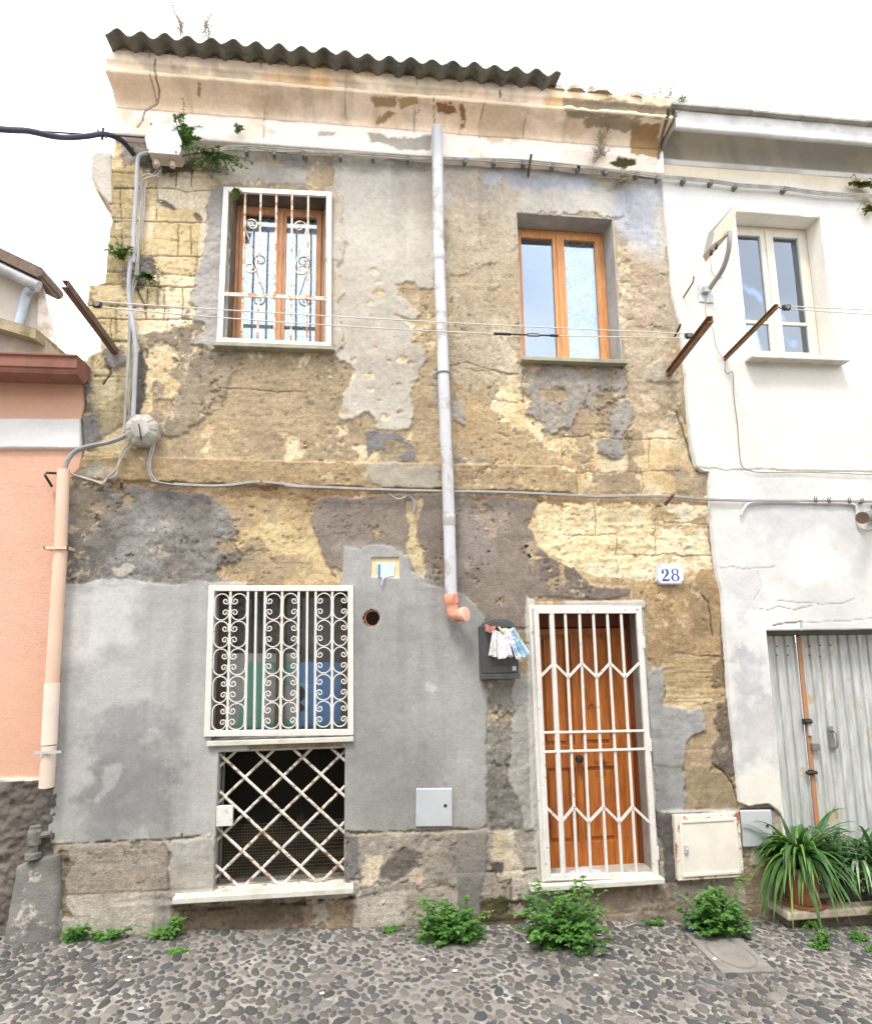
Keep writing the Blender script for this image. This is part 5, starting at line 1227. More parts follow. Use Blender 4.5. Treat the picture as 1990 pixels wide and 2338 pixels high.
def upper_grille():
    Y = -.075
    t = thing('window_grille', 'rust stained white grille with thin bars over the upper left window', 'window grille', at(620, 782, Y))
    c4 = [at(*p, Y) for p in ((510,425),(757,437),(756,793),(494,781))]
    part(frame4(c4, .042, .028, Y), 'frame', M_WPL, t, bevel=.003)
    # returns that reach back to the wall
    for i, (a, b) in enumerate(((c4[0], c4[3]), (c4[1], c4[2]))):
        s = 1 if i == 0 else -1; mb = MB(); mb.hexa([(b.x+s*.002, Y+.028, b.z), (b.x+s*.02, Y+.028, b.z), (b.x+s*.02, .0, b.z), (b.x+s*.002, .0, b.z)], [(a.x+s*.002, Y+.028, a.z), (a.x+s*.02, Y+.028, a.z), (a.x+s*.02, .0, a.z), (a.x+s*.002, .0, a.z)])
        part(mb, 'return', M_WPM, t)
    for a, b in zip((559.5,595.2,631,666.5,703.6), (551.6,587.3,625,663.5,699.6)):
        p, r = at(a, 440, Y), at(b, 782, Y); mb = MB(); mb.bar((p.x, Y+.012, p.z), (r.x, Y+.012, r.z), .0145, .0145); part(mb, 'bar', M_WPR, t)
    p, r = at(513, 671, Y), at(745, 682, Y); mb = MB(); mb.bar((p.x, Y+.0, p.z), (r.x, Y+.0, r.z), .030, .012, (0, 1, 0)); part(mb, 'crossbar', M_WPR, t)
    for sgn, x0_, cs in ((1, 0, (1450,1290,1440,525)), (-1, 0, (1722,1300,1735,535))):
        cu = a1('A', cs[0], cs[1], Y); cd = a1('D', cs[2], cs[3], Y)
        up = spiral(0, 0, .017, .042, 0, 1.3, 20); 
        R_ = .042; pts = []
        for k in range(22):
            t_ = k/21; a = -2*math.pi*1.2*(1-t_); r_ = .014+.042*t_; pts.append((cu.x-sgn*r_*math.cos(a), cu.z-r_*math.sin(a)*1.0))
        pts2 = []
        for k in range(22):
            t_ = k/21; a = 2*math.pi*1.2*(1-t_); r_ = .014+.040*t_; pts2.append((cd.x+sgn*r_*math.cos(a), cd.z-r_*math.sin(a)))
        mb = MB(); ribbon(mb, pts+[(pts[-1][0]+sgn*.004, pts[-1][1]-.04)]+[(pts2[-1][0]-sgn*.004, pts2[-1][1]+.05)]+pts2[::-1], Y+.012, .0075, .018)
        part(mb, 'scroll', M_WPR, t)
upper_grille()
def lattice():
    Y = .035; x0, x1, z0, z1 = OP_BS
    t = thing('window_grille', 'white diamond lattice grille spotted with rust over the dark basement opening', 'window grille', (x0, Y, z0))
    z0 += .03; zt = z1-.004
    P0 = a1('J', 1410, 190, Y); P1 = a1('J', 1630, 190, Y); P2 = a1('J', 1410, 400, Y); sx = abs(P1.x-P0.x); sz = abs(P0.z-P2.z); k = sz/sx
    def clip(xa, s_):
        # line z = z_ref + s_*k*(x-xa)
        xs = []
        for x in (x0, x1):
            z = P0.z+s_*k*(x-xa)
            if z0 <= z <= zt: xs.append((x, z))
        for z in (z0, zt):
            x = xa+(z-P0.z)/(s_*k)
            if x0 < x < x1: xs.append((x, z))
        return sorted(xs)[:2] if len(xs) >= 2 else None
    for i in range(-8, 12):
        for s_, dy in ((1, .012), (-1, -.008)):
            c = clip(P0.x+i*sx, s_)
            if c and math.hypot(c[1][0]-c[0][0], c[1][1]-c[0][1]) > .05:
                mb = MB(); mb.tube([(c[0][0], Y+dy, c[0][1]), (c[1][0], Y+dy, c[1][1])], .0108, 10); part(mb, 'bar', M_WPM, t, smooth=True)
    mb = MB(); mb.bar((x0, Y, z0-.006), (x1, Y, z0-.012), .022, .03); part(mb, 'bottom_rail', M_WPM, t, bevel=.003)
    a, b = a1('J', 1250, 352, Y-.03), a1('J', 1340, 463, Y-.03); mb = MB(); mb.box(a.x, b.x, Y-.060, Y-.020, b.z, a.z); part(mb, 'lock_plate', M_WP, t, bevel=.003)
lattice()
def door_gate():
    Y = -.05
    t = thing('security_gate', 'white barred iron gate with zigzag bars in front of the orange wooden door', 'gate', at(1370, 2014, Y))
    o = [at(1207,1381,Y), at(1466,1384,Y), at(1507,2010,Y), at(1238,2016,Y)]
    fr = part(frame4(o, .030, .05, Y+.012), 'frame', M_WP, t, bevel=.003)
    i4 = [at(1217,1389,Y), at(1462,1389,Y), at(1503,2006,Y), at(1245,2011,Y)]
    part(frame4(i4, .040, .03, Y-.006), 'leaf_frame', M_WP, t, bevel=.003)
    top = [1259.2,1290.2,1322.8,1354.2,1386.1,1417.6]; bot = [1286.9,1317.8,1349.5,1386.4,1421,1453.9]; wd = [.046]+[.020]*5
    def bx(i, y): return top[i]+(bot[i]-top[i])*(y-1400)/605
    for i in range(6):
        p, r = at(top[i], 1396, Y), at(bx(i, 2003), 2003, Y); mb = MB()
        if i == 0: mb.tube([(p.x, Y+.012, p.z), (r.x, Y+.012, r.z)], .021, 14); part(mb, 'post', M_WP, t, smooth=True)
        else: mb.bar((p.x, Y+.010, p.z), (r.x, Y+.010, r.z), .020, .016); part(mb, 'bar', M_WP, t, bevel=.002)
    for (ya, yb) in ((1672.7, 1668.4), (1717, 1710)):
        p, r = at(1238, ya, Y), at(1472, yb, Y); mb = MB(); mb.bar((p.x, Y-.002, p.z), (r.x, Y-.002, r.z), .017, .012); part(mb, 'crossbar', M_WP, t, bevel=.002)
    def zig(hi, lo, start):
        xs = [lambda y: 1232+(y-1550)*.047]+[(lambda y, i=i: bx(i, y)) for i in range(6)]+[lambda y: 1459+(y-1515)*.064]
        pts = []
        for k, f in enumerate(xs):
            y = (hi if (k+start) % 2 else lo); pts.append(at(f(y), y, Y))
        for a, b in zip(pts[:-1], pts[1:]):
            mb = MB(); mb.bar((a.x, Y+.004, a.z), (b.x, Y+.004, b.z), .018, .014); part(mb, 'zigzag_bar', M_WP, t)
    zig(1514, 1547, 0); zig(1842, 1878, 1)
    for (k, x, y) in (('N', 1418, 535), ('N', 1490, 1615), ('L', 528, 625)):
        c = a1(k, x, y, Y); mb = MB(); mb.tube([(c.x, Y-.004, c.z-.045), (c.x, Y-.004, c.z+.045)], .012, 10); part(mb, 'hinge', M_WP, t, smooth=True)
door_gate()

# ------------------------------------------------------------------ down pipes
def downpipe():
    y = -.155
    t = thing('downpipe', 'long grey white plastic downpipe with a terracotta elbow between the windows', 'downpipe', at(1029, 1400, -.10))
    P = [(997,290,y-.02), (998,330,y-.005), (1000.5,540,-.15), (1006,700,-.135), (1012,850,-.12), (1017,1000,-.115), (1021,1060,-.115), (1026,1230,-.105), (1029.5,1362,-.10)]
    pts = [at(*p) for p in P]; r = .046
    mb = MB(); mb.tube(pts, r, 24); part(mb, 'pipe', M_PVC, t, smooth=True)
    def ring(py, h, rr, nm, m, hb=.0):
        # point on the pipe at this height
        for a, b, pa, pb in zip(P[:-1], P[1:], pts[:-1], pts[1:]):
            if a[1] <= py <= b[1]:
                f = (py-a[1])/(b[1]-a[1]); c = pa.lerp(pb, f); d = (pb-pa).normalized(); break
        mb = MB(); mb.tube([c-d*h/2, c-d*(h/2-.006), c+d*(h/2-.006), c+d*h/2], [rr-.003, rr, rr, rr-.003], 24); return part(mb, nm, m, t, smooth=True), c
    ring(584, .085, .050, 'collar', M_PVC); ring(1188, .085, .050, 'collar', M_PVC)
    o, c = ring(852, .016, .054, 'clamp', M_CLIP); mb = MB(); mb.box(c.x-.075, c.x+.075, c.y+.03, c.y+.05, c.z-.03, c.z+.012); mb.bar((c.x, c.y+.04, c.z), (c.x, .0, c.z), .012, .012); part(mb, 'clamp_plate', M_CLIP, t)
    b = at(1029.5, 1362, -.10); e = []; 
    c0 = at(1029.5, 1368, -.10); c1 = at(1032, 1392, -.10); c2 = at(1040, 1405, -.115); c3 = at(1056, 1403, -.16)
    mb = MB(); mb.tube([b+Vector((0,0,.02)), b+Vector((0,0,.018)), at(1030.3,1378,-.10), at(1030.5,1380,-.10), c1, at(1034,1400,-.105), c2, c3], [.053, .055, .055, .049, .049, .049, .049, .05], 24); part(mb, 'elbow', M_TERR, t, smooth=True)
    d = (c3-c2).normalized(); mb = MB(); mb.tube([c3-d*.01, c3, c3+d*.03, c3+d*.032], [.048, .054, .054, .046], 24); mb2 = MB(); part(mb, 'spout', mat('faded_terracotta', cl(226,176,156,1.0), rough=.5), t, smooth=True)
downpipe()
def orange_pipe():
    y = -.10
    t = thing('drainpipe', 'flat orange and cream painted drainpipe on the edge of the orange house', 'downpipe', at(110, 1795, y))
    M_OP = mat('peach_painted_pipe', cl(222,192,170,1.15), col2=cl(212,178,156,1.15), rough=.5, var=.05, vscale=3)
    a, b, c = at(145, 1072, y), at(127, 1420, y), at(105, 1795, y)
    def flat(p, r, w, dx=0): 
        mb = MB(); 
        for q_ in (p, r):
            pass
        mb.tube([p, r], w, 20); return mb
    part(flat(a, at(138, 1255, y), .043), 'pipe', M_OP, t, smooth=True)
    part(flat(at(138.2, 1257, y), at(119, 1560, y), .046), 'pipe', M_OP, t, smooth=True)
    part(flat(at(119, 1560, y), at(112, 1700, y), .050), 'pipe', mat('cream_painted_pipe', cl(222,206,192,1.05), rough=.5, var=.05), t, smooth=True)
    part(flat(at(112, 1702, y), at(106, 1798, y), .048), 'pipe', mat('grey_cream_pipe', cl(214,196,182,1.05), rough=.5, var=.05), t, smooth=True)
    p = at(133, 1253, y); mb = MB(); mb.box(p.x-.075, p.x+.085, y-.058, y-.050, p.z-.01, p.z+.01); mb.box(p.x-.075, p.x-.067, y-.058, .0, p.z-.01, p.z+.01); mb.box(p.x+.077, p.x+.085, y-.058, -.02, p.z-.01, p.z+.01); part(mb, 'clamp', M_OP, t)
    mb = MB(); p = at(112, 1715, y); mb.box(p.x-.07, p.x+.10, y-.064, y-.055, p.z-.008, p.z+.008); part(mb, 'clamp', M_WBOX, t)
orange_pipe()
# ------------------------------------------------------------------ letter box and paper
def mailbox():
    t = thing('mailbox', 'dark grey metal letterbox stuffed with papers left of the door gate', 'letterbox', a1('H', 1240, 1260, -.05))
    Y0 = -.13
    x0, x1 = a1('H', 1130, 1100, Y0).x, a1('H', 1345, 1100, Y0).x; z0 = a1('H', 1240, 1262, Y0).z; z1 = a1('H', 1240, 955, Y0).z
    xm = (x0+x1)/2; n = 12; hw = (x1-x0)/2
    pl = [(x0, z0), (x1, z0), (x1, z1)]+[(xm+hw*.86*math.cos(math.pi*k/n), z1+.052*math.sin(math.pi*k/n)) for k in range(n+1)]+[(x0, z1)]
    mb = MB(); mb.prism(pl[::-1], Y0+.02, -.02); part(mb, 'body', M_MAIL, t, bevel=.004)
    mb = MB(); mb.box(x0+.008, x1-.008, Y0, Y0+.022, z0+.045, z1-.03); mb.box(x0+.03, x1-.03, Y0-.004, Y0, z0+.10, z0+.105); part(mb, 'door', M_MAIL, t, bevel=.004)
    mb = MB(); mb.box(x0-.004, x1+.004, Y0-.006, Y0+.02, z0, z0+.040); part(mb, 'base_rail', M_MAIL, t, bevel=.004)
    mb = MB(); p = a1('H', 1318, 1200, Y0); mb.box(p.x-.014, p.x+.014, Y0-.006, Y0, p.z-.016, p.z+.016); part(mb, 'name_tag', M_WBOX, t)
    # flap
    mb = MB(); mb.prism([(xm+hw*.8*math.cos(math.pi*k/n), z1-.012+.050*math.sin(math.pi*k/n)) for k in range(n+1)][::-1], Y0+.002, Y0+.018); part(mb, 'flap', M_MAIL, t, bevel=.003)
    def paper(name, label, pts, cols, y, thick=.012, folds=3, cat='newspaper'):
        P = [a1('H', a, b, y) for a, b in pts]; c = sum(P, Vector())/4
        th = thing(name, label, cat, c)
        m = cols
        for k in range(folds):
            f = k/max(1, folds); d = Vector((.006*math.sin(k*2.1), -.006*k, .004*math.cos(k*1.7)))
            mb = MB(); a, b, c_, d_ = [p+d+(Vector((0, -.012*math.sin(k+1), 0)) if i > 1 else Vector()) for i, p in enumerate(P)]
            # crumpled sheet
            nu, nv = 7, 7; k0 = len(mb.v)
            for j in range(nv+1):
                for i in range(nu+1):
                    u, v = i/nu, j/nv; p = (a*(1-u)+b*u)*(1-v)+(d_*(1-u)+c_*u)*v
                    mb.v.append((p.x, p.y-.016*abs(math.sin(u*math.pi*(1.5+k)+k))*(.3+v)-.004*k, p.z+.006*math.sin(u*9+k)))
            for j in range(nv):
                for i in range(nu):
                    q0 = k0+j*(nu+1)+i; mb.f.append((q0, q0+nu+1, q0+nu+2, q0+1))
            o = part(mb, 'sheet', m[k % len(m)], th, smooth=False)
            s = o.modifiers.new('thickness', 'SOLIDIFY'); s.thickness = .002
    news = mat('newsprint', cl(226,224,222,1.0), col2=cl(160,160,164,1.0), rough=.8, vscale=26, var=.05, bump=None)
    news2 = mat('newsprint_photos', cl(220,220,220,1.0), col2=cl(90,94,100,1.0), rough=.8, vscale=14, var=.05, bump=None)
    blue = mat('blue_magazine', cl(130,190,226,1.0), col2=cl(86,90,98,1.0), rough=.4, vscale=15, var=.08, bump=None, dirt=(cl(220,216,226,1.0), 16, .03))
    paper('newspaper', 'folded white newspaper drooping from the letterbox slot', [(1195,985),(1262,990),(1305,1130),(1170,1125)], [news, news2, news], -.155, folds=3)
    paper('newspaper', 'white folded paper hanging beside the newspaper in the letterbox', [(1215,1000),(1275,1010),(1300,1120),(1222,1150)], [news2, news], -.185, folds=2)
    paper('magazine', 'blue and grey magazine sticking out to the right of the letterbox', [(1262,975),(1320,970),(1405,1120),(1330,1150)], [blue, news2, blue], -.16, folds=3, cat='magazine')
    paper('leaflet', 'small red brown leaflet at the left end of the letterbox slot', [(1150,950),(1215,965),(1195,1000),(1150,992)], [mat('red_brown_paper', cl(150,96,84,1.0), rough=.6, bump=None)], -.15, folds=1, cat='leaflet')
    paper('leaflet', 'beige leaflet folded under the blue magazine in the letterbox', [(1225,965),(1268,975),(1290,1030),(1240,990)], [mat('beige_paper', cl(206,186,160,1.0), rough=.6, bump=None)], -.17, folds=1, cat='leaflet')
mailbox()
# ------------------------------------------------------------------ enamel number plate
def number():
    Y = -.052
    t = thing('house_number_plate', 'white enamel plate with blue border reading 28 right of the door', 'number plate', a1('I', 604, 465, Y))
    P = [(545,350),(662,350),(683,374),(683,440),(664,464),(548,464),(524,440),(524,374)]; c = a1('I', 604, 407, Y)
    pts = [a1('I', *p, Y) for p in P]; M_B = mat('blue_enamel', cl(58,80,130,1.0), rough=.25, bump=None, var=.02); M_E = mat('white_enamel', cl(236,240,246,1.05), rough=.2, bump=None, var=.02)
    def ins(f): return [(c.x+(p.x-c.x)*f[0], c.z+(p.z-c.z)*f[1]) for p in pts]
    mb = MB(); mb.prism(ins((1.0, 1.0)), Y+.002, Y+.012); part(mb, 'plate', M_E, t, bevel=.001)
    mb = MB(); mb.prism(ins((.97, .955)), Y, Y+.002); part(mb, 'border', M_B, t)
    mb = MB(); mb.prism(ins((.93, .90)), Y-.002, Y); part(mb, 'field', M_E, t)
    zc_ = a1('I', 604, 410, Y).z; hh = abs(a1('I', 604, 447, Y).z-a1('I', 604, 374, Y).z)/2
    def px(x): return a1('I', x, 410, Y).x
    # 8 : two rings with heavy sides
    def ringp(cx, cz, ro, rz, ri, riz, y0, y1, mb):
        n = 28; k = len(mb.v)
        for (a_, b_, y) in ((ro, rz, y0), (ri, riz, y0), (ro, rz, y1), (ri, riz, y1)):
            for i in range(n): mb.v.append((cx+a_*math.cos(2*math.pi*i/n), y, cz+b_*math.sin(2*math.pi*i/n)))
        for i in range(n):
            j = (i+1) % n; mb.f.append((k+i, k+j, k+n+j, k+n+i)); mb.f.append((k+i, k+2*n+i, k+2*n+j, k+j)); mb.f.append((k+n+j, k+3*n+j, k+3*n+i, k+n+i))
    mb = MB(); w8 = (px(655)-px(607))/2; x8 = px(631)
    ringp(x8, zc_+hh*.50, w8*.86, hh*.52, w8*.44, hh*.42, Y-.004, Y-.002, mb); ringp(x8, zc_-hh*.44, w8, hh*.58, w8*.50, hh*.46, Y-.0042, Y-.002, mb); part(mb, 'digit', M_B, t)
    # 2 : bold hook, thin-to-thick diagonal, flat foot
    x2 = px(552); s = (px(598)-px(552)); 
    O = [(.06,.62),(.02,.76),(.10,.90),(.28,.99),(.52,1.0),(.76,.96),(.92,.84),(.95,.70),(.88,.54),(.70,.40),(.46,.28),(.28,.17),(.50,.19),(.72,.15),(.86,.16),(.92,.30),(.99,.30),(.95,.0),(.03,.0),(.03,.08),(.20,.24),(.42,.42),(.58,.58),(.64,.72),(.60,.86),(.48,.94),(.34,.94),(.24,.88),(.32,.80),(.33,.68),(.24,.59),(.13,.58)]
    mb = MB(); mb.prism([(x2+u*s, zc_-hh+v*2*hh) for u, v in O][::-1], Y-.004, Y-.002)
    o = part(mb, 'digit', M_B, t)
    import bmesh as _b
    bm = _b.new(); bm.from_mesh(o.data); _b.ops.triangulate(bm, faces=bm.faces[:]); bm.to_mesh(o.data); bm.free()
number()
# ------------------------------------------------------------------ paper slip, covers, gas cabinet
def slips():
    Y = -.012; P = [a1('H', *p, Y) for p in ((530,597),(632,592),(628,668),(540,680))]
    t = thing('paper_notice', 'faded pale blue paper stuck in a small niche above the round hole', 'notice', P[3])
    part(quad_slab([P[0]+Vector((0,-.004,0)), P[1]+Vector((0,-.010,0)), P[2]+Vector((0,-.006,0)), P[3]+Vector((0,-.012,0))], .002), 'sheet', mat('faded_blue_paper', cl(200,220,234,1.0), col2=cl(160,196,216,1.0), rough=.6, vscale=20, bump=None), t)
    a = a1('H', 536, 600, Y-.014); b = a1('H', 548, 676, Y-.014); mb = MB(); mb.box(a.x, a.x+.017, Y-.017, Y-.013, b.z, a.z); part(mb, 'blue_stripe', mat('blue_print', cl(70,120,170,1.0), rough=.6, bump=None), t)
    mb = MB(); mb.tube([a1('H', 575,672,-.03), a1('H', 566,690,-.045), a1('H', 556,722,-.04)], .006, 8); part(mb, 'torn_strip', M_WBOX, t)
slips()
def cover(k, pts, lock, label, y=-.055):
    P = [a1(k, a, b, y) for a, b in pts]; t = thing('meter_cover', label, 'cover', (P[3]+P[2])/2)
    part(quad_slab(P, .02), 'plate', M_COVER, t, bevel=.008)
    c = a1(k, *lock, y); mb = MB(); mb.tube([(c.x, y-.003, c.z), (c.x, y+.004, c.z)], .012, 14); part(mb, 'lock', M_BLACKP, t)
cover('K', ((755,254),(964,252),(965,474),(753,476)), (923,352), 'pale grey metal cover set in the grey plaster below the downpipe', -.040)
cover('L', ((1008,380),(1186,377),(1200,588),(1025,593)), (1161,470), 'pale grey meter cover right of the cream gas cabinet', -.062)
def gasbox():
    y = -.07
    t = thing('gas_cabinet', 'cream metal gas cabinet with a rusty frame at the foot of the wall', 'cabinet', a1('L', 840, 780, y))
    o = [a1('L', *p, y) for p in ((628,412),(998,394),(1030,762),(650,786))]; part(frame4(o, .045, .05, y), 'frame', M_GASR, t, bevel=.003)
    i = [a1('L', *p, y) for p in ((655,436),(980,418),(1010,742),(675,764))]; part(frame4(i, .022, .02, y-.010), 'door_rim', M_GAS, t, bevel=.003)
    part(quad_slab([Vector((p.x, y-.002, p.z)) for p in [a1('L', *p, y) for p in ((672,452),(966,435),(994,728),(690,748))]], .03), 'door', M_GAS, t, bevel=.002)
    c = a1('L', 691, 600, y); mb = MB(); mb.box(c.x-.014, c.x+.014, y-.020, y-.009, c.z-.028, c.z+.028); mb.tube([(c.x+.002, y-.03, c.z), (c.x+.002, y-.018, c.z)], .008, 10); part(mb, 'lock', M_WBOX, t, bevel=.002)
    for px_, py_ in ((995, 480), (1012, 695)):
        c = a1('L', px_, py_, y); mb = MB(); mb.tube([(c.x, y-.012, c.z-.03), (c.x, y-.012, c.z+.03)], .008, 10); part(mb, 'hinge', M_GASR, t)
gasbox()
# ------------------------------------------------------------------ cables
def cat(pts, n=6):
    """smooth curve through points"""
    P = [Vector(p) for p in pts]
    if len(P) < 3: return P
    P = [P[0]*2-P[1]]+P+[P[-1]*2-P[-2]]; out = []
    for i in range(1, len(P)-2):
        for k in range(n):
            t = k/n; a, b, c, d = P[i-1:i+3]
            out.append(.5*((2*b)+(c-a)*t+(2*a-5*b+4*c-d)*t*t+(3*b-a-3*c+d)*t**3))
    return out+[P[-2]]
def cable(name, label, cat_, px, r, m, Y=-.03, grp=None, n=6, sm=8):
    pts = [at(p[0], p[1], p[2] if len(p) > 2 else Y) for p in px]
    mb = MB(); mb.tube(cat(pts, n), r, sm); o = mb.build(name, m, smooth=True, origin=pts[0])
    return tag(o, label, cat_, grp)
z = lambda k, *p: q(k, *p)
# long cable run under the cornice (three strands) with clips
run = z('A', 1100,893, 1230,868, 1330,850, 1440,852, 1600,858, 1764,866)+z('B', 150,868, 320,880, 500,890, 700,900, 840,905, 1040,914, 1210,922, 1380,930, 1540,942, 1764,962)+z('C', 130,580, 240,598, 420,622, 540,636, 690,648, 850,664, 990,684, 1130,694, 1270,705, 1420,726, 1560,738, 1764,750)
run += [(2100, 460), (2300, 482)]
for i, (dy, lab) in enumerate(((-3.2, 'upper strand of the pale cables under the cornice'), (0, 'middle strand of the pale cables under the cornice'), (3.4, 'lower strand of the pale cables under the cornice'))):
    rr = random.Random(i); cable('cable', lab, 'cable', [(x, y+dy+.8*(rr.random()-.5)+(1.5*math.sin(x*.02+i) if x < 1500 else 0)) for x, y in run], .0062, M_CAB, -.102 if i != 1 else -.106, 'cables under the cornice')
ORD = 'first second third fourth fifth sixth seventh eighth ninth tenth eleventh twelfth thirteenth fourteenth fifteenth sixteenth seventeenth eighteenth nineteenth twentieth'.split()
for ci_, (k, x, y) in enumerate((('A',1415,855),('A',1575,868),('A',1745,872),('B',118,878),('B',320,885),('B',508,893),('B',708,902),('B',1040,914),('B',1208,922),('B',1378,928),('B',1545,944),('B',1692,958),('C',80,580),('C',238,600),('C',418,615),('C',540,636),('C',690,648),('C',848,660),('C',990,682),('C',1272,700))):
    p = a1(k, x, y, -.125); mb = MB(); mb.box(p.x-.014, p.x+.014, -.116, -.05, p.z-.021, p.z+.021)
    tag(mb.build('cable_clip', M_CLIP, bevel=.003, origin=p), ORD[ci_]+' small grey clip from the left on the cables under the cornice', 'cable clip', 'clips on the cables under the cornice')
# string course cable
run2 = z('G', 870,500, 1000,520, 1200,530, 1340,524, 1500,508, 1764,538)+z('E', 0,1410, 200,1420, 500,1432, 700,1438, 900,1442, 1300,1450, 1764,1472)+z('F', 250,1220, 430,1218, 620,1222, 820,1238, 1100,1245, 1400,1246, 1764,1250)+[(2200, 1150)]
cable('cable', 'long grey cable along the ledge between the two storeys', 'cable', run2, .0072, M_CABD, -.075)
cable('cable', 'thin pale cable just above the ledge cable between the storeys', 'cable', [(x, y-3.0) for x, y in run2[1:]], .0045, M_CAB, -.070)
cable('conduit', 'pale bent conduit on the white wall above the garage door', 'conduit', z('F', 1012,1325, 1020,1300, 1050,1262, 1100,1252, 1250,1250, 1450,1256, 1640,1262, 1675,1290, 1680,1350, 1695,1395, 1730,1408, 1800,1390), .012, mat('pale_conduit', cl(206,206,206,1.1), rough=.5, bump=None), -.068)
for i, (x, y) in enumerate(((1438, 1232), (1515, 1235), (1632, 1238), (1705, 1240))):
    p = a1('F', x, y+12, -.075); mb = MB(); mb.box(p.x-.013, p.x+.013, -.09, -.05, p.z-.008, p.z+.006); mb.bar((p.x-.006, -.07, p.z), (p.x-.012, -.09, p.z+.035), .005, .005); mb.bar((p.x+.006, -.07, p.z), (p.x+.010, -.09, p.z+.032), .005, .005)
    tag(mb.build('wire_clip', M_RUST, origin=p), ORD[i]+' rusty forked clip from the left above the garage door', 'cable clip', 'rusty clips above the garage door')
# short curled tail under the ledge
cable('cable', 'short curled end of cable hanging under the ledge left of the downpipe', 'cable', z('H', 570,175, 600,190, 625,215, 660,225, 700,208), .006, M_CAB, -.06)
cable('conduit', 'stub of grey conduit going into the chase left of the downpipe', 'conduit', z('H', 705,205, 735,225, 748,260, 742,310), .013, M_CABD, -.045)
# bundle down the corner
cable('conduit', 'thick pale grey conduit running down the left corner of the house', 'conduit', z('A', 850,880, 810,890, 792,930, 785,1100, 772,1300, 765,1500)+z('D', 755,480, 745,560, 742,650, 750,760, 768,880, 782,1010, 775,1180, 765,1400), .017, mat('pale_grey_conduit', cl(176,178,186,1.15), rough=.45, bump=None), -.075)
cable('cable', 'pale cable left of the corner conduit', 'cable', z('A', 920,980, 900,1010, 830,1030, 812,1080, 806,1250, 790,1500)+z('D', 785,480, 780,560, 760,640, 762,700, 752,800, 745,1000, 732,1200, 715,1480), .0075, M_CAB, -.06, 'corner cables')
cable('cable', 'pale looping cable hanging from the corner junction box', 'cable', z('A', 925,960, 925,1000, 905,1022, 850,1000, 815,1030, 822,1100, 812,1300, 792,1440)+z('D', 790,470, 792,560, 772,640, 756,720, 742,830, 738,1010, 722,1260, 712,1490), .0075, M_CAB, -.05, 'corner cables')
cable('cable', 'third pale cable beside the corner conduit', 'cable', z('A', 880,935, 890,965, 910,970)+z('A', 840,1060, 830,1200, 800,1450)+z('D', 800,450, 788,600, 768,660, 760,780, 756,960, 752,1180, 742,1440), .006, M_CAB, -.045, 'corner cables')
cable('conduit', 'curved dark grey conduit from the round box down to the orange drainpipe', 'conduit', z('G', 735,225, 700,250, 620,278, 520,298, 440,325, 390,380, 372,440, 372,470), .018, M_CABD, -.09)
cable('cable', 'loop of pale cable hanging below the round box', 'cable', z('G', 760,290, 720,330, 690,390, 660,440, 620,480, 590,515, 540,500, 490,485, 400,455), .0065, M_CAB, -.06, 'loops below the round box')
cable('cable', 'second loop of pale cable below the round box', 'cable', z('G', 745,285, 700,340, 680,400, 665,470, 610,490, 580,508, 500,482, 420,470), .0065, M_CAB, -.055, 'loops below the round box')
cable('cable', 'twin grey cable dropping from the right of the round box to the ledge', 'cable', z('G', 880,240, 872,300, 858,370, 856,440, 880,500, 940,522, 1010,525), .0085, M_CABD, -.06)
cable('cable', 'second grey cable dropping from the round box to the ledge', 'cable', z('G', 890,240, 884,310, 866,380, 866,440, 895,495, 950,518, 1010,519), .0065, M_CAB, -.055)
# overhead black service cable from the left
def over():
    t = z('A', 0,742, 160,752, 300,782, 390,790, 500,782, 600,770)
    L = [(-900, 190, -3.0), (-400, 252, -1.9)]
    pts = [(-700, 225, -2.8), (-300, 268, -1.9)]+[(x, y, -1.3+.95*i/5) for i, (x, y) in enumerate(t)]+[(z('A', 690,800)[0]+(-.22,)), (z('A', 740,850)[0]+(-.12,)), (z('A', 770,890)[0]+(-.06,))]
    cable('service_cable', 'thick black overhead cable coming in from the left to the corner', 'cable', pts, .020, M_BLK, sm=10)
    pts = [(-700, 222, -2.8), (-300, 265, -1.9), z('A', 0,742)[0]+(-1.3,), z('A', 160,750)[0]+(-1.1,), z('A', 480,770)[0]+(-.55,), z('A', 580,772)[0]+(-.40,), z('A', 830,790)[0]+(-.08,)]
    cable('support_wire', 'thin steel wire stretched above the black overhead cable', 'wire', pts, .006, M_BLK, n=4)
    p = a1('A', 590, 770, -.37); mb = MB(); mb.tube([(p.x, -.37, p.z-.045), (p.x, -.37, p.z+.05)], .010, 8); mb.bar((p.x-.04, -.37, p.z+.03), (p.x+.03, -.37, p.z-.03), .012, .012); tag(mb.build('cable_tie', M_BLK, origin=p), 'black tie clamping the overhead cable near the corner', 'cable tie')
over()
# telephone wire down the white wall
cable('wire', 'thin white wire running down the white wall from the flat antenna', 'wire', z('C', 835,1100, 845,1190, 880,1225, 905,1215, 880,1225, 830,1290, 812,1340, 805,1400, 820,1470)+z('F', 850,260, 870,360, 905,425), .0035, M_CAB, -.075)
cable('wire', 'thin wire from the rusty bracket down to the crack line on the white wall', 'wire', z('F', 918,450, 920,495, 935,512, 955,500, 965,520, 970,650, 990,800, 998,920, 1012,1030, 1045,1065, 1130,1080, 1300,1078, 1500,1082, 1764,1092), .0038, M_CLIP, -.068)
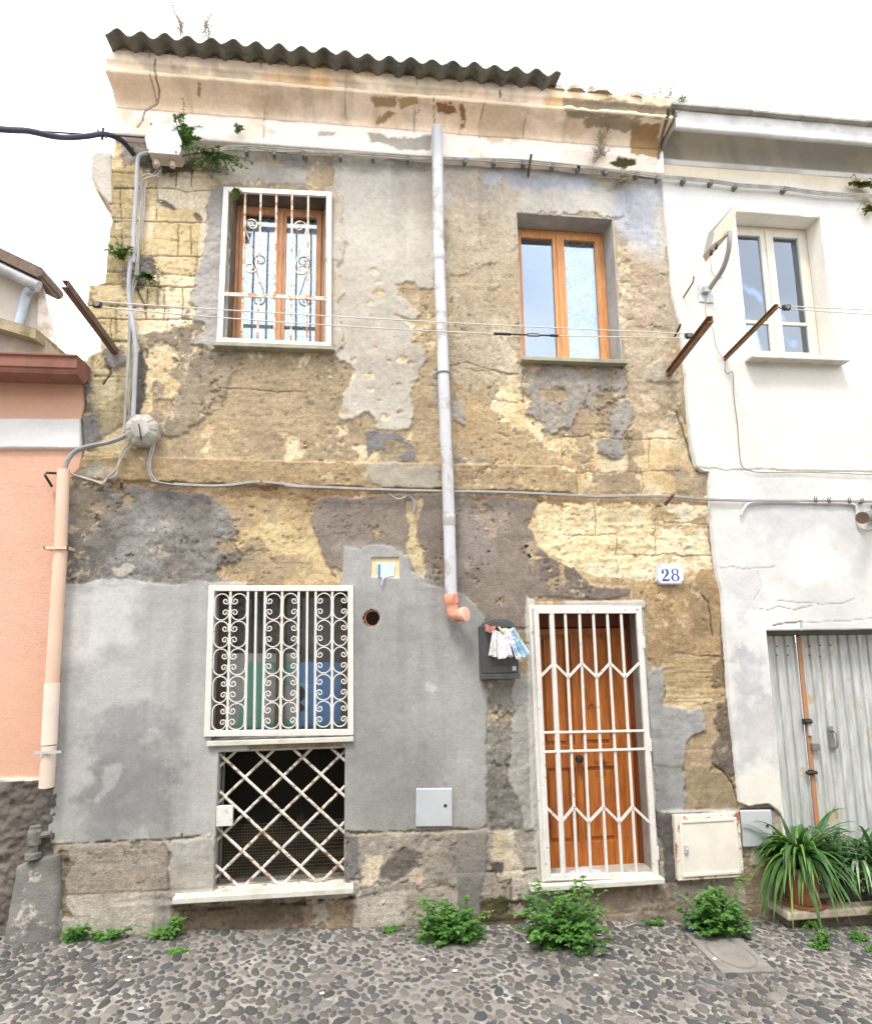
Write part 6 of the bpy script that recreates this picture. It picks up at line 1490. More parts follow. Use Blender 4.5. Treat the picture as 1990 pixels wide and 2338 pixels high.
# junction boxes
def boxes():
    Y = -.24; pl = [a1('A', *p, Y) for p in ((865,703),(1000,708),(1046,812),(1040,868),(1028,890),(850,876),(832,792))]
    t = thing('junction_box', 'white cut-corner junction box under the left end of the cornice', 'junction box', a1('A', 940, 890, Y))
    mb = MB(); mb.prism([(p.x, p.z) for p in pl][::-1], Y, Y+.018); part(mb, 'lid', M_WBOX, t, bevel=.004)
    c = sum(pl, Vector())/len(pl); mb = MB(); mb.prism([(c.x+(p.x-c.x)*.95, c.z+(p.z-c.z)*.95) for p in pl][::-1], Y+.02, -.08); part(mb, 'body', mat('box_base', cl(196,188,172,1.1), rough=.6), t, bevel=.004)
    for x, y in ((868,712),(850,860),(1012,874)):
        p = a1('A', x, y, Y); mb = MB(); mb.tube([(p.x, Y-.005, p.z), (p.x, Y, p.z)], .008, 10); part(mb, 'screw', M_CLIP, t)
    for x, y in ((905,925),(993,935)):
        a = a1('A', x, y-30, Y+.09); b = a1('A', x, y+25, Y+.09); mb = MB(); mb.tube([a, b, b+Vector((0,0,-.001))], [.026, .022, .014], 14); part(mb, 'gland', mat('gland', cl(206,192,172,1.1), rough=.5), t, smooth=True)
    Y = -.10; c = a1('G', 815, 205, Y); t = thing('round_junction_box', 'grey faceted round junction box tied with black cord at the house corner', 'junction box', c)
    n = 8; mb = MB(); R0 = .128
    def ring(r, y, o=0): return [(c.x+r*math.cos(2*math.pi*(i+.5)/n+o), y, c.z+r*math.sin(2*math.pi*(i+.5)/n+o)) for i in range(n)]
    v = ring(R0, -.015)+ring(R0, -.10)+ring(R0*.86, -.125)+ring(R0*.5, -.150)
    mb.add(v, [tuple(reversed(range(3*n, 4*n)))][:0]+[(j*n+(i+1) % n, j*n+i, (j+1)*n+i, (j+1)*n+(i+1) % n) for j in range(3) for i in range(n)]+[tuple(range(3*n, 4*n))])
    part(mb, 'body', M_GBOX, t, bevel=.003)
    mb = MB()
    for i in range(n):
        a = 2*math.pi*i/n; p = Vector((c.x+.07*math.cos(a), -.146, c.z+.07*math.sin(a))); r = Vector((c.x+.115*math.cos(a), -.118, c.z+.115*math.sin(a))); mb.bar(p, r, .008, .008)
    part(mb, 'ribs', M_GBOX, t)
    mb = MB(); mb.tube([a1('G', 790,145,-.13), a1('G', 802,190,-.158), a1('G', 808,230,-.158), a1('G', 815,275,-.12)], .005, 6); part(mb, 'cord', M_BLACKP, t)
boxes()
# ------------------------------------------------------------------ washing line brackets
def bracket(label, base, tip, Ytip, w, m, Yb=.01):
    w *= 1.3
    a, b = at(*base, Yb), at(*tip, Ytip); t = thing('line_bracket', label, 'bracket', a)
    d = (b-a).normalized(); r = d.cross(Vector((0, 0, 1))).normalized(); u = r.cross(d).normalized(); th = .006
    mb = MB()
    for (c1, c2) in (((0, -w/2), (0, w/2)), ((0, w/2), (w, w/2))):
        pass
    def plate(p0, p1):   # p in (r,u)
        P = [a+r*p0[0]+u*p0[1], a+r*p1[0]+u*p1[1]]; n_ = (r*(p1[1]-p0[1])-u*(p1[0]-p0[0])).normalized()*th
        L_ = b-a; mb.hexa([P[0], P[1], P[1]+n_, P[0]+n_], [P[0]+L_, P[1]+L_, P[1]+n_+L_, P[0]+n_+L_])
    plate((0, -w/2), (0, w/2)); plate((0, w/2), (w*.8, w/2)); plate((w*.8, -w/2), (0, -w/2))
    part(mb, 'arm', m, t, bevel=.0015); return t, a, b
bl_, A0, A1 = bracket('dark rusty iron bracket sticking out at the left corner of the house', (272,806), (156,648), -1.0, .040, M_RUST)
br_, B0, B1 = bracket('brown rusty iron bracket between the right window and the white house', (1528,856), (1628,728), -.90, .040, M_RUST2)
bw_, C0, C1 = bracket('thin rusty perforated bracket on the white wall', (1650,826), (1777,698), -.88, .026, M_RUST2)
def pulley(p, label, d=1):
    t = thing('pulley', label, 'pulley', p); mb = MB(); mb.box(p.x-.030, p.x+.030, p.y-.016, p.y+.016, p.z-.020, p.z+.020); part(mb, 'block', M_BLACKP, t, bevel=.008)
    mb = MB(); mb.tube([(p.x, p.y-.020, p.z), (p.x, p.y+.020, p.z)], .018, 14); part(mb, 'wheel', M_CLIP, t)
    mb = MB(); mb.tube(cat([(p.x-d*.028, p.y, p.z), (p.x-d*.05, p.y, p.z-.010), (p.x-d*.062, p.y, p.z+.006), (p.x-d*.082, p.y, p.z-.006)], 4), .0035, 6); part(mb, 'hook', M_BLACKP, t)
pL = a1('D', 560, 745, -.66); pR = a1('F', 710, 294, -.66); pW = a1('F', 1272, 131, -.86)
pulley(pL, 'black pulley hooked on the left corner bracket', 1); pulley(pR, 'black pulley hooked on the bracket right of the window', -1); pulley(pW, 'black pulley at the tip of the thin bracket on the white wall', 1)
def line(label, a, b, sag, r=.0042, name='washing_line'):
    pts = [a.lerp(b, i/40)+Vector((0, 0, -sag*4*(i/40)*(1-i/40))) for i in range(41)]
    mb = MB(); mb.tube(pts, r, 6); return tag(mb.build(name, M_LINE, smooth=True, origin=a), label, 'washing line')
line('upper washing line wire crossing the front between the two pulleys', pL+Vector((.02, 0, .022)), pR+Vector((-.02, 0, .018)), .015)
line('lower washing line wire with the black turnbuckle', pL+Vector((.02, 0, -.016)), pR+Vector((-.02, 0, -.016)), .05)
line('upper wire of the washing line leaving the frame to the right', pW+Vector((.02, 0, .012)), at(2300, 722, -.86), .0)
line('lower wire of the washing line leaving the frame to the right', pW+Vector((.02, 0, -.012)), at(2300, 738, -.86), .0)
def turnbuckle():
    a = pL+Vector((.02, 0, -.016)); b = pR+Vector((-.02, 0, -.016))
    def on(px_):
        best = min((abs(proj(*(a.lerp(b, i/400)))[0]-px_), i) for i in range(401))[1]/400; p = a.lerp(b, best); return p+Vector((0, 0, -.05*4*best*(1-best)))
    t = thing('turnbuckle', 'black turnbuckle tightening the lower washing line in front of the right window', 'turnbuckle', on(1200))
    mb = MB(); p0, p1 = on(1126), on(1164); mb.tube([p0, p1], .011, 8); part(mb, 'sleeve', M_BLACKP, t)
    mb = MB(); p0, p1 = on(1203), on(1230); mb.bar(p0+Vector((0,0,.009)), p1+Vector((0,0,.009)), .006, .006); mb.bar(p0-Vector((0,0,.009)), p1-Vector((0,0,.009)), .006, .006); mb.bar(p0-Vector((0,0,.010)), p0+Vector((0,0,.010)), .008, .006); mb.bar(p1-Vector((0,0,.010)), p1+Vector((0,0,.010)), .008, .006); part(mb, 'buckle', M_BLACKP, t)
    mb = MB(); mb.tube([on(1164), on(1203)], .006, 6); mb.tube([on(1230), on(1274)], .006, 6); mb.tube([on(1256), on(1274)], .010, 6); part(mb, 'rod', M_BLACKP, t)
turnbuckle()
# small hooks and nails
def hook(label, pts, r=.006, m=None, name='iron_hook'):
    P = [a1(k, x, y, Y) for k, x, y, Y in pts]; mb = MB(); mb.tube(P, r, 8); tag(mb.build(name, m or M_BLACKP, smooth=True, origin=P[0]), label, 'hook')
hook('bent rusty rod on the white wall left of the antenna bracket', [('C', 678,1335,-.04), ('C', 735,1245,-.22), ('C', 740,1210,-.24)], .007, M_RUST2)
hook('short black hook at the joint of the houses above the rusty bracket', [('F', 630,297,-.02), ('F', 657,245,-.14), ('F', 662,226,-.15)], .009)
hook('black iron hook through the cables under the cornice', [('B', 1400,1010,-.02), ('B', 1405,960,-.16), ('B', 1418,885,-.22)], .011, M_RUST)
hook('double bent wire hook on the orange wall', [('G', 328,455,-.02), ('G', 270,452,-.12), ('G', 258,465,-.13), ('G', 298,530,-.02)], .009)
hook('rusty hook on the ledge cable above the lower left window', [('G', 1500,495,-.09), ('G', 1518,520,-.10), ('G', 1528,555,-.03)], .008, M_RUST2)
hook('brown iron peg over the ledge cable near the white house', [('F', 622,1208,-.12), ('F', 575,1265,-.03)], .013, M_RUST)
hook('dark peg on the ledge below the round box', [('G', 700,500,-.08), ('G', 698,535,-.02)], .010, M_RUST)
# ------------------------------------------------------------------ flat antenna on its curved arm
def antenna():
    t = thing('panel_antenna', 'cream flat panel on a curved grey arm fixed to the white wall', 'antenna', a1('C', 810, 1310, -.05))
    a, b, c, d = a1('C', 945, 815, -.36), a1('C', 922, 938, -.36), a1('C', 792, 1092, -.66), a1('C', 822, 962, -.66)
    F_ = [a, b, c, d]; cb = a1('C', 808, 1124, -.58); B_ = [a1('C', 993, 800, -.27), a1('C', 957, 948, -.27), cb, d+(cb-c)]
    def lay(f): return [p.lerp(r, f) for p, r in zip(F_, B_)]
    o = B_[1]-b
    mb = MB(); mb.hexa(F_, lay(.5)); part(mb, 'panel', mat('grey_cream_radome', cl(206,203,196,1.6), rough=.45, var=.02), t)
    mb = MB(); mb.hexa(lay(.56), lay(1.0)); part(mb, 'back_shell', mat('yellowed_plastic', cl(240,232,206,1.2), rough=.5, var=.03), t)
    mb = MB(); e = (b-a).normalized()*.008
    mb.hexa([F_[1], F_[2], B_[2], B_[1]], [F_[1]+e, F_[2]+e, B_[2]+e, B_[1]+e]); part(mb, 'end_plate', mat('brown_end_plate', cl(150,128,108,1.1), rough=.7), t)  # plain brown plate along the panel's lower edge
    for f in (.55, .75):
        p = b.lerp(c, f).lerp(B_[1].lerp(B_[2], f), .5); mb = MB(); mb.tube([p, p+e*4], .020, 12); part(mb, 'knob', M_BLACKP, t, smooth=True)
    mb = MB(); mb.tube(cat([a1('C', 822,1295,-.09), a1('C', 855,1245,-.16), a1('C', 905,1170,-.26), a1('C', 935,1080,-.34), a1('C', 945,1010,-.38), a1('C', 945,955,-.38)], 6), .021, 14); part(mb, 'arm', mat('galvanised_arm', cl(156,154,150,1.15), rough=.5, metal=.2), t, smooth=True)
    p = [a1('C', *v, -.058) for v in ((765,1262),(822,1258),(822,1300),(855,1305),(853,1366),(768,1358))]; mb = MB(); mb.prism([(v.x, v.z) for v in p][::-1], -.066, -.052); x, zc = a1('C', 810, 1290, -.1).x, a1('C', 810, 1290, -.1).z; mb.box(x-.03, x+.03, -.12, -.066, zc-.02, zc+.03); part(mb, 'wall_plate', mat('galvanised_plate', cl(196,204,208,1.1), col2=cl(160,160,156,1.1), rough=.5, metal=.2, vscale=20), t, bevel=.003)
antenna()
def lamp_stub():
    t = thing('wall_lamp_bracket', 'rusty lamp bracket on the white wall at the right edge', 'lamp bracket', a1('I', 1740, 85, -.06))
    a, b = a1('I', 1790, 60, -.05), a1('I', 1712, 80, -.30)
    mb = MB(); mb.tube([a, b], [.045, .04], 14); part(mb, 'arm', M_CLIP, t, smooth=True)
    mb = MB(); mb.tube([b, b+(b-a).normalized()*.03], .048, 14); part(mb, 'cap', M_RUST, t, smooth=True)
    mb = MB(); mb.box(a.x-.04, a.x+.12, -.075, -.05, a.z-.1, a.z+.08); part(mb, 'wall_plate', M_CLIP, t, bevel=.005)
lamp_stub()
# ------------------------------------------------------------------ far house at the left, over the orange one
def far_house():
    Y = 4.0; f = lambda x, y, YY=Y: a1('D', x, y, YY)
    t = thing('far_house', 'pale house behind the orange one with a grey gutter and downpipe', 'house', f(200, 1020))
    M_F = mat('far_plaster', cl(222,214,206,1.35), col2=cl(200,190,180,1.35), rough=.95, vscale=1.2, var=.06)
    L_ = [f(-900, 60), f(0, 490), f(222, 585), f(325, 1030), f(325, 1300), f(-900, 1300)]
    mb = MB(); mb.prism([(p.x, p.z) for p in L_][::-1], Y, Y+.15); part(mb, 'wall', M_F, t)
    gab = [f(222, 575, Y-.05), f(236, 585, Y-.05), f(325, 1030, Y-.05), f(210, 1000, Y-.05)]; mb = MB(); mb.prism([(p.x, p.z) for p in gab][::-1], Y-.05, Y); part(mb, 'edge_strip', mat('worn_white_edge', cl(236,230,224,1.3), col2=cl(180,160,140,1.3), rough=.95, vscale=9, var=.05), t)
    a, b = f(-900, 30, Y-.35), f(232, 568, Y-.35); d = (b-a); n_ = 44; mb = MB()
    for i in range(n_):
        p = a+d*((i+.5)/n_); mb.tube([(p.x, Y-.38, p.z+.01), (p.x, Y+.3, p.z+.03)], .075, 8)
    mb.hexa([(a.x, Y-.3, a.z-.06), (b.x, Y-.3, b.z-.06), (b.x, Y+.2, b.z-.06), (a.x, Y+.2, a.z-.06)], [(a.x, Y-.3, a.z), (b.x, Y-.3, b.z), (b.x, Y+.2, b.z), (a.x, Y+.2, a.z)])
    part(mb, 'roof', mat('far_tiles', cl(120,104,92,1.3), col2=cl(90,78,70,1.3), rough=.95, vscale=8), t)
    a, b = f(-900, 100, Y-.3), f(222, 640, Y-.3); mb = MB(); mb.tube([a, b], .075, 12); part(mb, 'gutter', M_CABD, t, smooth=True)
    mb = MB(); mb.tube(cat([f(190, 640, Y-.25), f(165, 668, Y-.15), f(150, 700, Y-.1), f(105, 870, Y-.1)], 4), .06, 12); part(mb, 'downpipe', mat('far_pipe', cl(176,190,206,1.3), rough=.5), t, smooth=True)
    Y2 = 2.6; g = lambda x, y: a1('D', x, y, Y2)
    t = thing('far_outbuilding', 'low pale outbuilding with mossy eaves behind the orange house', 'outbuilding', g(150, 1020))
    P = [g(-900, 620), g(0, 850), g(262, 945), g(270, 1300), g(-900, 1300)]
    mb = MB(); mb.prism([(p.x, p.z) for p in P][::-1], Y2, Y2+1.2); part(mb, 'wall', mat('stained_far_wall', cl(206,196,184,1.35), col2=cl(150,140,126,1.35), rough=.95, vscale=2.5, var=.05), t)
    a, b = g(-900, 590), g(262, 935); mb = MB(); mb.hexa([(a.x, Y2-.25, a.z-.12), (b.x, Y2-.25, b.z-.12), (b.x, Y2+1.2, b.z-.05), (a.x, Y2+1.2, a.z-.05)], [(a.x, Y2-.25, a.z), (b.x, Y2-.25, b.z), (b.x, Y2+1.2, b.z+.1), (a.x, Y2+1.2, a.z+.1)]); part(mb, 'roof', mat('mossy_eaves', cl(176,160,134,1.35), col2=cl(120,110,90,1.35), rough=.95, vscale=5, dirt=(cl(110,116,60,1.3), 6, -.02)), t)
far_house()
# ------------------------------------------------------------------ cement buttress and tap stub
def buttress():
    t = thing('cement_buttress', 'tapered grey cement kerb stone against the orange house at the far left', 'buttress', (-2.2, -.15, ground_z(-2.2)))
    pts = []; n = 20
    xl, xr, xt0, xt1 = at(0, 2148, -.10).x, at(137, 2125, -.08).x, at(32, 1975, -.08).x, at(136, 1960, -.05).x
    zt = at(80, 1972, -.10).z; zb_ = ground_z(-2.2)-.05
    mb = MB(); rows = 14
    for j in range(rows+1):
        s = j/rows; x0 = xl+(xt0-xl)*s; x1 = xr+(xt1-xr)*s; dp = .17+(.10-.17)*s; zz = zb_+(zt-zb_)*s
        if j == rows: pass
        for i in range(n+1):
            a = math.pi*i/n; ex = .55
            cx = -abs(math.cos(a))**ex*(1 if math.cos(a) > 0 else -1); sy = abs(math.sin(a))**ex
            w_ = .008*(vn(np.array([i*.8]), np.array([j*.9]), 3)[0]-.5)
            mb.v.append(((x0+x1)/2+(x1-x0)/2*(cx)+w_, .03-dp*sy+w_*1.5, zz+(.03*(cx) if j == rows else 0)))
    for j in range(rows):
        for i in range(n): a = j*(n+1)+i; mb.f.append((a, a+1, a+n+2, a+n+1))
    k = len(mb.v); mb.v.append(((xt0+xt1)/2, -.02, zt+.02)); 
    for i in range(n): mb.f.append((rows*(n+1)+i, rows*(n+1)+i+1, k))
    part(mb, 'block', mat('rough_grey_cement', cl(130,128,124,1.1), col2=cl(100,98,96,1.1), rough=.95, vscale=4, var=.1, bump=(70, .6), dirt=(cl(176,172,162,1.0), 5, -.06)), t, smooth=True)
    c = a1('J', 190, 640, -.06); t = thing('tap_stub', 'corroded grey pipe stub standing on the cement kerb stone', 'pipe stub', c); M_S = mat('corroded_grey', cl(122,120,112,1.0), col2=cl(86,84,80,1.0), rough=.9, vscale=20, bump=(60, .6))
    def zz(y): return a1('J', 190, y, -.06).z
    mb = MB(); mb.tube([(c.x, -.06, zz(655)), (c.x, -.06, zz(625)), (c.x, -.06, zz(620)), (c.x, -.06, zz(580)), (c.x, -.06, zz(575)), (c.x, -.06, zz(500)), (c.x, -.06, zz(485)), (c.x, -.06, zz(470)), (c.x, -.06, zz(468))], [.05, .05, .028, .028, .042, .045, .036, .036, .02], 12); part(mb, 'stem', M_S, t)
    mb = MB(); mb.tube([(c.x, -.06, zz(530)), (c.x+.10, -.05, zz(520))], .022, 10); part(mb, 'side_arm', M_S, t)
buttress()
# ------------------------------------------------------------------ manhole and litter
def manhole():
    P = [atg(*p) for p in q('L', 700,1110, 1010,1130, 1215,1320, 905,1328)]
    t = thing('manhole_cover', 'square cement drain cover with an oval lid line in the cobbles', 'manhole cover', P[0]); Mm = mat('grey_cement_cover', cl(132,128,122,1.0), col2=cl(108,104,100,1.0), rough=.9, vscale=6, bump=(90, .4))
    up = Vector((0, 0, 1)); mb = MB(); mb.hexa([p-up*.03 for p in P], [p+up*.016 for p in P]); part(mb, 'slab', Mm, t, bevel=.004)
    c = sum(P, Vector())/4; mb = MB(); e1 = (P[1]-P[0]+P[2]-P[3])/4; e2 = (P[3]-P[0]+P[2]-P[1])/4
    pts = [c+e1*(.74*math.cos(a)+.03*math.sin(3*a))+e2*.86*math.sin(a)+up*.0175 for a in [2*math.pi*i/48 for i in range(49)]]; mb.tube(pts, .0028, 6); part(mb, 'lid_joint', M_CLIP, t)
    mb = MB(); k = [c+e1*.70*math.cos(a)+e2*.81*math.sin(a) for a in [2*math.pi*i/48 for i in range(48)]]; n = 48
    mb.add([p+up*.010 for p in k]+[p+up*.019 for p in k], [tuple(range(n, 2*n))]+[(i, (i+1) % n, n+(i+1) % n, n+i) for i in range(n)]); part(mb, 'lid', Mm, t)
manhole()
def blob(name, label, cat_, c, sx, sy, sz, m, seed=1):
    r = random.Random(seed); mb = MB(); n, k = 10, 6
    for j in range(k+1):
        for i in range(n):
            a = 2*math.pi*i/n; b = -math.pi/2+math.pi*j/k; w_ = .75+.5*r.random(); mb.v.append((c.x+sx*w_*math.cos(a)*math.cos(b), c.y+sy*w_*math.sin(a)*math.cos(b), c.z+sz*(1+math.sin(b))*w_*.7))
    for j in range(k):
        for i in range(n): mb.f.append((j*n+i, j*n+(i+1) % n, (j+1)*n+(i+1) % n, (j+1)*n+i))
    return tag(mb.build(name, m, origin=c), label, cat_)
c = atg(*q('L', 730, 1080)[0]); blob('crumpled_packet', 'crumpled bright blue packet beside the weed below the gas cabinet', 'litter', c, .035, .02, .022, mat('blue_plastic', cl(52,80,160,1.0), rough=.35, bump=None), 3)
c = atg(*q('L', 780, 1082)[0]); blob('crumpled_packet', 'dull grey scrap just right of the blue packet', 'litter', c, .028, .02, .018, mat('grey_scrap', cl(110,112,126,1.0), rough=.5, bump=None), 4)
for i, (p0, p1) in enumerate((((355,1552),(395,1566)), ((410,1572),(448,1594)))):
    a, b = atg(*q('L', *p0)[0])+Vector((0,0,.02)), atg(*q('L', *p1)[0])+Vector((0,0,.02)); mb = MB(); mb.tube([a, b], .0035, 6); tag(mb.build('white_stick', M_WBOX, origin=a), ['white stick lying on the cobbles, longer left piece', 'white stick lying on the cobbles, right piece'][i], 'litter')
M_BIT = mat('white_scrap', cl(236,234,230,1.0), rough=.7, bump=None)
for i, (k, x, y) in enumerate((('J', 735,1375), ('K', 795,1255), ('K', 980,1320), ('L', 195,1105), ('K', 1400,1155), ('J', 745,1240), ('L', 860,1250), ('L', 175,1345), ('J', 810,1540), ('K', 215,1450))):
    c = atg(*q(k, x, y)[0])+Vector((0, 0, .012)); blob('paper_scrap', 'tiny white scrap on the cobbles, '+('below the left end of the marble sill', 'under the downpipe', 'below the grey meter cover', 'just right of the weed at the door step', 'between the two weeds near the door', 'left of the basement window', 'on the drain cover', 'left of the drain cover', 'at the bottom edge below the basement window', 'near the bottom edge right of the basement window')[i], 'litter', c, .014, .010, .006, M_BIT, i)['group'] = 'white scraps on the cobbles'
# letter on the threshold
P = [a1('K', *p, .10) for p in ((1620,735),(1700,716),(1764,716))]
def letter():
    zt = at(1366, 2016, -.10).z+.003
    a = a1('K', 1625, 728, .08); b = a1('L', 185, 712, .15); t = thing('envelope', 'white envelope lying on the step behind the gate bars', 'envelope', (a.x, .1, zt))
    mb = MB(); mb.hexa([(a.x, .13, zt), (a.x+.14, .01, zt), (b.x+.02, .12, zt), (a.x+.17, .22, zt)], [(a.x, .13, zt+.003), (a.x+.14, .01, zt+.003), (b.x+.02, .12, zt+.006), (a.x+.17, .22, zt+.010)]); part(mb, 'paper', mat('lilac_white_paper', cl(226,222,240,1.0), rough=.6, bump=None, var=.02), t)
letter()

# ------------------------------------------------------------------ plants
def leafmat(name, c, c2, rough=.5):
    m, n, l, b = newmat(name); t = n.new('ShaderNodeTexCoord'); a = n.new('ShaderNodeTexNoise'); a.inputs['Scale'].default_value = 14; a.inputs['Detail'].default_value = 3; l.new(t.outputs['Object'], a.inputs['Vector'])
    r = n.new('ShaderNodeValToRGB'); r.color_ramp.elements[0].position = .35; r.color_ramp.elements[1].position = .65; r.color_ramp.elements[0].color = (*c2, 1); r.color_ramp.elements[1].color = (*c, 1); l.new(a.outputs['Fac'], r.inputs[0]); l.new(r.outputs[0], b.inputs['Base Color'])
    b.inputs['Roughness'].default_value = rough; b.inputs['Specular IOR Level'].default_value = .35
    o = n['Material Output']; tl = n.new('ShaderNodeBsdfTranslucent'); l.new(r.outputs[0], tl.inputs[0]); mx = n.new('ShaderNodeMixShader'); mx.inputs[0].default_value = .3; l.new(b.outputs[0], mx.inputs[1]); l.new(tl.outputs[0], mx.inputs[2]); l.new(mx.outputs[0], o.inputs[0])
    return m
M_LEAF = leafmat('nettle_green', (.085,.22,.045), (.04,.12,.025)); M_LEAFL = leafmat('light_green', (.14,.30,.065), (.07,.17,.035)); M_LEAFD = leafmat('dark_strap_green', (.07,.17,.045), (.035,.09,.03), .4)
M_LEAFG = leafmat('fresh_strap_green', (.12,.28,.06), (.06,.16,.035), .4)
M_LEAFY = leafmat('yellow_green_strap', (.28,.38,.08), (.12,.24,.05), .45); M_STEM = mat('green_stem', (.12,.16,.05), rough=.7, bump=None); M_DRY = mat('dry_twig', cl(150,130,104,1.2), rough=.9, bump=None); M_MOSS = leafmat('wall_moss', (.14,.17,.05), (.08,.09,.03), .9)
def leaf(mb, p, d, up, L_, W_, droop=.3, n=4):
    """one leaf: folded along its midrib, curving over"""
    d = d.normalized(); s = d.cross(up)
    if s.length < .01: s = d.cross(Vector((1, 0, 0)))
    s.normalize(); k = len(mb.v)
    for i in range(n+1):
        t = i/n; w = W_*math.sin(math.pi*min(1, t*.92+.08))**.8*.5 if i < n else 0.0005
        c = p+d*(L_*t)+Vector((0, 0, -droop*L_*t*t)); mb.v += [tuple(c-s*w+up*.18*w), tuple(c), tuple(c+s*w+up*.18*w)]
    for i in range(n):
        a = k+3*i; mb.f += [(a, a+1, a+4, a+3), (a+1, a+2, a+5, a+4)]
def weed(label, c, w, h, dep, nst, seed, m=M_LEAF, ls=.052, hang=0., name='wall_weed', kinds=None, cat_='weed', dens=1.):
    """leafy wall weed: many arching stems, each with pairs of leaves and a tuft at the tip"""
    R = random.Random(seed); t = thing(name, label, cat_, c); st = MB(); lf = MB(); l2 = MB()
    lobes = [((R.random()-.5)*1.3, .45+.6*R.random(), .40+.3*R.random()) for _ in range(5)]+[(.1, 1.05, .45)]
    for s in range(nst):
        lo = R.choice(lobes); a = R.random()*math.pi*2; sp = R.random()**.5; tip = c+Vector((w*(lo[0]*(1-.0*sp)+math.cos(a)*lo[2]*sp), -abs(math.sin(a))*dep*sp*(.5+.5*lo[1])-.01, h*lo[1]*(.3+.7*R.random())*(1-.4*sp*sp)))
        base = c+Vector((math.cos(a)*w*.22*R.random(), -.01-.02*R.random(), .0))
        if hang: tip.z = c.z-h*R.random()*hang+h*(1-hang)*R.random()*.5
        mid = base.lerp(tip, .5)+Vector((0, -.02, .05*h)); pts = [base, base.lerp(mid, .6), mid.lerp(tip, .4), tip]; pts = cat(pts, 3); st.tube(pts, .0028, 5)
        nl = max(3, int((9+7*R.random())*dens))
        for i in range(nl):
            f = (i+1)/nl; p = pts[min(len(pts)-1, int(f*(len(pts)-1)))]
            for q_ in (0, 1):
                an = R.random()*6.28; d = Vector((math.cos(an), math.sin(an)*.8-.35, .25+.5*(R.random()-.3)-.4*hang)); L_ = ls*(.55+.65*R.random())
                leaf(lf if R.random() < .75 else l2, p+Vector(((R.random()-.5)*.015,)*3), d, Vector((0, -.3, 1)).normalized(), L_, L_*.46, .35)
        for q_ in range(5):
            an = q_*1.256+R.random(); d = Vector((math.cos(an), math.sin(an)-.2, .5)); leaf(l2, tip, d, Vector((0, 0, 1)), ls*.6, ls*.33, .3)
    for s in range(nst//9):                             # a few straggling shoots
        a = R.random()*math.pi*2; e = c+Vector((math.cos(a)*w*(1.15+.35*R.random()), -abs(math.sin(a))*dep*.8-.02, h*(.15+1.0*R.random()*(1-hang))-h*hang*.9*R.random())); b0 = c+Vector((math.cos(a)*w*.3, -.03, h*.15)); pts = cat([b0, b0.lerp(e, .5)+Vector((0, -.01, .04)), e], 4); st.tube(pts, .002, 5)
        for i in range(2, len(pts)):
            for q_ in (0, 1): an = R.random()*6.28; leaf(l2, pts[i], Vector((math.cos(an), math.sin(an)-.3, .3)), Vector((0, -.3, 1)).normalized(), ls*(.4+.4*R.random()), ls*.25, .3)
    part(st, 'stem', M_STEM, t); part(lf, 'foliage', m, t, smooth=True); part(l2, 'young_foliage', kinds or M_LEAFL, t, smooth=True); return t
def gp_(k, x, y): return atg(*q(k, x, y)[0])
def base_at(k, x, y=1100):
    p = gp_(k, x, y); p.y = min(p.y, -.06); return Vector((p.x, -.07, ground_z(p.x)))
weed('bushy green weed at the wall foot below the grey meter cover', base_at('K', 975)+Vector((0, -.08, -.04)), .24, .33, .26, 85, 1)
weed('largest green weed growing below the door step', base_at('K', 1580)+Vector((0, -.16, -.05)), .27, .44, .40, 160, 2)
weed('green weed below the gas cabinet', base_at('L', 895)+Vector((0, -.08, -.03)), .23, .38, .34, 105, 3, ls=.054)
weed('small low weed at the left foot of the wall', base_at('J', 470), .13, .14, .10, 16, 4, ls=.036)
weed('flat creeping weed along the left foot of the wall', base_at('J', 620), .20, .07, .10, 16, 5, ls=.036)
weed('small bright weed under the left end of the marble sill', base_at('J', 965), .14, .15, .12, 16, 6, ls=.045, m=M_LEAFL)
weed('tiny weed on the cobbles near the left marble sill', gp_('J', 1000, 1190), .08, .03, .06, 6, 16, ls=.03, m=M_LEAFL)
weed('tiny weed in the joint left of the middle weed', base_at('K', 610), .14, .05, .06, 10, 17, ls=.026)
weed('small weed clump on the cobbles below the planter slab', gp_('L', 1465, 1150), .10, .12, .10, 20, 7, ls=.032)
weed('little weed right of the clump on the cobbles', gp_('L', 1650, 1110), .08, .08, .08, 12, 8, ls=.03)
weed('rightmost little weed on the cobbles', gp_('L', 1722, 1180), .05, .05, .05, 10, 9, ls=.03)
weed('tiny weed at the wall foot left of the blue packet', base_at('L', 600), .13, .05, .06, 9, 18, ls=.026)
weed('fine leaved weed hanging under the planter slab', a1('L', 1380, 1000, -.20), .09, .10, .08, 12, 19, ls=.03, hang=.9, m=M_LEAFL)
# weeds up on the wall
def onwall(k, x, y, Y=-.04): return a1(k, x, y, Y)
weed('leafy weed sprouting right of the white junction box', onwall('A', 1060, 850, -.16), .10, .34, .10, 20, 10, ls=.040, m=M_LEAFL)
weed('sparse green weed hanging over the cables above the left window', onwall('A', 1250, 900, -.13), .32, .24, .12, 44, 11, ls=.028, hang=.8, m=leafmat('grey_green', (.16,.22,.09), (.07,.10,.04)), dens=1.2)
weed('weed tuft on the stone wall behind the corner cables', onwall('D', 700, 490), .16, .16, .10, 16, 12, ls=.032, m=M_LEAFL)
weed('weed tuft under the grey mortar lump at the corner', onwall('D', 860, 590), .12, .14, .08, 14, 13, ls=.030, hang=.7)
weed('tiny weed on the white fascia of the cornice', onwall('A', 1370, 770, -.13), .05, .08, .04, 5, 14, ls=.026)
weed('two leaf sprig hanging at the top of the upper left grille', onwall('A', 1360, 1095, -.09), .03, .10, .03, 4, 15, ls=.034, hang=.9, m=M_LEAFL)
